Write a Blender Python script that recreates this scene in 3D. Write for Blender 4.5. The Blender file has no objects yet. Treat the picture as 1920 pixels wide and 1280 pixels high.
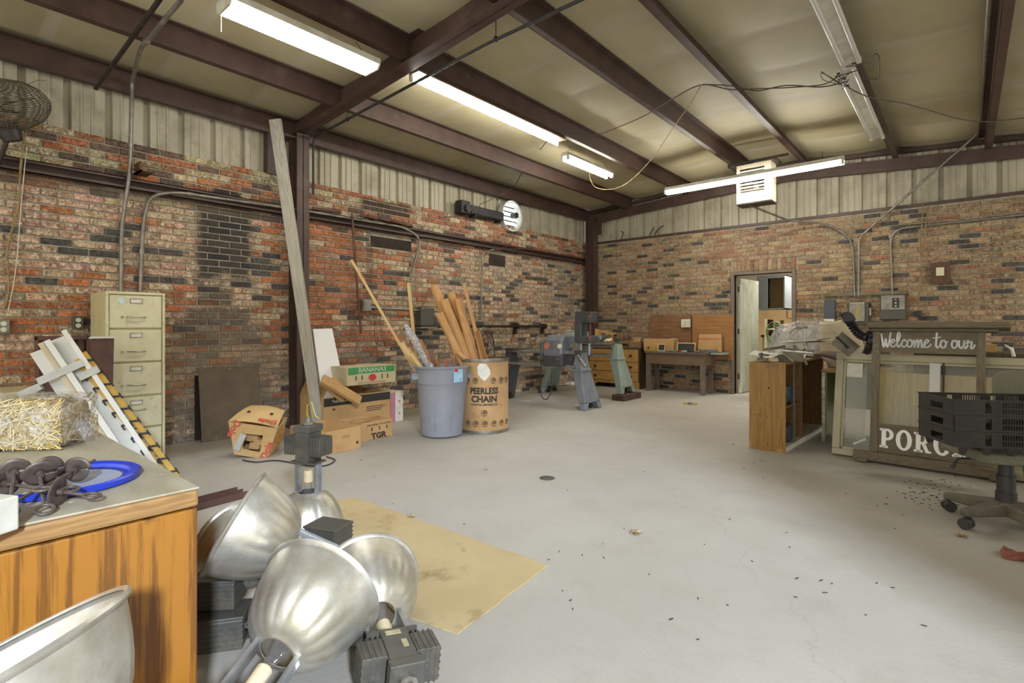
import bpy, bmesh, math, random
from mathutils import Matrix, Vector, noise
random.seed(7)
sc = bpy.context.scene
COL = sc.collection
PI = math.pi
# ---------------------------------------------------------------- camera
# the wall on the left runs along Y at X = WX, the rear wall along X at Y = WY; the camera stands at X = Y = 0
FPX, CPX, CPY = 983.0, 960.0, 611.0
ANG = math.radians(40.78)
HC = 1.195
WX, WY = -6.07, 9.53
SA, CA = math.sin(ANG), math.cos(ANG)
cam_data = bpy.data.cameras.new('camera')
cam = bpy.data.objects.new('camera', cam_data); COL.objects.link(cam)
cam.location = (0, 0, HC); cam.rotation_euler = (PI/2, 0, ANG)
cam_data.sensor_width = 36.0; cam_data.lens = 36.0*FPX/1920
cam_data.shift_y = -(640-CPY)/1920
cam_data.clip_start = 0.05
sc.camera = cam
# ---------------------------------------------------------------- view, world, daylight
sc.view_settings.view_transform = 'Standard'; sc.view_settings.look = 'None'
sc.view_settings.exposure = 0.64; sc.view_settings.gamma = 1.0
sc.view_settings.use_curve_mapping = False
sc.cycles.max_bounces = 6; sc.cycles.diffuse_bounces = 3; sc.cycles.glossy_bounces = 3
sc.cycles.transmission_bounces = 5; sc.cycles.transparent_max_bounces = 8
sc.cycles.caustics_reflective = False; sc.cycles.caustics_refractive = False
sc.cycles.sample_clamp_indirect = 4.0
world = bpy.data.worlds.new('world'); sc.world = world; world.use_nodes = True
bg = world.node_tree.nodes['Background']
bg.inputs['Color'].default_value = (1.0, 0.965, 0.87, 1); bg.inputs['Strength'].default_value = 1.4

def area_light(name, loc, target, sx, sy, power, color):
    l = bpy.data.lights.new(name, 'AREA'); l.shape = 'RECTANGLE'; l.size = sx; l.size_y = sy
    l.energy = power; l.color = color
    o = bpy.data.objects.new(name, l); COL.objects.link(o); o.location = loc
    o.rotation_euler = (Vector(target)-Vector(loc)).to_track_quat('-Z', 'Y').to_euler()
    return o
# bright yard seen through the open bay on the right behind the camera
area_light('daylight', (7.0, -3.35, 5.0), (-0.6, 3.8, 0.0), .6, .9, 1600, (0.72, 0.83, 1.0))

# ---------------------------------------------------------------- pixel rays of the survey, used to read off real positions
def ray(px, py):
    t = (px-CPX)/FPX
    return (t*CA-SA, t*SA+CA, (CPY-py)/FPX)
def onZ(px, py, z):
    r = ray(px, py); d = (z-HC)/r[2]; return Vector((r[0]*d, r[1]*d, z))
def onX(px, py, X=WX):
    r = ray(px, py); d = X/r[0]; return Vector((X, r[1]*d, HC+r[2]*d))
def onY(px, py, Y=WY):
    r = ray(px, py); d = Y/r[1]; return Vector((r[0]*d, Y, HC+r[2]*d))
def atD(px, py, d):
    r = ray(px, py); return Vector((r[0]*d, r[1]*d, HC+r[2]*d))

# ---------------------------------------------------------------- materials
def S(r, g, b):
    f = lambda v: (v/255/12.92) if v/255 <= .04045 else ((v/255+.055)/1.055)**2.4
    return (f(r), f(g), f(b), 1.0)
class NT:
    def __init__(s, name):
        s.m = bpy.data.materials.new(name); s.m.use_nodes = True
        s.t = s.m.node_tree; s.b = s.t.nodes['Principled BSDF']
    def n(s, ty, **kw):
        x = s.t.nodes.new(ty)
        for k, v in kw.items():
            if k in x.inputs: 
                s.set(x.inputs[k], v)
            else: setattr(x, k, v)
        return x
    def set(s, sock, v):
        if isinstance(v, bpy.types.NodeSocket): s.t.links.new(v, sock)
        else: sock.default_value = v
    def coord(s, stretch=(1, 1, 1), kind='Object'):
        tc = s.n('ShaderNodeTexCoord'); mp = s.n('ShaderNodeMapping')
        s.t.links.new(tc.outputs[kind], mp.inputs['Vector']); mp.inputs['Scale'].default_value = stretch
        return mp.outputs[0]
    def noise(s, vec, scale, detail=5, rough=.6, dist=0):
        x = s.n('ShaderNodeTexNoise'); s.set(x.inputs['Vector'], vec)
        x.inputs['Scale'].default_value = scale; x.inputs['Detail'].default_value = detail
        x.inputs['Roughness'].default_value = rough; x.inputs['Distortion'].default_value = dist
        return x.outputs['Fac']
    def ramp(s, fac, a, b):
        x = s.n('ShaderNodeMapRange'); s.set(x.inputs['Value'], fac)
        x.inputs['From Min'].default_value = a; x.inputs['From Max'].default_value = b
        return x.outputs[0]
    def mix(s, fac, a, b):
        x = s.n('ShaderNodeMix', data_type='RGBA')
        s.set(x.inputs['Factor'], fac); s.set(x.inputs[6], a); s.set(x.inputs[7], b)
        return x.outputs[2]
    def math(s, op, a, b=0.0, c=None):
        x = s.n('ShaderNodeMath', operation=op); s.set(x.inputs[0], a); s.set(x.inputs[1], b)
        if c is not None: s.set(x.inputs[2], c)
        return x.outputs[0]
    def bump(s, h, strength=.3, dist=.01):
        x = s.n('ShaderNodeBump'); s.set(x.inputs['Height'], h)
        x.inputs['Strength'].default_value = strength; x.inputs['Distance'].default_value = dist
        s.t.links.new(x.outputs[0], s.b.inputs['Normal'])
def mat(name, c, c2=None, scale=6, rough=.6, metal=0, bump=0, bscale=None, stretch=(1, 1, 1), lo=.35, hi=.65,
        dirt=None, dscale=3, dlo=.5, dhi=.7, alpha=1, trans=0, emit=None, estr=0, detail=5, coat=0, dist=0, sub=0):
    k = NT(name); v = k.coord(stretch)
    col = c
    if c2 is not None:
        n1 = k.noise(v, scale, detail, dist=dist); col = k.mix(k.ramp(n1, lo, hi), c, c2)
    if dirt is not None:
        v2 = k.coord(); n2 = k.noise(v2, dscale, 6, .7); col = k.mix(k.ramp(n2, dlo, dhi), col, dirt)
    k.set(k.b.inputs['Base Color'], col)
    k.b.inputs['Roughness'].default_value = rough; k.b.inputs['Metallic'].default_value = metal
    if alpha < 1: k.b.inputs['Alpha'].default_value = alpha
    if trans: k.b.inputs['Transmission Weight'].default_value = trans
    if coat: k.b.inputs['Coat Weight'].default_value = coat
    if emit: k.b.inputs['Emission Color'].default_value = emit; k.b.inputs['Emission Strength'].default_value = estr
    if bump: k.bump(k.noise(v, bscale or scale*4, 6), bump)
    return k.m
def wood(name, c, c2, axis=0, scale=3.0, rough=.5, dirt=None, dlo=.55, dhi=.75, dscale=4, ring=18, bump=.15, fine=1.0):
    """grain runs along the given local axis"""
    k = NT(name); st = [1, 1, 1]; st[axis] = .09
    v = k.coord(tuple(st)); w = k.noise(v, scale*3, 3, .5, dist=1.2)
    fr = k.math('FRACT', k.math('MULTIPLY', w, ring)); tri = k.math('ABSOLUTE', k.math('SUBTRACT', fr, .5))
    st2 = [1, 1, 1]; st2[axis] = .03; f = k.noise(k.coord(tuple(st2)), scale*40, 4)
    fac = k.math('ADD', k.math('MULTIPLY', tri, 1.2), k.math('MULTIPLY', k.math('SUBTRACT', f, .5), 1.6*fine))
    col = k.mix(k.ramp(fac, 0.0, .75), c2, c)
    if dirt is not None: col = k.mix(k.ramp(k.noise(k.coord(), dscale, 6, .7), dlo, dhi), col, dirt)
    k.set(k.b.inputs['Base Color'], col); k.b.inputs['Roughness'].default_value = rough
    k.bump(f, bump, .004)
    return k.m
M = {}
M['steel'] = mat('brown_primer_steel', S(82, 61, 52), S(66, 48, 41), 5, .5, dirt=S(104, 88, 78), dlo=.58, dhi=.85, bump=.05)
M['steel_dark'] = mat('dark_steel', S(58, 50, 46), S(42, 36, 33), 9, .5, .3)
M['siding'] = mat('corrugated_siding', S(192, 184, 160), S(176, 168, 146), 3, .5, stretch=(3, 3, .35), dirt=S(130, 120, 98), dscale=2.2, dlo=.48, dhi=.8)
M['mortar'] = mat('mortar', S(172, 164, 146), S(140, 130, 112), 9, .9, bump=.5, bscale=80)
M['dark'] = mat('dark_void', S(58, 44, 35), S(38, 30, 25), 8, .9)
M['black'] = mat('black_rubber', S(36, 36, 36), S(48, 47, 45), 12, .6)
M['black_plastic'] = mat('black_plastic', S(42, 42, 41), S(60, 58, 54), 14, .5, dirt=S(86, 82, 72), dlo=.55, dhi=.8, dscale=9)
M['galv'] = mat('galvanised_conduit', S(150, 146, 134), S(118, 113, 102), 10, .42, .6, dirt=S(116, 98, 76), dlo=.55, dhi=.8)
M['rust'] = mat('rusty_pipe', S(112, 80, 62), S(84, 60, 48), 14, .7, .2)
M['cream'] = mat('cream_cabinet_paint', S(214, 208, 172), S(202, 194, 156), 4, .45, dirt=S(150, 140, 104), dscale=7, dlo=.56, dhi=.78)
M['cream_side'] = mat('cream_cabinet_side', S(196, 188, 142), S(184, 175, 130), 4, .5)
M['chrome'] = mat('worn_chrome', S(190, 186, 172), S(140, 132, 112), 20, .3, .8)
M['white_lam'] = mat('white_laminate', S(218, 218, 212), S(206, 206, 198), 3, .4)
M['white'] = mat('white_foam', S(240, 240, 240), None, rough=.6)
M['paper'] = mat('paper_label', S(226, 224, 210), S(206, 204, 188), 20, .7)
M['card'] = mat('cardboard', S(198, 160, 108), S(184, 146, 96), 3, .85, dirt=S(160, 124, 80), dscale=5, dlo=.55, dhi=.8)
M['card_in'] = mat('cardboard_inside', S(176, 136, 86), S(160, 122, 76), 5, .9)
M['ink'] = mat('printing_ink', S(52, 46, 40), None, rough=.8)
M['ink_red'] = mat('red_printing', S(196, 66, 60), None, rough=.8)
M['ink_green'] = mat('green_printing', S(72, 146, 84), None, rough=.8)
M['alu'] = mat('dusty_aluminium', S(208, 205, 196), S(180, 174, 158), 9, .43, .72, dirt=S(172, 162, 136), dscale=6, dlo=.42, dhi=.72, bump=.12, bscale=22)
M['ballast'] = mat('grey_bronze_housing', S(88, 86, 78), S(72, 70, 63), 8, .45, .25, dirt=S(116, 108, 92), dscale=9, dlo=.5, dhi=.8)
M['porcelain'] = mat('porcelain', S(222, 206, 172), S(196, 176, 138), 12, .3)
M['wire_y'] = mat('yellowed_cord', S(176, 156, 104), S(120, 104, 72), 20, .6)
M['wire_w'] = mat('white_cord', S(205, 198, 178), None, rough=.5)
M['wire_d'] = mat('dark_cord', S(62, 54, 44), S(88, 76, 60), 14, .6)
M['lamp_off'] = mat('unlit_tube', S(206, 205, 198), None, rough=.25)
M['lamp_on'] = mat('lit_tube', S(255, 255, 255), emit=(1.0, .975, .88, 1), estr=46.0)
M['lamp_soft'] = mat('lit_diffuser', S(255, 255, 255), emit=(1.0, .98, .90, 1), estr=26.0)
M['fixture'] = mat('fixture_enamel', S(214, 212, 200), S(186, 180, 160), 6, .4, dirt=S(150, 138, 112), dlo=.6, dhi=.8)

# ---------------------------------------------------------------- mesh builder
class MB:
    def __init__(s): s.v, s.f, s.mi = [], [], []
    def add(s, vs, fs, mi=0, X=None):
        o = len(s.v)
        s.v += [tuple(X @ Vector(p)) for p in vs] if X is not None else [tuple(p) for p in vs]
        s.f += [tuple(o+i for i in f) for f in fs]; s.mi += [mi]*len(fs)
        return s
    def box(s, x0, y0, z0, x1, y1, z1, mi=0, X=None):
        vs = [(x0,y0,z0),(x1,y0,z0),(x1,y1,z0),(x0,y1,z0),(x0,y0,z1),(x1,y0,z1),(x1,y1,z1),(x0,y1,z1)]
        return s.add(vs, [(0,3,2,1),(4,5,6,7),(0,1,5,4),(1,2,6,5),(2,3,7,6),(3,0,4,7)], mi, X)
    def cbox(s, c, sz, mi=0, X=None):
        return s.box(c[0]-sz[0]/2, c[1]-sz[1]/2, c[2]-sz[2]/2, c[0]+sz[0]/2, c[1]+sz[1]/2, c[2]+sz[2]/2, mi, X)
    def prism(s, poly, h0, h1, mi=0, X=None):
        """poly in local XY, extruded along Z"""
        n = len(poly)
        vs = [(p[0], p[1], h0) for p in poly]+[(p[0], p[1], h1) for p in poly]
        fs = [tuple(reversed(range(n))), tuple(range(n, 2*n))]+[(i, (i+1) % n, n+(i+1) % n, n+i) for i in range(n)]
        return s.add(vs, fs, mi, X)
    def lathe(s, prof, n=32, mi=0, X=None, a0=0, a1=2*PI, flute=None):
        vs, fs = [], []; full = abs(a1-a0-2*PI) < 1e-6; m = n if full else n+1
        for (r, z) in prof:
            for i in range(m):
                a = a0+(a1-a0)*i/n; rr = r if flute is None else r*(1+flute(a, z)); vs.append((rr*math.cos(a), rr*math.sin(a), z))
        for j in range(len(prof)-1):
            for i in range(n):
                k = (i+1) % m if full else i+1
                fs.append((j*m+i, j*m+k, (j+1)*m+k, (j+1)*m+i))
        return s.add(vs, fs, mi, X)
    def cyl(s, p, q, r, r2=None, n=12, mi=0, caps=True):
        p, q = Vector(p), Vector(q); r2 = r if r2 is None else r2
        X = Matrix.Translation(p) @ (q-p).to_track_quat('Z', 'Y').to_matrix().to_4x4(); L = (q-p).length
        vs = [(r*math.cos(2*PI*i/n), r*math.sin(2*PI*i/n), 0) for i in range(n)]+[(r2*math.cos(2*PI*i/n), r2*math.sin(2*PI*i/n), L) for i in range(n)]
        fs = [(i, (i+1) % n, n+(i+1) % n, n+i) for i in range(n)]
        if caps: fs += [tuple(reversed(range(n))), tuple(range(n, 2*n))]
        return s.add(vs, fs, mi, X)
    def tube(s, pts, r, n=8, mi=0, closed=False, rs=None):
        pts = [Vector(p) for p in pts]; N = len(pts); vs, fs = [], []; up = None
        for i, p in enumerate(pts):
            if closed: t = pts[(i+1) % N]-pts[i-1]
            else: t = pts[min(i+1, N-1)]-pts[max(i-1, 0)]
            if t.length < 1e-9: t = Vector((0, 0, 1))
            t.normalize()
            if up is None: up = Vector((0, 0, 1)) if abs(t.z) < .9 else Vector((1, 0, 0))
            u = up-t*up.dot(t)
            if u.length < 1e-6: u = t.orthogonal()
            u.normalize(); w = t.cross(u); up = u
            ri = rs[i] if rs else r
            for k in range(n):
                a = 2*PI*k/n; vs.append(p+u*(ri*math.cos(a))+w*(ri*math.sin(a)))
        for i in range(N if closed else N-1):
            j = (i+1) % N
            for k in range(n): fs.append((i*n+k, i*n+(k+1) % n, j*n+(k+1) % n, j*n+k))
        if not closed: fs += [tuple(reversed(range(n))), tuple(range((N-1)*n, N*n))]
        return s.add(vs, fs, mi)
    def sheet(s, fn, nu, nv, mi=0, X=None):
        vs = [fn(i/nu, j/nv) for j in range(nv+1) for i in range(nu+1)]
        fs = [(j*(nu+1)+i, j*(nu+1)+i+1, (j+1)*(nu+1)+i+1, (j+1)*(nu+1)+i) for j in range(nv) for i in range(nu)]
        return s.add(vs, fs, mi, X)
def spline(pts, k=6):
    """smooth curve through the points"""
    P = [Vector(p) for p in pts]; out = []
    for i in range(len(P)-1):
        a = P[max(i-1, 0)]; b = P[i]; c = P[i+1]; d = P[min(i+2, len(P)-1)]
        for j in range(k):
            t = j/k
            out.append(.5*((2*b)+(c-a)*t+(2*a-5*b+4*c-d)*t*t+(3*b-a-3*c+d)*t**3))
    out.append(P[-1]); return out
def bend(pts, r=.12, k=6):
    """polyline with rounded corners, as bent conduit"""
    P = [Vector(p) for p in pts]; out = [P[0]]
    for i in range(1, len(P)-1):
        a, b, c = P[i-1], P[i], P[i+1]; u = (a-b); w = (c-b); l = min(r, u.length*.45, w.length*.45)
        p0 = b+u.normalized()*l; p2 = b+w.normalized()*l
        for j in range(k+1):
            t = j/k; out.append(p0*(1-t)**2+b*2*t*(1-t)+p2*t*t)
    out.append(P[-1]); return out
def obj(name, mb, mats, parent=None, smooth=None, bevel=0, solid=0, label=None, cat=None, group=None, kind=None, X=None, seg=2, recenter=True):
    me = bpy.data.meshes.new(name)
    vs = mb.v
    off = Vector((0, 0, 0))
    if parent is None and recenter and X is None and vs:
        xs = [v[0] for v in vs]; ys = [v[1] for v in vs]; zs = [v[2] for v in vs]
        off = Vector(((min(xs)+max(xs))/2, (min(ys)+max(ys))/2, min(zs)))
        vs = [(v[0]-off.x, v[1]-off.y, v[2]-off.z) for v in vs]
    me.from_pydata(vs, [], mb.f)
    mats = mats if isinstance(mats, (list, tuple)) else [mats]
    for m in mats: me.materials.append(M[m] if isinstance(m, str) else m)
    if len(mats) > 1: me.polygons.foreach_set('material_index', mb.mi)
    if smooth is not None:
        me.polygons.foreach_set('use_smooth', [True]*len(me.polygons))
        if smooth < 180: me.set_sharp_from_angle(angle=math.radians(smooth))
    me.validate(); me.update()
    o = bpy.data.objects.new(name, me); COL.objects.link(o)
    if parent is not None: o.parent = parent
    elif X is not None: o.matrix_world = X
    else: o.location = off
    if solid:
        md = o.modifiers.new('solid', 'SOLIDIFY'); md.thickness = solid; md.offset = 0
    if bevel:
        md = o.modifiers.new('bevel', 'BEVEL'); md.width = bevel; md.segments = seg; md.limit_method = 'ANGLE'; md.angle_limit = math.radians(40)
    tag(o, label, cat, group, kind)
    return o
def tag(o, label=None, cat=None, group=None, kind=None):
    if label: o['label'] = label
    if cat: o['category'] = cat
    if group: o['group'] = group
    if kind: o['kind'] = kind
    return o
def thing(name, label, cat, loc=(0, 0, 0), rot=(0, 0, 0), group=None, X=None):
    o = bpy.data.objects.new(name, None); COL.objects.link(o); o.empty_display_size = .1
    if X is not None: o.matrix_world = X
    else: o.location = loc; o.rotation_euler = rot
    return tag(o, label, cat, group)
def dup(root, loc=None, rot=None, label=None, X=None):
    r = root.copy(); COL.objects.link(r)
    if X is not None: r.matrix_world = X
    if loc is not None: r.location = loc
    if rot is not None: r.rotation_euler = rot
    if label: r['label'] = label
    for ch in list(root.children):
        c = ch.copy(); COL.objects.link(c); c.parent = r
        for g in list(ch.children):
            d = g.copy(); COL.objects.link(d); d.parent = c
    return r
def RX(a): return Matrix.Rotation(a, 4, 'X')
def RY(a): return Matrix.Rotation(a, 4, 'Y')
def RZ(a): return Matrix.Rotation(a, 4, 'Z')
def TR(*p): return Matrix.Translation(Vector(p[0]) if len(p) == 1 else Vector(p))
def frame(o, x, z):
    """matrix with origin o, local x towards x, local z near z"""
    x = Vector(x).normalized(); z = Vector(z); z = (z-x*z.dot(x)).normalized(); y = z.cross(x)
    m = Matrix((x, y, z)).transposed().to_4x4(); m.translation = Vector(o); return m
def text_mesh(txt, size=1.0, extrude=.001, align='CENTER', space=1.0, shear=0, sx=1.0, offset=0.0):
    cu = bpy.data.curves.new('t', 'FONT'); cu.body = txt; cu.size = size; cu.extrude = extrude
    cu.align_x = align; cu.align_y = 'CENTER'; cu.space_character = space; cu.shear = shear; cu.offset = offset
    cu.resolution_u = 3
    ob = bpy.data.objects.new('t', cu); COL.objects.link(ob)
    dg = bpy.context.evaluated_depsgraph_get(); me = ob.evaluated_get(dg).to_mesh()
    mb = MB(); mb.add([(v.co.x*sx, v.co.y, v.co.z) for v in me.vertices], [tuple(p.vertices) for p in me.polygons])
    ob.evaluated_get(dg).to_mesh_clear(); bpy.data.objects.remove(ob); bpy.data.curves.remove(cu)
    return mb
def xf(mb, X):
    r = MB(); r.v = [tuple(X @ Vector(p)) for p in mb.v]; r.f = list(mb.f); r.mi = list(mb.mi); return r
# ================================================================ ROOM SHELL
RID = -2.4
def ceilz(X): return 3.645+.08*(X+6.07) if X < RID else 3.645+.08*(RID+6.07)-.075*(X-RID)
def rnd(a, b): return random.uniform(a, b)
# concrete floor
def floor_mat():
    k = NT('concrete'); v = k.coord()
    a = k.noise(v, .55, 6, .6); b = k.noise(v, 3.2, 8, .7); f = k.noise(v, 60, 4, .7)
    col = k.mix(k.ramp(a, .35, .68), S(176, 171, 161), S(158, 152, 141))
    col = k.mix(k.math('MULTIPLY', k.ramp(b, .5, .8), .5), col, S(146, 138, 122))
    col = k.mix(k.math('MULTIPLY', k.ramp(f, .55, .75), .25), col, S(128, 120, 108))
    # hairline cracks
    vo = k.n('ShaderNodeTexVoronoi', feature='DISTANCE_TO_EDGE'); vo.inputs['Scale'].default_value = .33
    wv = k.n('ShaderNodeVectorMath', operation='ADD'); k.set(wv.inputs[0], v)
    nn = k.n('ShaderNodeTexNoise'); k.set(nn.inputs['Vector'], v); nn.inputs['Scale'].default_value = 1.4; nn.inputs['Detail'].default_value = 5
    sc_ = k.n('ShaderNodeVectorMath', operation='SCALE'); k.set(sc_.inputs[0], nn.outputs['Color']); sc_.inputs['Scale'].default_value = .8
    k.set(wv.inputs[1], sc_.outputs[0]); k.set(vo.inputs['Vector'], wv.outputs[0])
    ck = k.ramp(vo.outputs['Distance'], .0018, .0)
    col = k.mix(k.math('MULTIPLY', ck, .3), col, S(138, 130, 116))
    # grease spots near the leaning window, darker blotches along and beside the wall foot
    def blob(col, cx, cy, rx, ry, c, amt, sc=3.0):
        mp = k.n('ShaderNodeMapping'); tc = k.n('ShaderNodeTexCoord'); k.t.links.new(tc.outputs['Object'], mp.inputs[0])
        mp.inputs['Location'].default_value = (-cx/rx, -cy/ry, 0); mp.inputs['Scale'].default_value = (1/rx, 1/ry, 0)
        ln = k.n('ShaderNodeVectorMath', operation='LENGTH'); k.set(ln.inputs[0], mp.outputs[0])
        w = k.math('ADD', ln.outputs['Value'], k.math('MULTIPLY', k.math('SUBTRACT', k.noise(v, sc, 6, .75), .5), 1.8))
        return k.mix(k.math('MULTIPLY', k.ramp(w, 1.0, .35), amt), col, c)
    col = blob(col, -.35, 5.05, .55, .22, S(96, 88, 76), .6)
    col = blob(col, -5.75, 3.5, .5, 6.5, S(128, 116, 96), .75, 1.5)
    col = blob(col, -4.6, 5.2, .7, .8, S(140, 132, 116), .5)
    k.set(k.b.inputs['Base Color'], col); k.b.inputs['Roughness'].default_value = .62
    k.bump(k.math('ADD', k.math('MULTIPLY', f, .5), b), .25, .01)
    return k.m
M['concrete'] = floor_mat()
mb = MB(); mb.box(-6.4, -4.0, -.12, 6.5, 9.56, 0)
obj('floor', mb, 'concrete', kind='structure', label='worn grey concrete floor of the workshop', recenter=False)

# ---- brick
def brick_mat(name, soot=(), smear=S(222, 202, 176), smear_amt=.85):
    k = NT(name); at = k.n('ShaderNodeAttribute'); at.attribute_name = 'col'
    v = k.coord(); n1 = k.noise(v, 22, 5, .7, .6); n2 = k.noise(v, 95, 4, .7)
    vor = k.n('ShaderNodeTexVoronoi', feature='DISTANCE_TO_EDGE'); k.set(vor.inputs['Vector'], v); vor.inputs['Scale'].default_value = 26
    col = k.mix(k.math('MULTIPLY', k.math('MULTIPLY', k.ramp(n1, .47, .62), smear_amt), at.outputs['Alpha']), at.outputs['Color'], smear)
    dk = k.n('ShaderNodeMix', data_type='RGBA', blend_type='MULTIPLY')
    k.set(dk.inputs['Factor'], k.math('MULTIPLY', k.ramp(k.noise(v, 34, 5, .7, 1.2), .5, .58), .7)); k.set(dk.inputs[6], col); dk.inputs[7].default_value = S(112, 86, 66)
    col = dk.outputs[2]
    col = k.mix(k.math('MULTIPLY', k.ramp(n2, .55, .75), .25), col, S(225, 210, 185))
    for (cy, cz, ry, rz, c, amt) in soot:
        mp = k.n('ShaderNodeMapping'); tc = k.n('ShaderNodeTexCoord'); k.t.links.new(tc.outputs['Object'], mp.inputs[0])
        mp.inputs['Location'].default_value = (0, -cy/ry, -cz/rz); mp.inputs['Scale'].default_value = (0, 1/ry, 1/rz)
        pw = k.n('ShaderNodeVectorMath', operation='ABSOLUTE'); k.set(pw.inputs[0], mp.outputs[0])
        sx = k.n('ShaderNodeSeparateXYZ'); k.set(sx.inputs[0], pw.outputs[0])
        d = k.math('MAXIMUM', sx.outputs[1], sx.outputs[2])
        w = k.math('ADD', d, k.math('MULTIPLY', k.math('SUBTRACT', k.noise(v, 4.5, 6, .75), .5), 1.1))
        col = k.mix(k.math('MULTIPLY', k.ramp(w, 1.1, .75), amt), col, c)
    k.set(k.b.inputs['Base Color'], col); k.b.inputs['Roughness'].default_value = .85
    k.bump(k.math('ADD', k.math('MULTIPLY', n1, 1.0), k.math('MULTIPLY', n2, .3)), .55, .012)
    return k.m
SOOT = [(2.27, 2.12, .31, .5, S(40, 36, 34), .93), (2.3, 2.55, .16, .14, S(34, 30, 28), .9), (2.18, 1.52, .2, .1, S(58, 52, 46), .8), (2.2, 1.3, .38, .1, S(60, 54, 48), .75),
        (2.25, 1.1, .5, .14, S(78, 70, 62), .65), (2.2, .6, .7, .5, S(112, 96, 80), .5), (4.35, 2.83, .45, .09, S(48, 38, 32), .9),
        (3.85, 1.95, .05, .9, S(120, 74, 50), .5), (4.1, 2.0, .06, .5, S(66, 56, 48), .6), (4.9, 2.0, .05, .5, S(130, 84, 56), .5), (2.5, 2.45, .6, .05, S(82, 72, 60), .5), (1.2, 2.45, 1.4, .06, S(104, 88, 66), .5)]
M['brick_l'] = brick_mat('brick_left', SOOT)
M['brick_b'] = brick_mat('brick_rear', smear=S(196, 172, 138), smear_amt=.75)
BR = dict(tan=(172, 144, 114), orange=(172, 104, 60), red=(160, 98, 64), dark=(72, 68, 66), olive=(170, 156, 116), brown=(96, 76, 64), pink=(174, 136, 114), grey=(130, 120, 106))
def left_col(y, z, R):
    w = R.random(); y += R.gauss(0, .15); z += R.gauss(0, .05)
    def pick(**p):
        t = R.random()*sum(p.values())
        for k_, q in p.items():
            t -= q
            if t <= 0: return k_
        return k_
    if z > 2.63:
        return pick(olive=.4, orange=.35, brown=.25) if y < 3 else pick(red=.6, olive=.15, brown=.15, tan=.2)
    if z > 2.42: return pick(olive=.3, orange=.25, brown=.4, dark=.1) if y < 3.2 else pick(brown=.45, red=.3, tan=.3)
    if y < 1.95:
        if z > 1.62: return pick(tan=.6, pink=.28, dark=.09, orange=.05)
        if z > .95: return pick(orange=.6, pink=.2, tan=.25, dark=.04)
        return pick(orange=.6, tan=.3, red=.2) if z > .45 else pick(tan=.6, grey=.4)
    if y < 2.65: return pick(tan=.6, dark=.22, pink=.15) if z > .9 else pick(orange=.15, tan=.55, grey=.3)
    if y < 3.15: return pick(orange=.5, tan=.35, dark=.12) if z > .8 else pick(tan=.5, grey=.3, dark=.1)
    if y < 4.2: return pick(red=.35, orange=.45, tan=.14, dark=.06) if z > 1.2 else (pick(red=.6, pink=.3, grey=.15) if z > .6 else pick(grey=.5, tan=.4, dark=.15))
    if y < 5.3:
        q = (5.3-y)/1.1
        return pick(red=.5*q+.08, orange=.3*q, tan=.4, pink=.2, dark=.14, grey=.05) if z > .9 else pick(grey=.4, pink=.3, tan=.3, dark=.2)
    return pick(tan=.55, pink=.2, grey=.12, dark=.14, red=.06 if y < 7 else .02)
def rear_col(x, z, R):
    t = R.random()
    if -3.4 < x < -1.6 and z > 2.1 and t < .12: return 'red2'
    if t < .17: return 'dark'
    if t < .22: return 'red2'
    if t < .5: return 'b2'
    return 'b1'
BR.update(b1=(160, 134, 102), b2=(146, 116, 86), red2=(150, 104, 74))
PIT, BLN, JT = .0705, .222, .010
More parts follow.
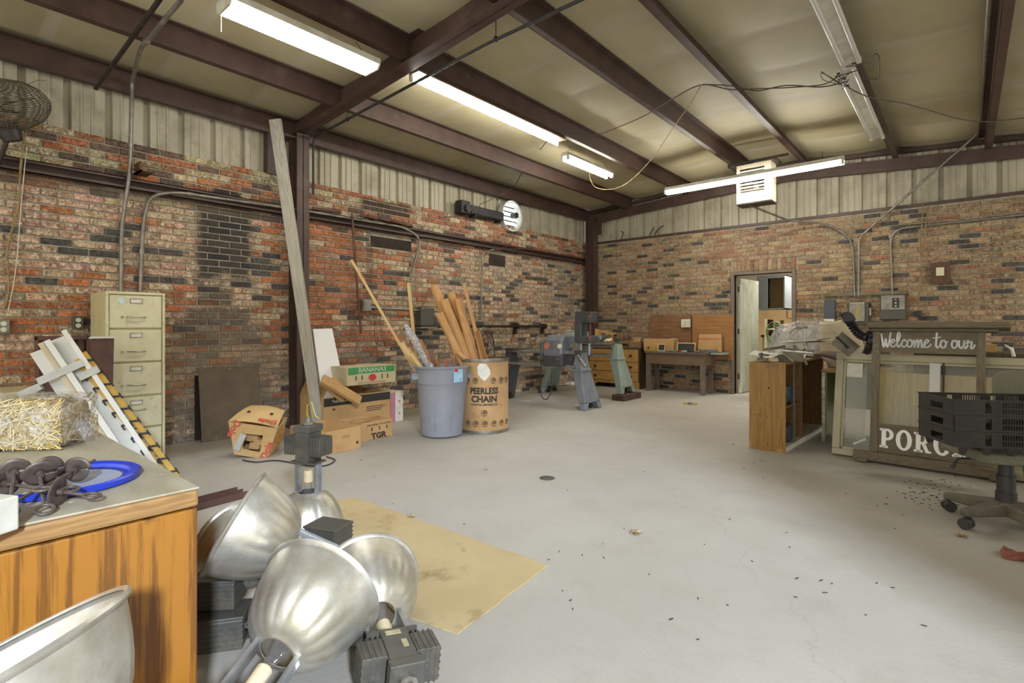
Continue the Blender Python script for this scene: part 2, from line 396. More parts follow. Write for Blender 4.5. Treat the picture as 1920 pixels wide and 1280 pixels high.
def brick_wall(name, horiz, u0, u1, z1, holes, colfn, matn, seed, soldier=None):
    """horiz(u, z, depth) -> world point; depth is how far the brick face stands out"""
    R = random.Random(seed); vs, fs, cols = [], [], []
    def brick(a, b, zl, zh, ck):
        if b-a < .02: return
        e = .0035; pr = R.uniform(.0, .004); base = BR[ck]
        j = R.uniform(.82, 1.12); jj = [R.uniform(.96, 1.04) for _ in range(3)]
        c = S(*[max(0, min(255, base[i]*j*jj[i])) for i in range(3)])
        al = 1.0 if ck in ('tan', 'pink', 'olive', 'b1', 'b2') else (.35 if ck in ('orange', 'red', 'red2', 'grey') else .12)
        o = len(vs)
        for (uu, zz, dd) in ((a, zl, -.02), (b, zl, -.02), (b, zh, -.02), (a, zh, -.02), (a+e, zl+e, pr), (b-e, zl+e, pr), (b-e, zh-e, pr), (a+e, zh-e, pr)):
            vs.append(horiz(uu+R.uniform(-.001, .001), zz+R.uniform(-.001, .001), dd+R.uniform(-.0015, .0015)))
        for f in ((4, 5, 6, 7), (0, 1, 5, 4), (1, 2, 6, 5), (2, 3, 7, 6), (3, 0, 4, 7)):
            fs.append(tuple(o+i for i in f)); cols.extend([c[0], c[1], c[2], al]*4)
    nr = int(round(z1/PIT))
    for r in range(nr):
        zl = r*PIT+JT/2; zh = (r+1)*PIT-JT/2; u = u0-(BLN/2 if r % 2 else 0)+R.uniform(-.008, .008)
        while u < u1:
            a, b = max(u+JT/2, u0), min(u+BLN-JT/2, u1); u += BLN
            segs = [(a, b)]
            for (h0, h1, g0, g1) in holes:
                if zh > g0+.01 and zl < g1-.01:
                    ns = []
                    for (p, q) in segs:
                        if q <= h0 or p >= h1: ns.append((p, q))
                        else:
                            if p < h0: ns.append((p, h0-.002))
                            if q > h1: ns.append((h1+.002, q))
                    segs = ns
            for (p, q) in segs:
                if q-p > .02: brick(p, q, zl, zh, colfn((p+q)/2, (zl+zh)/2, R))
    if soldier:
        h0, h1, g0, g1 = soldier; n = int((h1-h0)/PIT)
        for i in range(n): brick(h0+i*(h1-h0)/n+.004, h0+(i+1)*(h1-h0)/n-.004, g0+.004, g1-.004, R.choice(['b1', 'red2', 'b2']))
    me = bpy.data.meshes.new(name); me.from_pydata(vs, [], fs)
    ca = me.color_attributes.new('col', 'FLOAT_COLOR', 'CORNER'); ca.data.foreach_set('color', cols)
    me.materials.append(M[matn])
    return me
BT = 2.947
H1 = (4.12, 4.8, 2.27, 2.42); H2 = (6.45, 6.86, 2.22, 2.42)
FIRE = (1.98, 2.58, .0, .68)
me = brick_wall('brick_face', lambda u, z, d: (WX+d, u, z), -2.0, WY, BT, [H1, H2, FIRE], left_col, 'brick_l', 3)
wl = bpy.data.objects.new('wall_left', me); COL.objects.link(wl); tag(wl, 'left wall of mixed orange, tan and black bricks below ribbed siding', kind='structure')
mb = MB(); mb.box(WX-.30, -2.0, 0, WX-.010, WY+.3, BT-.006)
obj('mortar', mb, 'mortar', wl)
mb = MB()
for h in (H1, H2, FIRE): mb.box(WX-.009, h[0]-.005, h[2], WX-.0075, h[1]+.005, h[3])
obj('recess', mb, 'dark', wl)
DX0, DX1, DZ = -3.06, -2.14, 2.085     # clear opening incl. frame edge
me = brick_wall('brick_face', lambda u, z, d: (u, WY-d, z), WX+.02, 3.2, BT-.03, [(DX0-.06, DX1+.06, 0, DZ+.25)], rear_col, 'brick_b', 5, soldier=(DX0-.02, DX1+.06, DZ+.05, DZ+.25))
wb = bpy.data.objects.new('wall_back', me); COL.objects.link(wb); tag(wb, 'rear wall of tan brown bricks with scattered black ones', kind='structure')
mb = MB(); mb.box(WX-.3, WY+.010, 0, DX0, WY+.16, BT-.03); mb.box(DX1, WY+.010, 0, 3.3, WY+.16, BT-.03); mb.box(DX0, WY+.010, DZ, DX1, WY+.16, BT-.03)
obj('mortar', mb, 'mortar', wb)
# brown flashing on top of the rear bricks
mb = MB(); mb.box(WX, WY-.015, BT-.035, 3.2, WY+.12, BT+.01)
obj('trim_1', mb, 'steel', kind='structure', label='brown flashing strip capping the rear bricks')
# ---- ribbed siding above the bricks
PER = .3048
def rib(u):
    t = (u % PER)/PER; tb = [(0, 0), (.08, 0), (.11, -.05), (.25, -.05), (.28, 0), (.46, 0), (.48, .014), (.52, .014), (.54, 0), (.72, 0), (.74, .014), (.78, .014), (.8, 0), (1, 0)]
    for (a, x), (b, y) in zip(tb, tb[1:]):
        if a <= t <= b: return x+(y-x)*(t-a)/(b-a)
    return 0
def siding(name, fn, u0, u1, zb, ztop):
    mb = MB(); ks = []
    i = math.floor(u0/PER)
    while i*PER < u1:
        for t in (.0, .08, .11, .25, .28, .46, .48, .52, .54, .72, .74, .78, .8): 
            u = (i+t)*PER
            if u0 <= u <= u1: ks.append(u)
        i += 1
    vs = []
    for u in ks: d = rib(u); vs += [fn(u, zb, d), fn(u, ztop(u), d)]
    fs = [(2*i, 2*i+2, 2*i+3, 2*i+1) for i in range(len(ks)-1)]
    mb.add(vs, fs); return mb
obj('ribbed_siding', siding('s', lambda u, z, d: (WX-.10+d, u, z), -2.0, WY+.1, BT-.2, lambda u: 3.7), 'siding', wl)
obj('ribbed_siding', siding('s', lambda u, z, d: (u, WY+.08-d, z), WX-.05, 3.2, BT-.2, lambda u: ceilz(u)+.05), 'siding', wb)
# ---- ceiling blanket
PUR = [(-5.04, .2), (-3.85, .2), (-2.72, .2), (-1.93, .16), (-.79, .18), (.21, .2), (1.45, .2), (2.6, .2)]
def ceil_mat():
    k = NT('white_vinyl_insulation'); v = k.coord()
    sx = k.n('ShaderNodeSeparateXYZ'); k.set(sx.inputs[0], v)
    fy = k.math('FRACT', k.math('DIVIDE', k.math('ADD', sx.outputs[1], .12), .86))
    tape = k.math('LESS_THAN', fy, .11)
    a = k.noise(v, 1.3, 5); b = k.noise(v, 7, 6, .7)
    col = k.mix(k.ramp(a, .35, .7), S(188, 179, 148), S(172, 162, 128))
    col = k.mix(k.math('MULTIPLY', k.ramp(b, .6, .8), .3), col, S(150, 138, 104))
    col = k.mix(k.math('MULTIPLY', tape, .7), col, S(184, 176, 156))
    k.set(k.b.inputs['Base Color'], col); k.b.inputs['Roughness'].default_value = .58
    return k.m
M['ceil'] = ceil_mat()
edges = [WX-.1]+[p[0] for p in PUR]+[3.4]
def ceil_pt(u, v):
    X = edges[0]+(edges[-1]-edges[0])*u; Y = -2.5+12.15*v; t = 0
    for a, b in zip(edges, edges[1:]):
        if a <= X <= b: t = (X-a)/(b-a); break
    w = ((Y+.12) % .86)/.86
    s = 4*t*(1-t); bul = .035*s*(.35+.65*min(1, (4*w*(1-w))**.6))
    bul += .012*s*noise.noise(Vector((X*1.1, Y*.9, 3)))
    if Y > 8.2: bul += .05*s*math.sin((Y-8.2)/1.4*PI)
    return (X, Y, ceilz(X)-bul+.012)
mb = MB(); mb.sheet(ceil_pt, 150, 280)
obj('ceiling', mb, 'ceil', kind='structure', smooth=180, label='cream vinyl faced roof insulation sagging between purlins', recenter=False)
# roof steel
tn = [1]
def trim(mb, m, label, **kw):
    tn[0] += 1
    return obj('trim_%d' % tn[0], mb, m, kind='structure', label=label, **kw)
def purlin(X, h, lab, y0=-2.5, y1=WY-.02, zt=None, flip=1):
    zt = ceilz(X)-.0 if zt is None else zt; zb = zt-h; t = .006; w = .065*flip; mb = MB()
    def bx(a, b, c, d): mb.box(min(a, b), y0, c, max(a, b), y1, d)
    bx(X-t/2, X+t/2, zb, zt); bx(X, X-w, zb, zb+t); bx(X, X+w, zt-t, zt); bx(X-w, X-w+t, zb, zb+.016)
    return trim(mb, 'steel', lab)
labs = ['brown roof purlin nearest the left wall', 'brown roof purlin beside the long lit strip light', 'brown roof purlin left of the ridge', 'narrow brown roof purlin right of the ridge', 'brown roof purlin above the unlit strip lights', 'brown roof purlin beside the roof conduit', 'brown roof purlin right of the camera', 'brown roof purlin furthest right']
for (X, h), lb in zip(PUR, labs): purlin(X, h, lb, flip=-1 if X > RID else 1)
purlin(WX+.05, .2, 'brown eave strut along the top of the left siding', zt=3.61)
# main frame rafter with flanges at Y = 3.05
def sloped(mb, x0, x1, zf, dz0, dz1, y0, y1):
    a0, a1 = zf(x0), zf(x1)
    vs = [(x0, y0, a0+dz0), (x1, y0, a1+dz0), (x1, y1, a1+dz0), (x0, y1, a0+dz0), (x0, y0, a0+dz1), (x1, y0, a1+dz1), (x1, y1, a1+dz1), (x0, y1, a0+dz1)]
    mb.add(vs, [(0,3,2,1),(4,5,6,7),(0,1,5,4),(1,2,6,5),(2,3,7,6),(3,0,4,7)])
rz = lambda x: 3.445+.068*(x+6.07) if x < RID else 3.445+.068*(RID+6.07)-.068*(x-RID)
mb = MB()
for a, b in ((WX+.05, RID), (RID, 3.4)):
    sloped(mb, a, b, rz, 0, .25, 3.045, 3.055); sloped(mb, a, b, rz, 0, .012, 2.975, 3.125); sloped(mb, a, b, rz, .225, .235, 2.975, 3.125)
trim(mb, 'steel', 'heavy brown I-beam rafter crossing the roof')
bz = lambda x: 3.345+.06*(x+6) if x < -2.2 else 3.345+.06*3.8-.072*(x+2.2)
mb = MB()
for a, b in ((WX+.03, -2.2), (-2.2, 3.2)): sloped(mb, a, b, bz, 0, .17, WY-.10, WY-.03); sloped(mb, a, b, ceilz, -.09, -.03, WY-.03, WY+.05)
trim(mb, 'steel', 'brown rake beam crossing the siding of the rear wall')
# wall girt channel
mb = MB(); mb.box(WX+.005, -2, 2.49, WX+.012, WY-.1, 2.60); mb.box(WX+.005, -2, 2.592, WX+.09, WY-.1, 2.60); mb.box(WX+.005, -2, 2.49, WX+.09, WY-.1, 2.498); mb.box(WX+.083, -2, 2.575, WX+.09, WY-.1, 2.60)
mb.box(WX+.083, -2, 2.49, WX+.09, WY-.1, 2.515)
trim(mb, 'steel', 'brown steel girt channel running along the left bricks')
def column(x, y, lab, h=3.44, fw=.15, dp=.2):
    mb = MB(); mb.box(x, y-fw/2, 0, x+.01, y+fw/2, h); mb.box(x+dp-.01, y-fw/2, 0, x+dp, y+fw/2, h); mb.box(x, y-.004, 0, x+dp, y+.004, h)
    mb.box(x-.02, y-.12, 0, x+dp+.02, y+.12, .015)
    trim(mb, 'steel', lab)
column(WX+.012, 3.05, 'brown I-section column carrying the heavy rafter')
column(WX+.10, WY-.19, 'brown column in the far corner')
mb = MB(); mb.box(WX-.08, 2.72, BT, WX+.03, 2.93, 3.42); trim(mb, 'steel', 'brown stub post against the siding beside the column')
mb = MB(); mb.box(WX+.3, WY-.12, 3.1, WX+.36, WY-.05, 3.36); trim(mb, 'steel', 'short brown clip under the rake beam')
# unseen right wall by the inferred open bay, cut to shape the daylight
mb = MB(); mb.box(3.2, .10, 0, 3.35, 4.2, 3.45); 
obj('wall_right', mb, 'siding', kind='structure', label='unseen right wall beyond the frame, cut to shape the daylight', recenter=False)
# door frame
M['frame_brown'] = mat('taupe_door_frame', S(120, 104, 90), S(108, 93, 80), 8, .5)
M['door_pale'] = mat('pale_door_skin', S(196, 200, 184), S(176, 180, 160), 6, .5, stretch=(1, 1, .4), dirt=S(150, 150, 116), dlo=.5, dhi=.75)
t = thing('door_1', 'open doorway with a taupe steel frame in the rear wall', 'doorway', (-2.6, WY, 0)); t['kind'] = 'structure'
mb = MB(); w0, w1 = DX0-.055+2.6, DX1+.055+2.6
mb.box(w0, -.03, 0, w0+.055, .16, DZ+.05); mb.box(w1-.055, -.03, 0, w1, .16, DZ+.05); mb.box(w0+.055, -.03, DZ, w1-.055, .16, DZ+.05)
mb.box(w0+.055, .07, 0, w0+.075, .12, DZ); mb.box(w1-.075, .07, 0, w1-.055, .12, DZ)
obj('door_frame', mb, 'frame_brown', t, bevel=.004)
mb = MB(); mb.box(0, -.02, .01, .86, .02, 2.04)
X = TR(w0+.09, .17, 0) @ RZ(math.radians(86)); lf = obj('door_leaf', xf(mb, X), 'door_pale', t)
mb = MB()
for z in (.25, 1.05, 1.8): mb.cyl((w0+.08, .15, z), (w0+.08, .15, z+.1), .012)
obj('hinge', mb, 'steel_dark', t)
# room beyond the doorway
M['plaster'] = mat('pale_plaster', S(214, 204, 184), S(200, 190, 168), 3, .8)
M['tan_panel'] = mat('tan_wall_panel', S(206, 176, 128), S(194, 162, 114), 3, .7)
mb = MB(); mb.box(-4.4, WY+.18, -.12, -.2, 14.0, -.004); obj('floor_beyond', mb, 'concrete', kind='structure', label='floor of the room beyond the doorway')
mb = MB(); mb.box(-4.4, 13.9, 0, -.2, 14.0, 3.0); mb.box(-4.5, WY+.18, 0, -4.4, 14, 3.0); mb.box(-.3, WY+.18, 0, -.2, 14, 3.0)
obj('wall_beyond', mb, 'plaster', kind='structure', label='pale wall of the room beyond the doorway')
mb = MB(); mb.box(-4.3, 13.86, 0, -.3, 13.9, 1.62); obj('wall_panel_beyond', mb, 'tan_panel', kind='structure', label='tan lower panelling of the room beyond')
mb = MB(); mb.box(-4.5, WY+.18, 2.9, -.2, 14, 3.0); obj('ceiling_beyond', mb, 'plaster', kind='structure', label='white ceiling of the room beyond the doorway')
l = area_light('room_beyond_lamp', (-2.2, 11.4, 2.86), (-2.2, 11.4, 0), .6, 1.2, 60, (1, .96, .88))
# ================================================================ LAMPS, PIPES AND CORDS
def P(px, py, k, v): return {'x': onX, 'y': onY, 'z': onZ, 'd': atD}[k](px, py, v)
def wire(name, pts, r, m, label, cat, group=None, n=6, sm=True, k=6, **kw):
    q = [P(*p) if len(p) == 4 else Vector(p) for p in pts]
    mb = MB(); mb.tube(spline(q, k) if sm else q, r, n)
    return obj(name, mb, m, label=label, cat=cat, group=group, smooth=60, **kw)
def conduit(name, pts, r, m, label, rb=.12, straps=(), cat='conduit', group=None, couplings=()):
    q = [P(*p) if len(p) == 4 else Vector(p) for p in pts]
    t = thing(name, label, cat, q[-1], group=group)
    off = -q[-1]
    mb = MB(); mb.tube([p+off for p in bend(q, rb)], r, 10); obj('pipe', mb, m, t, smooth=60)
    for s_ in couplings:
        a, b, f = q[s_[0]], q[s_[0]+1], s_[1]; c = a.lerp(b, f)+off; d = (b-a).normalized()
        mb = MB(); mb.cyl(c-d*.03, c+d*.03, r*1.35, n=12); obj('coupling', mb, m, t, smooth=40)
    return t
M['beige_fix'] = mat('aged_beige_fixture', S(168, 152, 124), S(140, 124, 98), 6, .5)
# -- wraparound fixture, top left
def strip(name, label, c, L, axis, tubes=((-.05, True),), wid=.11, h=.055, housing='fixture', drop=.03, endcap=True, chains=True, rt=.019, tw=None):
    """c is the centre of the housing underside; axis 'y' or 'x'"""
    rot = (0, 0, PI/2 if axis == 'x' else 0)
    t = thing(name, label, 'light fixture', c, rot)
    mb = MB(); mb.prism([(-wid/2, 0), (-wid/2*.55, h), (wid/2*.55, h), (wid/2, 0)], -L/2, L/2, X=RX(PI/2)); obj('housing', mb, housing, t)
    for i, (x, on) in enumerate(tubes):
        mb = MB(); mb.cyl((x, -L/2+.03, -drop), (x, L/2-.03, -drop), rt, n=14); obj('tube', mb, 'lamp_on' if on else 'lamp_off', t, smooth=40)
        for s_ in (-1, 1):
            mb = MB(); mb.cbox((x, s_*(L/2-.012), -drop+.005), (.038, .024, .06)); obj('lamp_holder', mb, 'fixture', t, bevel=.003)
    if chains:
        for s_ in (-1, 1):
            mb = MB(); mb.tube([(-.04, s_*L*.4, h), (0, s_*L*.4, h+.11), (.04, s_*L*.4, h)], .0022, 5); obj('chain', mb, 'steel_dark', t)
    return t
t = thing('wraparound_light', 'lit wraparound ceiling light nearest the camera at upper left', 'light fixture', (-3.97, 2.09, 3.47))
mb = MB(); mb.prism([(-.12, .0), (-.12, .05), (-.06, .075), (.06, .075), (.12, .05), (.12, 0)], -.61, .61, X=RX(PI/2)); obj('housing', mb, 'fixture', t)
mb = MB(); mb.prism([(-.115, .005), (-.09, -.035), (.09, -.035), (.115, .005)], -.60, .60, X=RX(PI/2)); obj('diffuser', mb, 'lamp_soft', t)
for s_ in (-1, 1):
    mb = MB(); mb.prism([(-.122, .0), (-.122, .052), (.122, .052), (.122, 0), (.092, -.038), (-.092, -.038)], s_*.61-.008, s_*.61+.008, X=RX(PI/2)); obj('end_cap', mb, 'fixture', t)
mb = MB(); mb.tube([(.0, .59, .07), (.0, .45, .17)], .003, 5); mb.tube([(.0, -.59, .07), (.0, -.45, .17)], .003, 5); obj('chain', mb, 'steel_dark', t)
mb = MB(); mb.tube([(-.08, -.6, -.03), (-.08, -.6, -.16)], .0025, 5); obj('pull_cord', mb, 'wire_w', t)
strip('strip_light', 'long lit strip light running from the rafter towards the far wall', (-3.97, 4.38, 3.60), 2.42, 'y', tubes=((-.055, True),), wid=.15, housing='beige_fix', rt=.017)
strip('strip_light', 'short lit strip light hanging just past the long one', (-4.14, 6.5, 3.52), 1.2, 'y', tubes=((-.05, True), (.05, True)), wid=.16)
strip('strip_light', 'lit strip light hanging crosswise before the wall heater', (-2.38, 7.9, 3.33), 2.42, 'x', tubes=((-.04, True), (.04, True)), wid=.12)
strip('strip_light', 'unlit twin tube strip light nearer the camera at upper right', (-.79, 4.50, 3.62), 2.42, 'y', tubes=((-.062, False), (.062, False)), wid=.09, drop=.0, chains=False)
strip('strip_light', 'unlit twin tube strip light nearer the rear wall at upper right', (-.85, 7.0, 3.62), 2.42, 'y', tubes=((-.062, False), (.062, False)), wid=.09, drop=.0, chains=False)
# -- hanging unit heater
M['heater'] = mat('cream_heater_enamel', S(206, 194, 172), S(192, 180, 156), 5, .5)
t = thing('unit_heater', 'cream louvred unit heater hanging before the rear siding', 'heater', (-2.32, 8.2, 2.98))
mb = MB(); mb.box(-.235, -.14, .02, .235, .14, .1+.49); 
mb = MB()
for a in ((-.235, -.13, .02, -.19, -.14, .58), (.15, -.13, .02, .235, -.14, .58), (-.19, -.13, .02, .15, -.14, .17), (-.19, -.13, .52, .15, -.14, .58)): mb.box(a[0], a[4], a[2], a[3], a[1], a[5])
mb.box(-.235, -.13, .02, -.225, .12, .57); mb.box(.225, -.13, .02, .235, .12, .57); mb.box(-.235, -.13, .57, .235, .12, .58); mb.box(-.235, .12, .02, .235, .14, .58)
obj('casing', mb, 'heater', t)
mb = MB(); mb.box(-.24, -.145, 0, .24, .145, .02); obj('base_pan', mb, 'steel_dark', t)
for i in range(7):
    mb = MB(); mb.box(-.19, -.012, -.003, .15, .012, .003, X=TR(0, -.115, .2+i*.048) @ RX(-.6)); obj('louver', mb, 'heater', t)
mb = MB(); mb.lathe([(.02, 0), (.035, .01), (.035, .03)], 16, X=TR(-.02, -.05, .35) @ RX(PI/2)); 
for a in range(4): mb.box(.02, -.035, -.004, .13, .035, .004, X=TR(-.02, -.05, .35) @ RX(PI/2) @ RZ(a*PI/2+.4))
obj('fan_blades', mb, 'steel_dark', t)
mb = MB(); mb.box(-.19, .0, .17, .15, .004, .52); obj('inner_panel', mb, 'dark', t)
mb = MB(); mb.cbox((.08, -.142, .07), (.03, .004, .008)); mb.cbox((.15, -.142, .075), (.035, .004, .008)); obj('badge', mb, 'ink_red', t)
mb = MB(); mb.box(-.36, -.15, .60, .46, -.12, .63); mb.box(-.36, -.15, .58, -.33, .15, .60); mb.box(.28, -.15, .58, .31, .15, .6); obj('hanger_bracket', mb, 'steel_dark', t)
# -- black gas pipe under the rafter
q = [(-5.83, 3.16, 2.75), (-5.83, 3.16, 3.42), (-3.0, 3.16, 3.535), (.6, 3.16, 3.50)]
t = thing('gas_pipe', 'thin black pipe hung below the rafter and turning down the column', 'pipe', q[0])
mb = MB(); mb.tube([Vector(p)-Vector(q[0]) for p in bend(q, .08)], .014, 8); obj('pipe', mb, 'black', t, smooth=60)
for x in (-5.1, -2.9, -1.2):
    z = 3.42+(x+5.83)*.0406-2.75
    mb = MB(); mb.cyl((x+5.83, 0, z), (x+5.83, 0, z+.26), .004, n=6); mb.lathe([(.02, -.012), (.024, 0), (.02, .012)], 12, X=TR(x+5.83, 0, z) @ RY(PI/2)); obj('hanger', mb, 'steel_dark', t)
# -- conduits on the left wall
y1 = onX(246, 230, -5.93).y
conduit('conduit', [(227, 548, 'x', -6.03), (228, 430, 'x', -6.03), (243, 325, 'x', -5.94), (248, 150, 'x', -5.93), (264, 90, 'z', 3.40), (340, 0, 'z', 3.47)], .017, 'galv', 'grey conduit rising behind the filing cabinet up to the roof', .1, couplings=((4, .15),))
conduit('conduit', [(263, 548, 'x', -6.03), (268, 420, 'x', -6.03), (280, 366, 'x', -6.0), (330, 360, 'x', -5.97), (560, 393, 'x', -5.97), (758, 426, 'x', -5.97), (790, 447, 'x', -5.99), (770, 520, 'x', -6.02), (776, 628, 'x', -6.03)], .017, 'galv', 'grey conduit bending along the girt above the filing cabinet', .16, couplings=((0, .6), (3, .1)))
yy = onX(180, 165, -5.86).y
conduit('pipe_stub', [(180, 166, 'x', -5.86), (300, -2, 'z', 3.47)], .017, 'steel_dark', 'dark open pipe stub slanting over the roof purlins at upper left', .05, cat='pipe')
conduit('iron_pipe', [(660, 400, 'x', -5.94), (667, 500, 'x', -5.97), (677, 625, 'x', -5.99)], .016, 'rust', 'rusty vertical pipe leaning on the bricks right of the column', .1, cat='pipe')
conduit('conduit', [(925, 468, 'x', -5.97), (904, 474, 'x', -5.97), (902, 600, 'x', -6.03)], .016, 'galv', 'dark conduit dropping down the left wall behind the log drum', .08, couplings=((0, .2),))
conduit('conduit', [(922, 468, 'x', -5.97), (985, 466, 'x', -5.97)], .008, 'wire_d', 'thin cable bundle stapled below the girt near the far hole', .03, cat='cable')
# black flanged pipe low on the left wall
a, b = onX(795, 612, -5.98), onX(1025, 612, -5.98); z_ = 1.19
t = thing('flanged_pipe', 'dark horizontal pipe with flanges on the far left wall', 'pipe', (-5.98, a.y, z_))
mb = MB(); mb.cyl((0, 0, 0), (0, b.y-a.y, 0), .022, n=12); obj('pipe', mb, 'steel_dark', t, smooth=40)
for px in (970, 1021):
    y_ = onX(px, 612, -5.98).y-a.y
    mb = MB(); mb.cyl((0, y_-.02, 0), (0, y_+.02, 0), .05, n=14); mb.cyl((0, y_-.05, 0), (0, y_+.05, 0), .032, n=12); mb.box(-.07, y_-.03, -.14, -.03, y_+.03, .05); obj('flange', mb, 'steel_dark', t, smooth=40)
# junction boxes and their pipe
def wall_box(name, label, cat, c, sx, sy, sz, m, bev=.006, parts=None):
    t = thing(name, label, cat, c)
    mb = MB(); mb.cbox((0, 0, 0), (sx, sy, sz)); obj('box', mb, m, t, bevel=bev); return t
jb = onX(685, 573, -6.0)
t = wall_box('junction_box', 'grey junction box on the bricks above the banana carton', 'junction box', (-6.0, jb.y, jb.z), .09, .13, .16, 'galv')
mb = MB(); mb.cbox((.05, 0, 0), (.01, .11, .14)); obj('cover_plate', mb, 'galv', t, bevel=.004)
b2 = onX(797, 600, -5.99)
conduit('conduit', [(695, 576, 'x', -5.98), (792, 582, 'x', -5.98)], .017, 'galv', 'short level conduit between the junction box and the hooded box', .05, couplings=((0, .1),))
t = wall_box('hooded_box', 'grimy grey hooded switch box on the left wall behind the logs', 'switch box', (-5.98, b2.y, 1.33), .12, .26, .28, 'ballast', .02)
mb = MB(); mb.box(-.06, -.16, -.17, .09, .16, -.145); obj('drip_lip', mb, 'galv', t)
def outlet(label, c, m, axis='x'):
    t = thing('power_outlet', label, 'power outlet', c, (0, 0, 0 if axis == 'x' else -PI/2))
    mb = MB(); mb.cbox((.0, 0, 0), (.05, .075, .12)); obj('box', mb, m, t, bevel=.004)
    mb = MB()
    for z in (-.025, .025): mb.cyl((.024, 0, z), (.029, 0, z), .019, n=16)
    o = obj('socket', mb, 'paper', t, smooth=40)
    mb = MB()
    for z in (-.025, .025):
        mb.cbox((.0295, -.007, z), (.002, .002, .009)); mb.cbox((.0295, .007, z), (.002, .002, .009))
    obj('slot', mb, 'black', o); return t
o1 = onX(6, 612, -6.03); outlet('grey double outlet on the bricks at the left edge', (-6.035, o1.y, o1.z), 'galv')
o2 = onX(146, 605, -6.03); outlet('dark double outlet on the bricks beside the filing cabinet', (-6.035, o2.y, o2.z), 'ballast')
M['cord_tan'] = mat('tan_cord', S(160, 136, 88), S(120, 98, 62), 30, .6)
wire('electric_cable', [(47, 250, 'x', -5.97), (40, 300, 'x', -5.95), (37, 340, 'x', -6.02), (36, 380, 'x', -6.03), (14, 470, 'x', -6.03), (17, 540, 'x', -6.03), (6, 585, 'x', -6.02)], .009, 'cord_tan', 'thick tan cord hanging from the wall fan to the outlet', 'cord')
wire('pull_string', [(50, 275, 'x', -5.95), (40, 380, 'x', -5.95), (30, 500, 'x', -5.96), (14, 590, 'x', -6.0)], .0035, 'wire_w', 'thin white cord hanging straight past the girt at left', 'cord')
# mounting bits on the girt
t = thing('angle_bracket', 'small rusty angle bracket standing on the girt behind the conduit', 'bracket', onX(258, 326, -6.0))
mb = MB(); mb.box(-.06, -.02, 0, .16, .0, .09); mb.box(-.06, -.02, 0, .16, .09, .008); obj('plate', mb, 'rust', t)
mb = MB(); mb.lathe([(.014, 0), (.018, .01)], 10, X=TR(.1, -.05, .03) @ RX(PI/2)); mb.lathe([(.014, 0), (.018, .01)], 10, X=TR(.1, -.05, -.01) @ RX(PI/2)); obj('strap', mb, 'galv', t)
irons = [((640, 402), (585, 378), 'long dark angle iron laid on the girt, nearest the column'), ((672, 405), (700, 388), 'short dark angle iron on the girt beside the rusty pipe'), ((690, 412), (735, 398), 'middle dark angle iron of the row on the girt'), ((712, 418), (752, 408), 'flat dark bar on the girt, farther along the row'), ((735, 424), (772, 415), 'farthest dark iron bar of the row on the girt')]
for (a, b, lb) in irons:
    p = onX(a[0], a[1], -5.9); q_ = onX(b[0], b[1], -6.02); p.z = q_.z = 2.60+.012
    t = thing('angle_iron', lb, 'iron bar', p, group=None)
    v = q_-p; mb = MB(); X = frame((0, 0, 0), v, (0, 0, 1)); L = v.length
    mb.box(0, -.02, 0, L, .02, .005, X=X); mb.box(0, -.02, 0, L, -.015, .04, X=X); obj('bar', mb, 'rust', t)
wire('iron_rod', [(650, 397, 'x', -5.93), (667, 408, 'x', -5.9), (676, 409, 'x', -5.9), (700, 395, 'x', -5.93)], .005, 'galv', 'bent bare rod hooked on top of the rusty pipe', 'rod', sm=False)
# exhaust fan in the siding
ef = onX(953, 406, WX-.02)
M['glow'] = mat('louver_daylight_glow', S(235, 240, 245), rough=.4, emit=(.9, .95, 1, 1), estr=1.6)  # slats emit by themselves, standing in for daylight from outside
t = thing('exhaust_fan', 'round exhaust fan with daylight glow put into its shutter high in the left siding', 'exhaust fan', ef)
mb = MB(); mb.lathe([(.24, -.02), (.27, 0), (.27, .1), (.25, .1), (.24, .0)], 36, X=RY(PI/2)); obj('ring', mb, 'white_lam', t, smooth=50)
for i in range(6):
    z = -.2+i*.08; w = math.sqrt(max(.0, .235**2-z*z)); mb = MB(); mb.box(-.0, -w, -.034, .006, w, .034, X=TR(.0, 0, z) @ RY(-.5)); obj('louver', mb, 'glow', t)
mb = MB(); mb.lathe([(.0, .0), (.24, .0)], 30, X=TR(-.015, 0, 0) @ RY(PI/2)); obj('shutter_gap', mb, 'dark', t)
mb = MB()
for rr in (.08, .16, .235): mb.tube([(.105, rr*math.cos(a*PI/16), rr*math.sin(a*PI/16)) for a in range(32)], .003, 4, closed=True)
for a in range(8): mb.tube([(.105, .02*math.cos(a*PI/4), .02*math.sin(a*PI/4)), (.105, .235*math.cos(a*PI/4), .235*math.sin(a*PI/4))], .003, 4)
obj('guard', mb, 'galv', t)
mb = MB(); mb.cyl((.02, .08, .02), (.13, .08, .02), .05, n=14); obj('motor', mb, 'black', t, smooth=40)
bu = onX(912, 418, -5.98)
t = thing('blower_unit', 'long black metal unit lying on the brick ledge beside the exhaust fan', 'blower', (WX+.045, bu.y, BT))
mb = MB(); mb.box(-.05, -.42, .03, .12, .36, .17); obj('body', mb, 'black', t, bevel=.02)
mb = MB(); mb.box(-.05, -.62, .02, .1, -.42, .22); obj('motor_box', mb, 'steel_dark', t, bevel=.01)
mb = MB(); mb.cyl((.02, -.5, .1), (.14, -.5, .1), .06, n=16); obj('intake', mb, 'black', t, smooth=40)
for y_ in (-.3, .3):
    mb = MB(); mb.box(-.05, y_-.02, 0, .1, y_+.02, .03); obj('foot', mb, 'steel_dark', t)
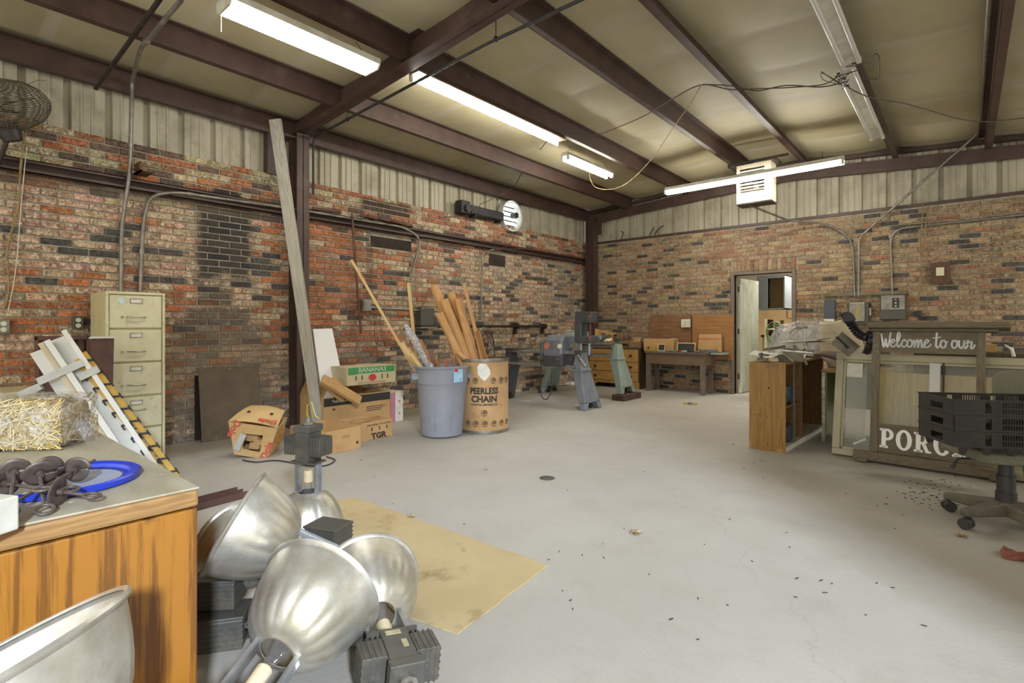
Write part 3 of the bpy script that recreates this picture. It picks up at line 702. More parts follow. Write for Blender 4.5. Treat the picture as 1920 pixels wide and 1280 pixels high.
# wall fan at the left edge
c = atD(-6, 199, 4.05)
M['cage'] = mat('dusty_fan_cage', S(126, 120, 100), S(84, 78, 66), 14, .7, .3)
t = thing('wall_fan', 'dusty round wall fan with wire cage at the upper left edge', 'fan', X=frame(c, (.70, .60, .2), (-.1, -.45, .8)))
mb = MB()
for (rr, z) in [(.06, .10), (.08, .1), (.1, .1), (.12, .098), (.16, .093), (.195, .086), (.225, .078), (.255, .068), (.283, .055), (.305, .039), (.32, .021), (.328, .004), (.328, -.012), (.32, -.028), (.305, -.044), (.283, -.059), (.255, -.073), (.22, -.085), (.175, -.095), (.14, .095), (.18, .09), (.21, .082), (.24, .074), (.27, .062), (.295, .048), (.315, .03), (.325, .012), (.33, -.005), (.325, -.02), (.315, -.035), (.295, -.052), (.27, -.066), (.24, -.08), (.2, -.09), (.15, -.1), (.1, -.105)]:
    mb.tube([(rr*math.cos(a*PI/24), rr*math.sin(a*PI/24), z*1.7) for a in range(48)], .003, 4, closed=True)
for a in range(36):
    ca, sa = math.cos(a*PI/18), math.sin(a*PI/18)
    mb.tube([(r_*ca, r_*sa, z_*1.7) for r_, z_ in ((.03, .105), (.14, .1), (.24, .078), (.3, .046), (.332, 0), (.3, -.05), (.24, -.082), (.12, -.105), (.04, -.108))], .0022, 4)
obj('wire_cage', mb, 'cage', t)
mb = MB(); mb.lathe([(0, .13), (.05, .125), (.055, .09), (0, .09)], 16); obj('hub', mb, 'steel_dark', t, smooth=40)
for a in range(3):
    mb = MB(); mb.sheet(lambda u, v: ((.04+.24*u), (.15*(v-.5)*(.5+u)), .04*(v-.5)), 6, 6, X=RZ(a*2*PI/3)); obj('blade', mb, 'steel_dark', t, solid=.003)
mb = MB(); mb.lathe([(0, -.26), (.06, -.26), (.075, -.2), (.075, -.12), (0, -.12)], 20); obj('motor', mb, 'steel_dark', t, smooth=40)
mb = MB(); mb.tube([(0, 0, -.2), (-.15, -.05, -.4), (-.5, -.1, -.5)], .018, 8); obj('mount_arm', mb, 'steel_dark', t)
mb = MB(); mb.tube([(.3, .0, .1), (.36, .03, .12), (.42, .02, .1)], .002, 4); obj('loose_wire', mb, 'cage', t)
# -- hanging wires under the roof
Z = 3.58
wire('extension_cord', [(1044, 246, 'z', 3.6), (1080, 251, 'z', Z), (1120, 252, 'z', Z), (1165, 236, 'z', Z), (1210, 216, 'z', Z), (1260, 186, 'z', Z), (1315, 159, 'z', 3.62), (1370, 168, 'z', 3.56), (1425, 166, 'z', 3.55), (1480, 164, 'z', 3.55), (1545, 158, 'z', 3.55), (1575, 140, 'z', 3.58)], .006, 'wire_d', 'long sagging cord from the lit strip light to the unlit lights', 'cord')
wire('extension_cord', [(1318, 158, 'z', 3.62), (1372, 161, 'z', 3.57), (1420, 170, 'z', 3.55), (1475, 160, 'z', 3.55), (1540, 163, 'z', 3.55), (1590, 152, 'z', 3.56)], .006, 'wire_d', 'second cord twisted around the long one near the ridge', 'cord')
wire('extension_cord', [(1315, 158, 'z', 3.62), (1300, 185, 'z', 3.55), (1285, 208, 'z', 3.5), (1262, 240, 'z', 3.45), (1220, 300, 'z', 3.4), (1180, 340, 'z', 3.35), (1150, 354, 'z', 3.33), (1118, 352, 'z', 3.34), (1106, 335, 'z', 3.4), (1106, 322, 'z', 3.46)], .005, 'wire_y', 'pale cord looping down from the ridge to the short lit light', 'cord')
wire('extension_cord', [(1585, 160, 'z', 3.58), (1605, 172, 'z', 3.56), (1640, 185, 'z', 3.56), (1690, 193, 'z', 3.55), (1740, 206, 'z', 3.54), (1795, 222, 'z', 3.53), (1850, 228, 'z', 3.53), (1930, 220, 'z', 3.54)], .006, 'wire_d', 'dark cord sagging from the unlit lights to the right edge', 'cord')
wire('loose_cord', [(1585, 125, 'z', 3.6), (1610, 122, 'z', 3.56), (1632, 116, 'z', 3.52), (1640, 102, 'z', 3.52), (1648, 106, 'z', 3.5), (1648, 135, 'z', 3.5), (1645, 148, 'z', 3.52), (1615, 146, 'z', 3.56)], .005, 'wire_d', 'stiff looped cord sticking out from the unlit lights', 'cord')
R_ = random.Random(4)
for i, (cx, cy, lb) in enumerate([(1560, 150, 'tangled plug cord left of the unlit lights'), (1575, 162, 'tangled plug cord below the joint of the unlit lights'), (1590, 140, 'tangled plug cord wrapped over the unlit light joint')]):
    pts = [(cx+R_.uniform(-26, 22), cy+R_.uniform(-16, 14), 'z', R_.uniform(3.5, 3.56)) for _ in range(7)]
    q = [P(*p) for p in pts]; t = thing('plug_cord', lb, 'cord', q[0])
    mb = MB(); mb.tube([p-q[0] for p in spline(q, 5)], .004, 5); obj('cord', mb, 'wire_d', t, smooth=60)
    mb = MB(); X = frame(q[-1]-q[0], q[-1]-q[-2], (0, 0, 1)); mb.box(-.01, -.012, -.01, .035, .012, .01, X=X); obj('plug', mb, 'black', t, bevel=.003)
wire('extension_cord', [(1028, 262, 'z', 3.56), (1005, 290, 'x', -5.0), (985, 312, 'x', -5.3), (970, 340, 'x', -5.6), (955, 356, 'x', -5.8), (925, 372, 'x', -5.95), (900, 384, 'x', -6.0), (886, 400, 'x', -6.02), (855, 405, 'x', -6.05), (825, 407, 'x', -6.06)], .006, 'wire_d', 'dark cord running from the long lit light to the black blower', 'cord')
wire('electric_cable', [(965, 432, 'x', -6.0), (960, 452, 'x', -5.95), (950, 462, 'x', -5.95), (930, 467, 'x', -5.95)], .007, 'wire_d', 'short black cord hanging from the exhaust fan over the girt', 'cord')
wire('loose_wire', [(1000, 165, 'z', 3.68), (1185, 175, 'z', 3.68), (1195, 192, 'z', 3.6)], .002, 'wire_d', 'thin loose wire end dangling from the roof insulation', 'wire') if False else None
# -- conduits on the rear wall
conduit('conduit', [(1404, 384, 'y', 8.2), (1480, 414, 'y', 9.2), (1548, 418, 'y', 9.46), (1598, 446, 'y', 9.48), (1602, 556, 'y', 9.49)], .016, 'galv', 'flexible conduit curving from the unit heater to the left switch box', .18)
conduit('conduit', [(.13, 2.2, 3.52), (1838, 246, 'y', 9.3), (1610, 446, 'y', 9.47), (1609, 556, 'y', 9.49)], .017, 'galv', 'conduit slanting from the roof down to the left switch box', .1, couplings=((1, .85),))
conduit('conduit', [(1673, 556, 'y', 9.49), (1668, 430, 'y', 9.49), (1930, 401, 'y', 9.49)], .016, 'galv', 'level conduit turning down into the right breaker box', .22, couplings=((0, .9), (1, .2)))
for a, lb in ((-3, 'left strand of the cord pair hanging beside the wall switch'), (5, 'right strand of the cord pair hanging beside the wall switch')):
    wire('hanging_cord', [(1735+a*1.2, 384, 'y', 9.47), (1731+a, 425, 'y', 9.46), (1728+a*.6, 470, 'y', 9.47), (1729-a*.3, 510, 'y', 9.47), (1722+a*.3, 560, 'y', 9.47), (1724, 578, 'y', 9.47)], .007, 'cord_tan', lb, 'cord')
t = thing('cord_connector', 'dark connector block at the foot of the hanging cords', 'connector', onY(1722, 588, 9.47))
mb = MB(); mb.cbox((0, 0, 0), (.07, .05, .09)); obj('body', mb, 'black', t, bevel=.012)
mb = MB(); mb.box(-.06, -.02, -.03, -.03, .02, .03); obj('plug', mb, 'steel_dark', t, bevel=.004)
wire('wall_cable', [(1267, 438, 'y', 9.49), (1258, 452, 'y', 9.49), (1250, 478, 'y', 9.49), (1253, 505, 'y', 9.49), (1260, 528, 'y', 9.49), (1266, 555, 'y', 9.49), (1276, 572, 'y', 9.49), (1288, 587, 'y', 9.49), (1293, 600, 'y', 9.48)], .008, 'wire_y', 'pale cable hanging down the rear bricks to the plywood outlet', 'cable')
# electrical boxes
t = thing('switch_box', 'grey green fused switch box left on the rear bricks', 'switch box', onY(1609, 587, 9.43)-Vector((0, 0, .17)))
mb = MB(); mb.box(-.13, 0, 0, .13, .09, .34); obj('box', mb, 'ballast', t, bevel=.006)
mb = MB(); mb.box(-.115, -.03, .04, .09, 0, .33); obj('door', mb, 'galv', t, bevel=.01)
mb = MB(); mb.box(-.03, -.034, .09, .03, -.031, .27); obj('label_plate', mb, mat('yellow_label', S(176, 160, 100), S(140, 130, 90), 40, .6), t)
mb = MB(); mb.box(.13, .02, .13, .165, .05, .25); obj('handle', mb, 'galv', t, bevel=.006)
t = thing('breaker_box', 'grey breaker box right on the rear bricks', 'breaker box', onY(1674, 596, 9.43)-Vector((0, 0, .02)))
mb = MB(); mb.box(-.15, 0, 0, .15, .09, .36); obj('box', mb, 'ballast', t, bevel=.006)
mb = MB(); mb.box(-.14, -.012, .14, .14, 0, .35); obj('cover', mb, 'galv', t, bevel=.004)
mb = MB(); mb.box(-.005, -.016, .17, .075, -.012, .31); obj('switch_panel', mb, 'black', t)
mb = MB()
for i in range(3): mb.cbox((.035, -.018, .195+i*.045), (.022, .006, .02))
obj('breaker', mb, 'chrome', t)
mb = MB(); mb.box(-.9, .05, .37, .16, .09, .42); obj('backing_board', mb, mat('old_mount_board', S(128, 118, 94), S(104, 94, 74), 6, .8), t)
t = thing('thermostat', 'cream thermostat on a small brown board on the rear bricks', 'thermostat', onY(1761, 532, 9.48))
mb = MB(); mb.box(-.10, 0, 0, .12, .03, .3); obj('board', mb, wood('dark_board', S(98, 66, 40), S(70, 44, 26), 2), t, bevel=.004)
mb = MB(); mb.box(-.035, -.03, .11, .055, 0, .23); obj('housing', mb, 'cream', t, bevel=.006)
mb = MB(); mb.cbox((.01, -.032, .21), (.01, .004, .01)); obj('knob', mb, 'chrome', t)
t = thing('cable_trunking', 'slate blue metal trunking upright on the rear bricks', 'trunking', onY(1553, 612, 9.44))
mb = MB(); mb.box(-.06, 0, .12, .09, .07, .42); mb.box(-.05, 0, -.25, .08, .06, .0); obj('duct', mb, mat('slate_blue', S(74, 82, 90), S(62, 68, 76), 6, .5), t, bevel=.004)
mb = MB(); mb.box(-.06, -.005, 0, .08, .05, .12); obj('switch_plate', mb, 'paper', t, bevel=.004)
t = wall_box('power_outlet', 'pale outlet box fixed on the plywood sheets above the bench', 'power outlet', onY(1286, 606, 9.45), .16, .06, .15, 'paper')
mb = MB(); mb.cyl((0, -.035, .03), (0, -.03, .03), .025, n=14); mb.cyl((0, -.035, -.03), (0, -.03, -.03), .025, n=14); obj('socket', mb, 'cream', t)
# cobweb debris on the flashing
for i, (px, lb) in enumerate([(1164, 'small dark scrap of tape stuck on the flashing near the corner'), (1218, 'dark crumpled leaf stuck on the flashing'), (1228, 'dark twig stuck on the flashing')]):
    p = onY(px, 440, 9.5); p.z = BT+.01; mb = MB(); mb.tube(spline([p, p+Vector((.03, 0, .06)), p+Vector((.05+.03*i, 0, .13)), p+Vector((.09*i, 0, .16))], 4), .01, 5, rs=None)
    obj('debris_scrap', mb, 'black', label=lb, cat='debris')
# ================================================================ LEFT SIDE
# filing cabinet
M['cream_dirty'] = mat('grimy_cream_paint', S(216, 211, 178), S(202, 195, 160), 4, .45, dirt=S(132, 120, 84), dscale=11, dlo=.58, dhi=.8)
t = thing('filing_cabinet', 'tall cream five drawer filing cabinet with grimy drawer fronts', 'filing cabinet', (-5.73, 1.32, 0))
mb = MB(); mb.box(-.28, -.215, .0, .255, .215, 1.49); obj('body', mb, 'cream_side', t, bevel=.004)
mb = MB(); mb.box(.255, -.215, 0, .28, -.195, 1.49); mb.box(.255, .195, 0, .28, .215, 1.49); mb.box(.255, -.195, 1.468, .28, .195, 1.49); mb.box(.255, -.195, 0, .28, .195, .03)
obj('face_frame', mb, 'cream', t, bevel=.003)
for i, (z0, z1) in enumerate([(.035, .30), (.31, .58), (.59, .875), (.885, 1.165), (1.175, 1.463)]):
    dx = .268 if i != 1 else .276
    mb = MB(); mb.box(.255, -.190, z0+.004, dx+.004, .190, z1-.004); d_ = obj('drawer', mb, 'cream_dirty', t, bevel=.004)
    x = dx+.004; h = z1-z0
    mb = MB(); zz = z1-.05
    for a in ((-.045, zz-.02, .045, zz-.015), (-.045, zz+.015, .045, zz+.02), (-.045, zz-.02, -.04, zz+.02), (.04, zz-.02, .045, zz+.02)): mb.box(x, a[0], a[1], x+.005, a[2], a[3])
    obj('label_holder', mb, 'chrome', d_)
    mb = MB(); mb.box(x, -.04, zz-.015, x+.002, .04, zz+.015); obj('label_card', mb, 'paper', d_)
    zz = z1-.19 if i > 1 else z1-.11
    mb = MB(); mb.tube([(x, -.065, zz), (x+.024, -.058, zz), (x+.03, -.02, zz-.002), (x+.03, .03, zz-.002), (x+.024, .06, zz), (x, .068, zz)], .0055, 6); obj('handle', mb, 'chrome', d_, smooth=60)
    mb = MB(); mb.cyl((x, -.10, zz), (x+.008, -.10, zz), .009, n=12); obj('lock', mb, 'chrome', d_)
mb = MB(); mb.box(.2735, -.12, 1.43-.04, .2745, -.085, 1.44, X=TR(0, 0, 0)); obj('sticker', xf(mb, TR(0, -.1, 1.4) @ RX(.5) @ TR(0, .1, -1.4)), mat('pale_blue_sticker', S(190, 214, 222)), t)
# small cream cabinet
t = thing('small_cabinet', 'small low cream cabinet half hidden behind the straw bale', 'cabinet', (-5.77, .60, 0))
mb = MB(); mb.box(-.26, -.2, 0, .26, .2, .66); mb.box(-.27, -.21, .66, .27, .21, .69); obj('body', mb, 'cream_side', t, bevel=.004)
mb = MB(); mb.box(.262, -.17, .05, .275, .17, .62); obj('door', mb, 'cream', t, bevel=.004)
# brown metal panels
M['brown_sheet'] = mat('brown_sheet_metal', S(96, 66, 56), S(84, 58, 48), 6, .5, dirt=S(60, 42, 34), dlo=.5, dhi=.75)
p0, p1 = onX(69, 640, -5.12), onX(171, 640, -5.12)
t = thing('metal_sheet', 'brown ribbed metal panel standing on edge left of the filing cabinet', 'metal panel', (-5.12, p0.y, 0), (0, -.09, 0))
w = p1.y-p0.y; mb = MB(); mb.box(0, 0, 0, .012, w, 1.12); mb.box(.0, 0, 1.09, .06, w, 1.12); mb.box(0, 0, 0, .06, .015, 1.12); mb.box(0, w-.02, 0, .06, w, 1.12); obj('sheet', mb, 'brown_sheet', t)
for y_ in (w*.6, w*.78):
    mb = MB(); mb.box(.012, y_, 0, .035, y_+.035, 1.09); obj('rib', mb, 'brown_sheet', t)
p0, p1 = onX(173, 640, -4.98), onX(217, 640, -4.98)
t = thing('metal_sheet', 'plain brown metal panel with slanted edge overlapping the cabinet', 'metal panel', (-4.98, p0.y, 0), (0, -.06, 0))
w = p1.y-p0.y; mb = MB(); mb.prism([(0, 0), (w*.75, 0), (w, 1.1), (0, 1.1)], 0, .02, X=Matrix(((0, 0, 1, 0), (1, 0, 0, 0), (0, 1, 0, 0), (0, 0, 0, 1)))); obj('sheet', mb, 'brown_sheet', t)
mb = MB(); mb.box(-.05, 0, 1.1, .03, w, 1.115); obj('top_flange', mb, 'white_lam', t)
# bundle of white boards and shelf standards, leaning
bot, top = Vector((-3.86, 1.13, 0)), onX(105, 634, -4.72)
u = (top-bot); L = u.length; u.normalize(); view = ((bot+top)/2-Vector((0, 0, HC))).normalized()
w_ = view.cross(u); w_.normalize(); 
if w_.dot(Vector((CA, SA, 0))) < 0: w_ = -w_
n_ = u.cross(w_); n_ = n_ if n_.dot(view) < 0 else -n_
BX = Matrix((w_, n_, u)).transposed().to_4x4(); BX.translation = bot
t = thing('board_bundle', 'bundle of white laminated boards taped together and leaning behind the desk', 'boards', X=BX)
M['beige_edge'] = mat('beige_board_edge', S(196, 184, 156), S(184, 172, 142), 8, .6)
specs = [(-.165, -.10, -.06, -.042, 'white_lam', -.01), (-.10, -.068, -.05, .02, 'beige_edge', .0), (-.066, -.03, -.04, .03, 'white_lam', -.005), (-.03, .045, -.04, -.022, 'white_lam', .01), (.045, .075, -.04, .03, 'white_lam', .02)]
for i, (a, b, c_, d_, m_, dz) in enumerate(specs):
    mb = MB(); mb.box(a, c_, 0.03, b, d_, L+dz); obj('board', mb, m_, t, bevel=.002)
M['tape'] = mat('silver_tape', S(190, 190, 184), S(172, 172, 164), 12, .35)
for z0, a, b in ((L*.80, -.21, .05), (L*.74, -.02, .10)):
    mb = MB(); mb.box(a, .031, z0, b, .034, z0+.055); mb.box(a, -.062, z0, a+.003, .034, z0+.055); obj('tape_band', mb, 'tape', t)
mb = MB(); mb.box(-.33, -.03, L*.80, -.20, -.027, L*.80+.05); obj('tape_tail', mb, 'tape', t)
M['yellow'] = mat('mustard_standard', S(196, 156, 66), S(180, 140, 56), 6, .5)
for i, (wx, lb) in enumerate([(.085, 'mustard shelf standard with black hooks touching the board bundle'), (.125, 'mustard shelf standard with black hooks farthest right of the bundle')]):
    X = BX @ TR(wx, -.01, .0) @ RY(-.045+.01*i)
    t = thing('shelf_standard', lb, 'shelf standard', X=X)
    Ls = L*(.86+.02*i); mb = MB(); mb.box(-.012, -.012, 0.01, .02, .012, Ls); obj('rail', mb, 'yellow', t, bevel=.002)
    for j in range(12):
        mb = MB(); z = .12+j*.11
        if z > Ls-.05: break
        mb.box(-.03, .012, z-.004, .03, .022, z+.008, X=TR(0, 0, z) @ RY(.5) @ TR(0, 0, -z)); mb.box(-.03, .005, z-.018, -.02, .022, z+.014); mb.box(.02, .012, z-.03, .03, .022, z+.014); obj('hook', mb, 'black', t)
# ---------------- desk in the left foreground
def oak():
    k = NT('honey_oak_veneer'); v = k.coord((.4, 1, .085)); w = k.noise(v, 3.6, 2, .45, .6)
    fr = k.math('FRACT', k.math('MULTIPLY', w, 9)); tri = k.math('ABSOLUTE', k.math('SUBTRACT', fr, .5))
    f = k.noise(k.coord((3, 1, .035)), 110, 5, .7); m_ = k.noise(k.coord((3, 1, .05)), 28, 4, .6)
    fac = k.math('ADD', k.math('ADD', k.ramp(tri, .0, .30), k.math('MULTIPLY', k.math('SUBTRACT', f, .5), 3.2)), k.math('MULTIPLY', k.math('SUBTRACT', m_, .5), 2.4))
    col = k.mix(k.ramp(fac, .1, .7), S(112, 71, 27), S(154, 102, 35))
    col = k.mix(k.ramp(k.noise(k.coord(), 9, 4, .5), .68, .76), col, S(88, 56, 26))
    col = k.mix(k.math('MULTIPLY', k.ramp(k.noise(k.coord(), 1.4, 4, .5), .45, .7), .35), col, S(136, 88, 30))
    k.set(k.b.inputs['Base Color'], col); k.b.inputs['Roughness'].default_value = .38; return k.m
M['oak'] = oak()
M['desk_top'] = mat('dusty_tan_laminate', S(170, 162, 140), S(150, 141, 118), 5, .5, stretch=(1, 3, 1), dirt=S(226, 220, 196), dscale=26, dlo=.64, dhi=.7)
M['desk_edge'] = wood('desk_edge_laminate', S(160, 124, 78), S(136, 102, 60), 1, 3, .4)
DXr, DYr, DZt = -1.60, .535, .75
t = thing('desk', 'large oak veneer desk with dusty laminate top in the left foreground', 'desk', (-2.45, .0, 0))
mb = MB(); mb.box(-.85, -.6, DZt-.006, DXr+2.45-.004, DYr, DZt); obj('top_surface', mb, 'desk_top', t, bevel=.003)
mb = MB(); mb.box(-.85, -.6, DZt-.052, DXr+2.45, DYr-.003, DZt-.006); obj('desk_top', mb, 'desk_edge', t, bevel=.008)
mb = MB(); mb.box(DXr+2.45-.03, -.6, 0.0, DXr+2.45-.003, DYr-.006, DZt-.057); obj('end_panel', mb, 'oak', t, bevel=.004)
mb = MB(); mb.box(-.83, DYr-.035, .12, DXr+2.45-.032, DYr-.012, DZt-.06); obj('modesty_panel', mb, 'oak', t)
mb = MB(); mb.box(-.85, -.58, 0, -.82, DYr-.01, DZt-.057); obj('end_panel', mb, 'oak', t)
# straw bale in plastic wrap
c = onZ(-14, 850, DZt); RT = Vector((CA, SA, 0)); FW = Vector((-SA, CA, 0))
ang_b = math.atan2(SA, CA)+.18
t = thing('straw_bale', 'small straw bale wrapped in clear plastic on the desk', 'straw bale', (c.x, c.y, DZt), (0, 0, ang_b))
c2 = c+FW*.12; t.location = (c2.x, c2.y, DZt)
BL, BW, BH = .38, .22, .185
M['straw'] = mat('straw', S(176, 152, 92), S(136, 112, 62), 30, .6, stretch=(1, 1, 3))
M['straw2'] = mat('pale_straw', S(204, 184, 126), None, rough=.5)
def rbox(mb, sx, sy, sz, wob=0, seed=0, n=14, z0=0, e=.28):
    for ax in range(6):
        def fn(u, v, ax=ax):
            a, b = 2*u-1, 2*v-1
            p = {0: (1, a, b), 1: (-1, -a, b), 2: (-a, 1, b), 3: (a, -1, b), 4: (a, b, 1), 5: (-a, b, -1)}[ax]
            V = Vector(p); s_ = (abs(V.x)**6+abs(V.y)**6+abs(V.z)**6)**(1/6); V = V/s_
            q = Vector((V.x*sx/2, V.y*sy/2, V.z*sz/2+sz/2+z0))
            if wob:
                nn = noise.noise_vector(q*9+Vector((seed, 0, 0))); q += nn*wob+noise.noise_vector(q*28+Vector((seed, 5, 0)))*wob*.6
            q.z = max(q.z, z0); return q
        mb.sheet(fn, n, n)
mb = MB(); rbox(mb, BL-.02, BW-.02, BH-.012, .006, 1, 18); obj('bale_core', mb, 'straw', t)
R_ = random.Random(11); mb = MB()
for i in range(900):
    face = R_.choice('ffffttr'); l = R_.uniform(.03, .10); a = R_.gauss(0, .9)
    if face == 'f': p = Vector((R_.uniform(-.47, .46)*BL, -BW/2+.004-R_.random()*.006, R_.uniform(.05, .95)*BH)); d = Vector((math.cos(a), R_.gauss(0, .08), math.sin(a)))
    elif face == 't': p = Vector((R_.uniform(-.47, .46)*BL, R_.uniform(-.46, .46)*BW, BH-.004+R_.random()*.005)); d = Vector((math.cos(a), math.sin(a), R_.gauss(0, .06)))
    else: p = Vector((BL/2-.004+R_.random()*.005, R_.uniform(-.46, .46)*BW, R_.uniform(.05, .95)*BH)); d = Vector((R_.gauss(0, .06), math.cos(a), math.sin(a)))
    e = p+d*l; e.x = min(max(e.x, -BL*.49), BL*.49); e.z = min(max(e.z, .006), BH+.002); e.y = min(max(e.y, -BW*.53), BW*.5)
    up = Vector((0, -1, 0)) if face == 'f' else (Vector((0, 0, 1)) if face == 't' else Vector((1, 0, 0)))
    if (e-p).length < .01: continue
    sd = (e-p).normalized().cross(up)*R_.uniform(.0012, .0028)
    mb.add([p-sd, p+sd, e+sd*.6, e-sd*.6], [(0, 1, 2, 3)], 1 if R_.random() < .5 else 0)
o = obj('straw_stalks', mb, ['straw', 'straw2'], t); o['kind'] = 'stuff'
def wrap_mat(name, a=.22, tint=S(225, 225, 222), sc_=30):
    k = NT(name); v = k.coord(); n1 = k.noise(v, sc_, 4, .6, 1.5)
    k.set(k.b.inputs['Base Color'], tint); k.b.inputs['Roughness'].default_value = .12
    k.b.inputs['Specular IOR Level'].default_value = .8
    k.set(k.b.inputs['Alpha'], k.math('ADD', a*.5, k.math('MULTIPLY', k.ramp(n1, .5, .68), a*1.7)))
    k.bump(n1, .9, .02); return k.m
M['wrap'] = wrap_mat('clear_plastic_wrap')
mb = MB(); rbox(mb, BL+.03, BW+.016, BH+.01, .008, 7, 22)
# gathered tail
mb.sheet(lambda u, v: ((BL/2-.02+.05*u), (.12*(v-.5))*(1-.5*u)+.02*math.sin(v*22)*u, BH*.55-.07*u+.03*math.sin(v*17)), 10, 26)
obj('plastic_wrap', mb, 'wrap', t, smooth=60)
# blue lid
c = onZ(124, 906, DZt)
M['blue'] = mat('blue_lid_plastic', S(38, 60, 176), S(30, 50, 156), 5, .35)
M['blue_in'] = mat('dusty_blue_lid_face', S(140, 150, 176), S(150, 154, 164), 4, .5, dirt=S(170, 166, 156), dlo=.4, dhi=.7)
t = thing('bucket_lid', 'round blue plastic bucket lid lying on the desk', 'lid', c)
mb = MB(); mb.lathe([(.128, .004), (.130, .0), (.155, .0), (.172, .004), (.174, .018), (.168, .022), (.150, .017), (.145, .008), (.128, .008)], 56); obj('rim', mb, 'blue', t, smooth=40)
mb = MB(); mb.lathe([(0, .006), (.129, .006)], 48); mb.lathe([(0, .001), (.129, .001)], 48); obj('face', mb, 'blue_in', t)
for i in range(10):
    mb = MB(); mb.cbox((.149, 0, .013), (.012, .005, .006), X=RZ(.2+i*.13)); obj('rib', mb, 'blue', t)
# earth anchors
M['anchor'] = mat('brown_cast_anchor', S(104, 92, 84), S(84, 72, 64), 20, .5, .4)
def anchor(lb, a, b, frac, r=.028, tilt=.0):
    t = thing('screw_anchor', lb, 'screw anchor', X=frame(a, b-a, (0, 0, 1)), group=None); L = (b-a).length
    mb = MB(); mb.cyl((0, 0, 0), (L-.02, 0, 0), 0.0040, n=10); obj('rod', mb, 'anchor', t, smooth=40)
    mb = MB(); mb.tube([(L-.004+.017*math.cos(k*PI/9), .017*math.sin(k*PI/9), 0) for k in range(18)], 0.0040, 7, closed=True); obj('eye', mb, 'anchor', t, smooth=60)
    x = L*frac
    def fn(u, v): a_ = u*2*PI*1.02; rr = .006+r*v; return (x+.012*(u-.5), rr*math.cos(a_), rr*math.sin(a_))
    mb = MB(); mb.sheet(fn, 36, 3); obj('helix_plate', mb, 'anchor', t, solid=.002, smooth=40)
    mb = MB(); mb.cyl((x-.012, 0, 0), (x+.012, 0, 0), .008, n=12); obj('hub', mb, 'anchor', t, smooth=40)
    return t
zl = DZt
anchor('screw anchor lying across the blue lid with its tip to the right', onZ(177, 862, zl+.055), onZ(6, 952, zl+.03), .24)
anchor('screw anchor with its plate raised in the middle of the pile', onZ(74, 884, zl+.075), onZ(84, 957, zl+.01), .05)
anchor('screw anchor at the far left of the pile pointing to the desk edge', onZ(28, 880, zl+.078), onZ(16, 962, zl+.02), .05)
anchor('screw anchor whose eye lies farthest right on the desk', onZ(60, 917, zl+.045), onZ(176, 929, zl+.022), .42, .032)
anchor('screw anchor lying level along the left of the pile', onZ(-30, 900, zl+.05), onZ(82, 917, zl+.05), .35)
anchor('screw anchor with small plate behind the pile', onZ(86, 876, zl+.06), onZ(132, 918, zl+.035), .1, .03)
# grey box at the very edge
p = onZ(-8, 1000, zl)
t = thing('metal_box', 'pale grey metal box at the left edge of the desk', 'box', (p.x, p.y-.0, zl), (0, 0, .5))
mb = MB(); mb.box(-.10, -.04, 0.0, .022, .03, .075); obj('body', mb, 'fixture', t, bevel=.004)
mb = MB(); mb.cyl((.0, -.041, .04), (.0, -.045, .04), .02, n=20); obj('knockout', mb, 'galv', t)
# steel channels on the floor behind the desk
pa, pb = onZ(380, 952, 0), onZ(462, 930, 0)
for i, lb in enumerate(['brown steel angle on the floor nearest the reflectors', 'brown steel angle on the floor, middle one', 'brown steel angle on the floor nearest the wall']):
    d = (pb-pa).normalized(); nrm = Vector((-d.y, d.x, 0)); o_ = pa-d*.5+nrm*(i*.075-.03)
    t = thing('steel_angle', lb, 'steel angle', X=frame(o_, d, (0, 0, 1))); Lx = (pb-pa).length+.5
    mb = MB(); mb.box(0, 0, 0.001, Lx, .06, .005); mb.box(0, 0, 0.001, Lx, .005, .045); obj('bar', mb, 'brown_sheet', t)
# ================================================================ ALONG THE LEFT WALL
# plate over the old fireplace opening
M['rusty_plate'] = mat('stained_steel_plate', S(104, 90, 72), S(84, 72, 58), 4, .5, .3, dirt=S(142, 124, 84), dscale=2.5, dlo=.55, dhi=.75)
pa, pb = onX(378, 838, -5.93), onX(490, 838, -5.93)
t = thing('steel_plate', 'stained steel plate leaning over the opening in the bricks', 'steel plate', (-5.91, (pa.y+pb.y)/2, 0), (0, -.14, 0))
w = (pb.y-pa.y)/2+.005; mb = MB(); mb.box(-.003, -w, 0, .003, w, .76); obj('sheet', mb, 'rusty_plate', t)
mb = MB(); mb.cyl((.003, 0, .74), (.006, 0, .74), .006, n=8); obj('bolt', mb, 'chrome', t)
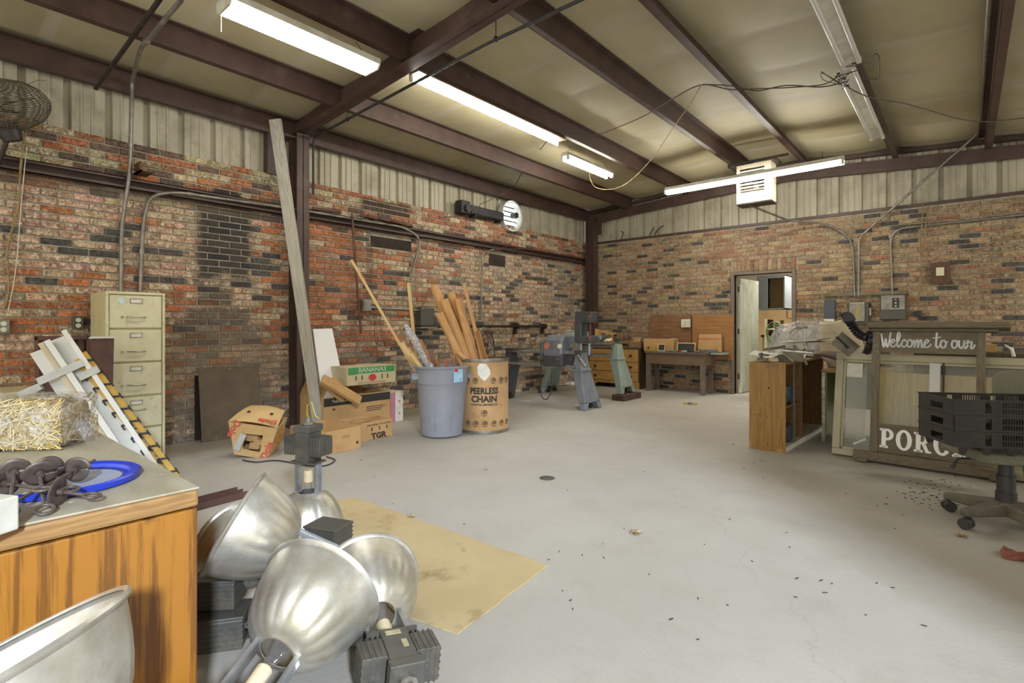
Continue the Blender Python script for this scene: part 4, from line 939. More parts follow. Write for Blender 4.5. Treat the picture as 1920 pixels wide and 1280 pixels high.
# cartons
def ptext(txt, size, m, t, X, ex=.0006, **kw):
    o = obj('printing', xf(text_mesh(txt, size, ex, **kw), X), m, t); return o
def facing_x(x, y, z): # text plane facing +X, reading along +Y
    return TR(x, y, z) @ RZ(PI/2) @ RX(PI/2)
def facing_my(x, y, z): # text plane facing -Y, reading along +X
    return TR(x, y, z) @ RX(PI/2)
def carton(name, lb, loc, rz, sx, sy, sz, m='card', min_='card_in', flaps=(), open_=True, X=None, th=.005, bottomless=False):
    t = thing(name, lb, 'cardboard box', loc, (0, 0, rz)) if X is None else thing(name, lb, 'cardboard box', X=X)
    mb = MB(); a, b = sx/2, sy/2
    mb.box(-a, -b, 0, a, b, th); mb.box(-a, -b, th, a, -b+th, sz); mb.box(-a, b-th, th, a, b, sz); mb.box(-a, -b+th, th, -a+th, b-th, sz); mb.box(a-th, -b+th, th, a, b-th, sz)
    if not open_: mb.box(-a, -b, sz, a, b, sz+th)
    obj('carton', mb, m, t)
    for (side, ang, ln) in flaps:
        mb = MB()
        if side in 'xX':
            s_ = 1 if side == 'x' else -1; mb.box(0, -b+.01, -.002, ln, b-.01, .002); X_ = TR(s_*a, 0, sz) @ (RZ(0) if s_ > 0 else RZ(PI)) @ RY(-ang)
        else:
            s_ = 1 if side == 'y' else -1; mb.box(0, -a+.01, -.002, ln, a-.01, .002); X_ = TR(0, s_*b, sz) @ RZ(s_*PI/2) @ RY(-ang)
        obj('flap', xf(mb, X_), min_, t)
    return t
def slots(t, pts, facing, w, h, m='dark'):
    for (x, y, z) in pts:
        mb = MB()
        if facing == 'x': mb.box(x, y-w/2, z-h/2, x+.001, y+w/2, z+h/2)
        else: mb.box(x-w/2, y-.001, z-h/2, x+w/2, y, z+h/2)
        obj('hand_hole', mb, m, t)
# open tan box (nearest), Y 2.45..2.95
pf, pl, pr = onZ(600, 857, 0), onZ(553, 838, 0), onZ(668, 841, 0)
ux = (pr-pf); uy = (pl-pf); L1, L2 = ux.length, uy.length; ang = math.atan2(ux.y, ux.x)-PI/2
c = (pl+pr)/2
t = carton('open_box', 'empty open tan cardboard box nearest the camera', (c.x, c.y, .002), ang, L2, L1, .215)
slots(t, [(L2/2, .03, .14)], 'x', .09, .028, 'card_in')
for y_, z_ in ((-.14, .045), (.16, .06)):
    mb = MB(); mb.cyl((L2/2, y_, z_), (L2/2+.001, y_, z_), .014, n=16); obj('vent_hole', mb, 'dark', t)
cc = c+Vector((.0, .05, 0))
# small printed box behind it
pf, pr = onZ(677, 830, 0), onZ(736, 817, 0); ux = pr-pf; L1 = ux.length; ang = math.atan2(ux.y, ux.x)-PI/2
dn = Vector((-ux.y, ux.x, 0)).normalized(); dep = .38; c = (pf+pr)/2+dn*dep/2
t = carton('open_box', 'small open printed cardboard box beside the grey bin', (c.x, c.y, .002), ang, dep, L1, .195, flaps=(('y', .15, .0),)[:0])
ptext('TGR', .078, 'ink', t, facing_x(dep/2+.001, .02, .038), sx=1.25, offset=.004); ptext('Something of Louisiana', .034, 'ink', t, facing_x(dep/2+.001, .02, .16), shear=.3)
mb = MB(); mb.box(dep/2, -.12, .006, dep/2+.0012, .17, .009); obj('printing', mb, 'ink', t)
slots(t, [(dep/2, y_, .115) for y_ in (-.07, .03, .13)], 'x', .014, .036)
mb = MB(); mb.box(-.002, -L1/2+.005, .19, .002, L1/2-.005, .2); obj('divider', mb, 'card_in', t)
# big box with dark band, lumber in it
pf, pr = onZ(622, 806, 0), onZ(728, 783, 0)
xw = -5.33; fy0, fy1 = onX(607, 780, xw).y, onX(731, 760, xw).y
t = carton('large_box', 'large open cardboard box with a dark printed band near its rim', (xw-.29, (fy0+fy1)/2, .002), 0, .58, fy1-fy0, .40, flaps=(('X', 1.1, .12), ('Y', 2.0, .16)))
L1 = fy1-fy0; mb = MB(); mb.box(.29, -L1/2, .30, .2915, L1/2, .39); obj('dark_band', mb, 'ink', t)
ptext('Toilet Bowl', .045, 'paper', t, facing_x(.292, -L1*.27, .35), align='CENTER')
for i in range(3):
    mb = MB(); mb.box(.29, L1*.12, .235-.022*i, .2912, L1*.42-.03*i, .243-.022*i); obj('printing', mb, 'ink', t)
slots(t, [(.29, L1*-.36, .26)], 'x', .03, .02)
M['pine_dull'] = wood('dull_pine', S(196, 158, 104), S(168, 128, 78), 0, 3, .7)
for (a, b, w1, w2, lb) in [((622, 716, -5.45), (655, 742, -5.4), .14, .04, 'thick short lumber block sticking up from the large box'), ((604, 716, -5.35), (640, 745, -5.28), .09, .035, 'smaller tilted lumber offcut in the large box'), ((607, 712, -5.30), (668, 748, -5.18), .13, .04, 'long tan plank resting on the rim of the large box')]:
    A = onX(a[0], a[1], a[2]); B = onX(b[0], b[1], b[2]); v = (B-A); A = A-v*.05; B = B+v*.12
    t = thing('lumber_piece', lb, 'lumber', X=frame(A, B-A, (.6, -.3, 1)))
    mb = MB(); mb.box(0, -w1/2, -w2/2, (B-A).length, w1/2, w2/2); obj('block', mb, 'pine_dull', t, bevel=.002)
# banana carton on top
xb = -5.42; y0, y1 = onX(651, 725, xb).y, onX(742, 725, xb).y; zb = onX(651, 724, xb).z
t = thing('banana_carton', 'printed green and cream banana carton lying on top of the large box', 'cardboard box', (xb-.18, (y0+y1)/2, max(zb, .405)))
L1 = y1-y0; M['carton_cream'] = mat('cream_carton', S(206, 194, 154), S(196, 182, 142), 6, .8)
mb = MB(); mb.box(-.18, -L1/2, 0, .18, L1/2, .215); obj('carton', mb, 'carton_cream', t, bevel=.004)
mb = MB(); mb.prism([(-L1/2+.01, .125), (-L1/2+.10, .125), (-L1/2+.13, .135), (L1/2-.02, .135), (L1/2-.02, .21), (-L1/2+.01, .21)], .18, .1812, X=Matrix(((0, 0, 1, 0), (1, 0, 0, 0), (0, 1, 0, 0), (0, 0, 0, 1)))); obj('green_band', mb, 'ink_green', t)
ptext('BANANAS', .075, 'paper', t, facing_x(.182, .0, .172), sx=1.15)
ptext('EXPORT FOR PREMIUM BANANAS', .024, 'ink_red', t, facing_x(.1812, 0, .022), space=1.1)
slots(t, [(.18, y_, .085) for y_ in (-L1*.33, -L1*.21, L1*.2, L1*.32)], 'x', .014, .055)
mb = MB(); mb.lathe([(0, 0), (.055, 0)], 24, X=TR(.181, 0, .08) @ RY(PI/2) @ Matrix.Scale(.75, 4, (1, 0, 0))); obj('emblem', mb, 'ink_red', t)
# pale box behind, at right of large box
xc = -5.60; y0, y1 = onX(728, 790, -5.35).y, onX(755, 790, -5.35).y
t = carton('upright_carton', 'white and pink fruit carton standing on end beside the large box', (-5.55, (y0+y1)/2+.02, .002), .1, .36, .20, .37, m='carton_cream', open_=False)
mb = MB(); mb.box(.18, -.1, .0, .181, .1, .37); 
obj('white_face', mb, 'paper', t)
mb = MB(); mb.box(.181, -.1, .0, .182, -.03, .37); obj('pink_band', mb, mat('pink_print', S(196, 130, 150), S(186, 120, 140), 9, .8), t)
for z_ in (.1, .25):
    mb = MB(); mb.cyl((.181, .04, z_), (.183, .04, z_), .012, n=14); obj('vent_hole', mb, 'ink_red', t)
# tumbled fruit carton (tilted) with rag inside
M['fruit'] = mat('fruit_carton', S(200, 168, 116), S(186, 150, 98), 4, .8, dirt=S(186, 120, 70), dscale=3, dlo=.55, dhi=.8)
M['print_y'] = mat('faded_yellow_print', S(206, 178, 70)); M['print_r'] = mat('faded_red_print', S(196, 84, 66))
M['print_o'] = mat('faded_orange_print', S(208, 116, 80), S(196, 100, 72), 8)
base = onZ(470, 858, 0); axx = math.atan2(FW.y, FW.x)
X = TR(base.x, base.y, .0) @ RZ(math.atan2(SA, CA)+.08) @ RY(.16) @ RX(.12)
# local x right, local y away, z up
t = thing('tumbled_carton', 'tilted printed fruit carton with a torn open side by the steel plate', 'cardboard box', X=X)
A_, B_, C_ = .40, .30, .36
def poly(mb, pts, mi=0): mb.add(pts, [tuple(range(len(pts)))], mi)
# front face is a frame with an opening; bottom narrower
f = lambda x, z, y=0: (x, y, z)
mb = MB()
O = [(-.145, .01), (.145, .01), (.20, .31), (-.23, .31)]; I = [(-.075, .075), (.075, .06), (.085, .225), (-.095, .215)]
for i in range(4):
    j = (i+1) % 4; poly(mb, [f(*O[i]), f(*O[j]), f(*I[j]), f(*I[i])])
D = .27
O2 = [(-.145, .03), (.145, .03), (.19, .33), (-.2, .33)]
poly(mb, [f(*O[1]), f(*O[2]), f(*O2[2], D), f(*O2[1], D)]); poly(mb, [f(*O[3]), f(*O[0]), f(*O2[0], D), f(*O2[3], D)])
poly(mb, [f(*O[0]), f(*O[1]), f(*O2[1], D), f(*O2[0], D)]); poly(mb, [f(*q, D) for q in O2][::-1])
obj('carton', mb, 'fruit', t, solid=.004)
mb = MB()
mb.sheet(lambda u, v: ((-.23+.43*u)*(1-v)+(-.16+.32*u)*v, D*v*1.05, .312+.075*math.sin(v*PI*.5)+.02*math.sin(u*PI)), 10, 10)
obj('lid_face', mb, 'fruit', t, solid=.004)
for (x_, v_, r_) in ((-.11, .45, .016), (.09, .5, .016)):
    mb = MB(); mb.lathe([(0, 0), (r_, 0)], 16, X=TR(x_, D*v_, .312+.075*math.sin(v_*PI*.5)+.024) @ RX(.28)); obj('vent_hole', mb, 'dark', t)
mb = MB(); mb.prism([(-.04, -.02), (.035, -.02), (.035, .0), (0, .03), (-.04, .005)], 0, .001, X=TR(-.01, .055, .352) @ RX(.32)); obj('hand_hole', mb, 'dark', t)
ptext('Dole', .075, 'print_r', t, TR(.095, .03, .352) @ RZ(PI) @ RX(-.32), sx=1.1, offset=.003)
ptext('Dole', .085, 'print_r', t, TR(-.175, -.004, .25) @ RX(PI/2) @ RZ(-.35-PI/2), offset=.003)
ptext('Dole', .085, 'print_r', t, TR(.135, -.004, .09) @ RX(PI/2) @ RZ(1.3), offset=.003)
for i, (r_, m_) in enumerate(((.10, 'print_y'), (.075, 'print_o'), (.05, 'print_y'), (.025, 'print_r'))):
    mb = MB(); mb.lathe([(r_-.012, 0), (r_, 0)], 24, X=TR(.185, D*.5, .19) @ RY(PI/2+.14) @ Matrix.Translation((0, 0, .006))); obj('printed_swirl', mb, m_, t)
mb = MB(); mb.sheet(lambda u, v: (.1+.02*math.sin(v*9)-.03*v, -.004-.01*math.sin(u*3), .04+.24*v), 3, 8); obj('torn_flap', xf(mb, Matrix.Identity(4)), 'fruit', t, solid=.004) if False else None
mb = MB(); mb.box(-.14, -.03, .06, -.085, -.012, .22, X=TR(-.1, 0, .1) @ RY(.3) @ TR(.1, 0, -.1)); obj('silver_strap', mb, 'tape', t)
for i, (x_, z_, r_) in enumerate(((-.03, .16, .05), (.03, .12, .045), (.0, .09, .05))):
    mb = MB(); rbox(mb, r_*2, r_*1.6, r_*1.3, .012, i*3, 8, z0=0); obj('crumpled_paper', xf(mb, TR(x_, .09, z_-.03)), 'card', t, smooth=60)
wire('floor_cable', [(455, 862, 'z', .008), (480, 866, 'z', .008), (520, 863, 'z', .008), (580, 873, 'z', .008), (612, 872, 'z', .008), (628, 862, 'z', .008), (612, 856, 'z', .008)], .006, 'black', 'thin black cable on the floor between the cartons', 'cable')
# gray weathered board leaning on the column
M['grey_board'] = wood('weathered_board', S(180, 174, 160), S(150, 144, 130), 2, 2.5, .7)
A = Vector((-5.42, onX(600, 790, -5.42).y, 0)); Bp = onX(516, 224, -5.62)
v = Bp-A; t = thing('leaning_board', 'long weathered grey board leaning against the column', 'board', X=frame(A, v, (.9, .45, .2)) @ RY(-PI/2) @ RZ(PI/2))
mbv = v.length
t.matrix_world = Matrix((Vector((CA, SA, 0)), v.normalized().cross(Vector((CA, SA, 0))).normalized(), v.normalized())).transposed().to_4x4()
mt = t.matrix_world.copy(); x_ = Vector((CA, SA, 0)); z_ = v.normalized(); x_ = (x_-z_*x_.dot(z_)).normalized(); y_ = z_.cross(x_)
mt = Matrix((x_, y_, z_)).transposed().to_4x4(); mt.translation = A; t.matrix_world = mt
mb = MB(); mb.box(-.062, -.018, 0.01, .062, .018, mbv); obj('plank', mb, 'grey_board', t, bevel=.002)
# white foam board
pa, pb = onZ(618, 800, 0), onZ(655, 800, 0)
A = onX(600, 745, -5.80); tl, tr_ = onX(586, 617, -5.97), onX(622, 616, -5.97)
br = onX(643, 722, -5.62); 
t = thing('foam_board', 'white foam board leaning between the column and the cartons', 'foam board', A)
bl = onX(606, 760, -5.62); br = onX(652, 760, -5.62)
n_ = (tr_-tl).cross(bl-tl).normalized()*.01
mb = MB(); pts = [tl, tr_, br, bl]; vs = [p-A-n_ for p in pts]+[p-A+n_ for p in pts]
mb.add(vs, [(0, 1, 2, 3), (7, 6, 5, 4), (0, 4, 5, 1), (1, 5, 6, 2), (2, 6, 7, 3), (3, 7, 4, 0)]); obj('sheet', mb, 'white', t)
# grey bin
M['bin'] = mat('grey_bin_plastic', S(140, 142, 148), S(128, 130, 137), 4, .45)
pc = onZ(824, 822, 0); r0, r1, hh = .235, .292, .80
t = thing('trash_bin', 'round grey plastic bin full of wood offcuts', 'bin', (pc.x-SA*.20, pc.y+CA*.20, 0))
prof = [(0, .004), (r0-.03, .0), (r0, .02), (.278, .60), (.292, .602), (.298, .70), (.302, hh-.03), (.322, hh-.025), (.325, hh-.005), (.316, hh), (.30, hh-.006), (.285, .6), (.23, .03), (0, .03)]
mb = MB(); mb.lathe([(r*.96, z*.96) for r, z in prof], 48); obj('bucket', mb, 'bin', t, smooth=35)
ca_ = math.atan2(-pc.y, -pc.x)
for a in (ca_-1.35, ca_+1.8):
    mb = MB(); mb.box(.27, -.07, .66, .345, .07, .685); mb.box(.335, -.07, .63, .345, .07, .685); mb.box(.27, -.07, .62, .34, -.055, .68); mb.box(.27, .055, .62, .34, .07, .68)
    obj('handle', xf(mb, RZ(a)), 'bin', t, bevel=.006)
mb = MB()
a0 = ca_+.05; X_ = RZ(a0)
def onbin(a, z, e=.003): r = (.235+(.278-.235)*(z/.96-.02)/.58)*.96+e; return (r*math.cos(a0+a), r*math.sin(a0+a), z)
for (u0, u1, v0, v1) in ((-.38, -.35, .08, .48), (.35, .38, .08, .48), (-.38, .38, .46, .485)):
    mb.sheet(lambda u, v: onbin(u0+(u1-u0)*u, v0+(v1-v0)*v), 8, 6)
obj('raised_rib', mb, 'bin', t, solid=.006)
mb = MB(); mb.sheet(lambda u, v: ((.302)*math.cos(a0+.38+.42*u)*.965, .302*math.sin(a0+.38+.42*u)*.965, .60+.15*v), 8, 2); lab = obj('label', mb, mat('bin_label_blue', S(120, 180, 214), S(190, 214, 224), 14, .4), t, solid=.002)
mb = MB(); mb.sheet(lambda u, v: ((.304)*math.cos(a0+.40+.16*u)*.968, .304*math.sin(a0+.40+.16*u)*.968, .71+.035*v), 8, 2); obj('red_badge', mb, 'ink_red', t, solid=.002)
BIN = t.location.copy()
# fiber drum
M['fibre'] = mat('tan_fibre_drum', S(190, 154, 108), S(174, 136, 92), 3, .75, dirt=S(140, 106, 68), dscale=2.2, dlo=.5, dhi=.78)
pc = onZ(905, 812, 0); RD, HD = .285, .83
t = thing('fibre_drum', 'tan fibre drum printed in black and holding logs', 'drum', (pc.x-SA*.22, pc.y+CA*.22, 0))
mb = MB(); mb.lathe([(0, .03), (RD-.01, .03), (RD, .03), (RD, HD-.02), (RD-.006, HD-.02), (RD-.006, .04), (0, .04)], 56); obj('drum_wall', mb, 'fibre', t, smooth=35)
for z0, z1 in ((0, .035), (HD-.035, HD)):
    mb = MB(); mb.lathe([(RD-.004, z0), (RD+.006, z0), (RD+.008, (z0+z1)/2), (RD+.006, z1), (RD-.004, z1)], 56); obj('metal_rim', mb, 'galv', t, smooth=50)
ca_ = math.atan2(-pc.y, -pc.x)+.02
def wrap_text(txt, size, zc, da=0, m='ink', sx=1.0, off=0, r=RD+.001):
    mb = text_mesh(txt, size, .0004, offset=off); o = MB(); o.f = mb.f; o.mi = mb.mi
    for (x, y, z) in mb.v:
        a = ca_+da+x*sx/r; rr = r+z; o.v.append((rr*math.cos(a), rr*math.sin(a), zc+y))
    return obj('printing', o, m, t)
wrap_text('PEERLESS', .095, .475, sx=.86, off=.004); wrap_text('CHAIN', .095, .385, sx=1.0, off=.004); wrap_text('WINONA, MINNESOTA', .030, .325, sx=1.0, off=.001)
def emblem(da, zc):
    mb = MB(); mb.lathe([(.030, 0), (.035, 0)], 24)
    for b in ((-.004, -.03, .003, .03), (-.022, .006, .02, .012), (-.022, -.006, .02, 0), (.018, -.006, .024, .018), (-.004, .018, .02, .023)): mb.box(b[0], b[1], 0, b[2], b[3], .0003)
    o = MB(); o.f, o.mi = mb.f, mb.mi
    for (x, y, z) in mb.v: a = ca_+da+x/RD; o.v.append(((RD+.0012)*math.cos(a), (RD+.0012)*math.sin(a), zc+y))
    obj('emblem', o, 'ink', t)
for i in range(-3, 4):
    if i: emblem(i*.36, .59)
for i in range(-3, 4): emblem(i*.36+.02, .115)
emblem(0, .235)
mb = MB()
o = MB(); wl_, wr_ = (-.04, -.065, -.06, -.06, -.03, .01), (.03, .06, .08, .085, .06, .02)
o.sheet(lambda u, v: (lambda a, b: ((RD+.002)*math.cos(ca_-.05+(a+(b-a)*u)/RD), (RD+.002)*math.sin(ca_-.05+(a+(b-a)*u)/RD), .78-.19*v))(wl_[min(5, int(v*5.01))], wr_[min(5, int(v*5.01))]), 8, 5); obj('torn_label', o, 'paper', t)
DRUM = t.location.copy()
# sticks and logs: (top pixel, plane depth) down to a point inside the container
M['pine'] = wood('pale_pine', S(214, 184, 132), S(192, 156, 100), 2, 3, .6)
M['log'] = wood('peeled_log', S(210, 168, 112), S(182, 134, 82), 2, 2.2, .55, dirt=S(150, 104, 64), dscale=5, dlo=.62, dhi=.75)
M['mould'] = wood('stained_moulding', S(178, 116, 66), S(150, 90, 48), 2, 3, .5)
M['dark_wood'] = wood('dark_offcut', S(128, 104, 80), S(98, 78, 58), 2, 3, .7)
def stick(name, lb, cat, top, bottom, sh, m, twist=0, **kw):
    v = top-bottom; z_ = v.normalized(); x_ = Vector((CA, SA, 0)); x_ = (x_-z_*x_.dot(z_)).normalized(); y_ = z_.cross(x_)
    X = Matrix((x_, y_, z_)).transposed().to_4x4() @ RZ(twist); X.translation = bottom; mb = MB(); L = v.length
    if sh[0] == 'box': mb.box(-sh[1]/2, -sh[2]/2, 0, sh[1]/2, sh[2]/2, L)
    else:
        n = 14; rs = random.Random(hash(lb) % 99); seg = 14; pts, rr = [], []
        rs = random.Random(len(lb)*7+int(sh[1]*1000))
        ph = rs.random()*6
        for i in range(seg+1): f_ = i/seg; pts.append((.010*math.sin(f_*4+ph), .010*math.cos(f_*3+ph), f_*L)); rr.append(sh[1]*(1.12-.2*f_)*(1+.05*math.sin(f_*17+ph)+(.12 if abs(f_-.62) < .03 and sh[1] > .03 else 0)))
        mb.tube(pts, 1, n, rs=rr)
    me = obj(name, mb, m, label=lb, cat=cat, X=X, smooth=35 if sh[0] == 'log' else None, bevel=.0015 if sh[0] == 'box' else 0, **kw)
    return me
def inside(c, dx, dy, z): return Vector((c.x+dx, c.y+dy, z))
def depth_of(c): return -c.x*SA+c.y*CA
dB, dD = depth_of(BIN), depth_of(DRUM)
g = 'offcuts in the grey bin'
stick('wood_strip', 'long thin pine strip leaning left out of the grey bin', 'wood strip', atD(659, 487, dB+.30), atD(842, 806, dB-.02), ('box', .03, .012), 'pine', group=g)
stick('wood_strip', 'straight pale pine strip standing upright in the grey bin', 'wood strip', atD(766, 530, dB+.1), atD(793, 800, dB+.10), ('box', .035, .02), 'pine', group=g)
stick('wood_offcut', 'wide pale board offcut leaning left in the grey bin', 'wood offcut', atD(753, 643, dB-.02), inside(BIN, .08, .0, .3), ('box', .05, .015), 'pine', .2, group=g)
stick('wood_offcut', 'short pine offcut lowest at the left of the grey bin', 'wood offcut', atD(770, 664, dB-.1), inside(BIN, .1, .0, .32), ('box', .035, .02), 'pine', .7, group=g)
stick('wood_offcut', 'split pine wedge between the long strip and the plastic wrap', 'wood offcut', atD(765, 652, dB+.05), inside(BIN, .0, .1, .3), ('box', .04, .02), 'pine', .5, group=g)
stick('wood_offcut', 'orange stained moulding offcut in the middle of the grey bin', 'wood offcut', atD(788, 636, dB-.05), inside(BIN, .02, .12, .3), ('box', .028, .018), 'mould', .3, group=g)
stick('wood_offcut', 'dark grey splintered offcut in the grey bin', 'wood offcut', atD(806, 655, dB-.05), inside(BIN, .05, .1, .3), ('box', .05, .02), 'dark_wood', .1, group=g)
stick('wood_offcut', 'brown wedge offcut right of the splintered one', 'wood offcut', atD(817, 672, dB-.08), inside(BIN, .04, .14, .3), ('box', .035, .02), 'mould', .1, group=g)
stick('wood_offcut', 'short reddish stick with square end right of centre in the bin', 'wood offcut', atD(834, 674, dB-.1), inside(BIN, .1, .12, .3), ('box', .034, .025), 'mould', .1, group=g)
stick('wood_offcut', 'reddish pointed stick at the right rim of the bin', 'wood offcut', atD(848, 668, dB-.08), inside(BIN, .10, .18, .3), ('box', .022, .02), 'mould', .3, group=g)
c_ = atD(760, 610, dB+.05); b_ = inside(BIN, .06, .05, .45)
v = c_-b_; mb = MB(); X = frame((0, 0, 0), v, (0, 0, 1)); Lw = v.length
def fn(u, v_): a = v_*2*PI; r = .052*(1+.15*math.sin(9*u+a*2))*(1 if u < .92 else .6); q = Vector((u*Lw, r*math.cos(a), r*math.sin(a)))+noise.noise_vector(Vector((u*6, a, 0)))*.008; return q
mb.sheet(fn, 24, 14, X=X); M['film'] = wrap_mat('crumpled_clear_film', .7, S(220, 224, 228), 40)
obj('plastic_roll', mb, 'film', label='crumpled clear plastic film roll sticking out of the grey bin', cat='plastic film', X=TR(b_), smooth=60)
g = 'logs and sticks in the fibre drum'
for (px, py, dd, bx, by, r_, lb) in [(815, 536, .16, -.08, .06, .056, 'tallest peeled log at the far left of the drum'), (833, 562, .0, .02, .02, .064, 'thickest peeled log in the middle of the drum'), (845, 548, .16, .0, .12, .050, 'peeled log behind the thickest one'), (858, 560, .06, .06, .08, .056, 'smooth reddish log right of the middle of the drum'), (822, 588, -.14, .10, -.04, .048, 'knotty bent log at the front left of the drum'), (858, 658, -.2, .14, .02, .028, 'thin short round pole low at the front of the drum')]:
    stick('log', lb, 'log', atD(px, py, dD+dd), inside(DRUM, bx, by, .15 if r_ > .03 else .5), ('log', r_), 'log', group=g)
stick('wood_strip', 'long tan square strip standing highest at the right of the drum', 'wood strip', atD(870, 531, dD+.05), inside(DRUM, .06, .16, .1), ('box', .04, .035), 'log', group=g)
M['mould2'] = wood('amber_moulding', S(196, 148, 84), S(160, 110, 56), 2, 3, .5)
for i in range(4):
    stick('wood_strip', ['thin amber moulding nearest the tall strip in the drum', 'thin amber moulding second from the tall strip', 'thin amber moulding third from the tall strip', 'thin amber moulding at the right rim of the drum'][i], 'wood strip', atD(891+i*2.2, 622-i*1.5, dD-.02-.03*i), inside(DRUM, .1+.02*i, .19-.012*i, .2), ('box', .010, .05), 'mould2', group='amber mouldings in the fibre drum')
# cable coil on the wall behind the drum
cl = onX(905, 640, -5.95); t = thing('cable_coil', 'messy coil of grey cable hanging on the bricks behind the drum', 'cable coil', cl)
R_ = random.Random(3)
for i in range(7):
    a, b = R_.uniform(.13, .2), R_.uniform(.15, .22); mb = MB(); ox, oz = R_.uniform(-.04, .04), R_.uniform(-.05, .03)
    mb.tube([(R_.uniform(-.005, .005)+.012*i, ox+a*math.cos(k*PI/12), oz+b*math.sin(k*PI/12)) for k in range(24)], .006, 5, closed=True); obj('cable_loop', mb, 'galv' if i % 3 else 'rust', t, smooth=60)
mb = MB(); mb.tube(spline([(.08, .12, .15), (.08, .2, -.1), (.08, .16, -.4), (.07, .0, -.5), (.05, .06, -.72)], 6), .012, 7); obj('hose_end', mb, 'ballast', t, smooth=60)
for i, (px, y0_, y1_) in enumerate(((700, 578, 640), (712, 580, 650), (706, 640, 690), (742, 600, 600))[:3]):
    wire('wall_cable', [(px, y0_, 'x', -5.98), (px+2, (y0_+y1_)/2, 'x', -6.0), (px+[4, 12, 6][i], y1_, 'x', -6.0), (px+[18, 30, 26][i], y1_+[8, 0, 20][i], 'x', -6.0)], .004, 'wire_d', ['thin cable drooping left below the junction box', 'thin cable looping right below the junction box', 'thin cable tail low on the bricks behind the cartons'][i], 'cable')
# ================================================================ WOODWORKING MACHINES
M['mach'] = mat('slate_grey_machine', S(126, 130, 137), S(108, 112, 118), 7, .42, .15, dirt=S(142, 140, 128), dlo=.58, dhi=.85)
M['mach_d'] = mat('dark_grey_machine', S(82, 83, 86), S(68, 68, 71), 7, .45, .15, dirt=S(100, 96, 86), dlo=.58, dhi=.85)
M['mach_g'] = mat('pale_green_machine', S(150, 166, 158), S(132, 148, 142), 6, .42, .1, dirt=S(168, 164, 146), dlo=.55, dhi=.8)
M['tube'] = mat('steel_way_tube', S(186, 186, 184), S(150, 148, 142), 9, .3, .7)
M['badge_r'] = mat('red_badge', S(190, 96, 76), S(214, 150, 120), 40, .4)
def loft(mb, secs):
    """secs: (z, x0, x1, y0, y1)"""
    o = []
    for (z, x0, x1, y0, y1) in secs: o += [(x0, y0, z), (x1, y0, z), (x1, y1, z), (x0, y1, z)]
    fs = [(3, 2, 1, 0)]; n = len(secs)
    for i in range(n-1):
        for k in range(4): fs.append((i*4+k, i*4+(k+1) % 4, (i+1)*4+(k+1) % 4, (i+1)*4+k))
    fs.append(tuple((n-1)*4+k for k in range(4))); mb.add(o, fs)
def pedestal(t, x, s_, m, z0=0, cap=True, neck=.82):
    """s_ = +1 leans to +x going down"""
    def q(z, a, b, c_, d_): return (z0+z, x+min(s_*a, s_*b), x+max(s_*a, s_*b), c_, d_)
    mb = MB()
    loft(mb, [q(.10, -.03, .085, -.205, .205), q(.54, -.19, -.035, -.125, .125), q(.56, -.195, -.035, -.12, .12), q(neck, -.165, -.06, -.07, .07)])
    loft(mb, [q(0, .0, .10, -.22, -.15), q(.10, -.03, .085, -.205, -.10)]); loft(mb, [q(0, .0, .10, .15, .22), q(.10, -.03, .085, .10, .205)])
    p = obj('pedestal', mb, m, t, bevel=.012)
    if cap:
        mb = MB(); loft(mb, [q(.535, -.21, -.02, -.135, .135), q(.565, -.21, -.02, -.135, .135), q(.60, -.16, -.05, -.06, .06)]); obj('shoulder_cap', mb, m, t, bevel=.008)
    for y_ in (-.10, .10):
        mb = MB(); mb.cyl((x-s_*.02-.02, y_, z0+.035), (x-s_*.02+.02, y_, z0+.035), .035, n=16); obj('caster', mb, 'black', t, smooth=40)
    for y_ in (-.16, .16):
        mb = MB(); mb.cyl((x+s_*.09, y_, z0+.13), (x+s_*.105, y_, z0+.13), .009, n=10); obj('bolt', mb, 'chrome', t)
# machine 1
Y1 = 6.46
t = thing('multipurpose_machine', 'dark grey multipurpose woodworking machine standing nearest the camera', 'woodworking machine', (-4.9, Y1, 0))
pedestal(t, .78, 1, 'mach'); pedestal(t, -.80, -1, 'mach_d')
for y_ in (-.11, .11):
    mb = MB(); mb.cyl((-.66, y_, .80), (.62, y_, .80), .023, n=14); obj('way_tube', mb, 'tube', t, smooth=40)
    mb = MB(); mb.cyl((-.78, y_, .60), (.66, y_, .60), .024, n=14); obj('bench_tube', mb, 'tube', t, smooth=40)
mb = MB()
pr = [(-.20, .62), (.20, .62), (.22, .80), (.20, .98), (.12, 1.06), (-.12, 1.06), (-.2, .98), (-.22, .80)]
mb.prism([(y, z) for y, z in pr], -.0, .34, X=Matrix(((0, 0, 1, .12), (1, 0, 0, 0), (0, 1, 0, 0), (0, 0, 0, 1)))); obj('headstock', mb, 'mach', t, bevel=.03, seg=3)
mb = MB(); mb.box(.10, -.215, .60, .47, .215, .79); obj('motor_pan', mb, 'mach_d', t, bevel=.02)
for x_ in (.2, ):
    mb = MB(); mb.cyl((x_, -.212, .90), (x_, -.222, .90), .05, n=20); obj('dial', mb, 'badge_r', t, smooth=40)
mb = MB(); mb.cyl((.42, -.19, .90), (.43, -.215, .90), .035, n=18); obj('dial', mb, 'cream', t, smooth=40)
mb = MB(); mb.box(.36, -.219, .70, .43, -.215, .73); obj('name_plate', mb, 'chrome', t)
for x_, r_ in ((.48, .03), (.53, .045)):
    mb = MB(); mb.cyl((x_-.04, 0, .88), (x_, 0, .88), r_, n=18); obj('spindle', mb, 'chrome', t, smooth=40)
mb = MB(); mb.box(.02, -.16, .74, .08, .16, .98); obj('tool_rest_carriage', mb, 'mach_g', t, bevel=.01)
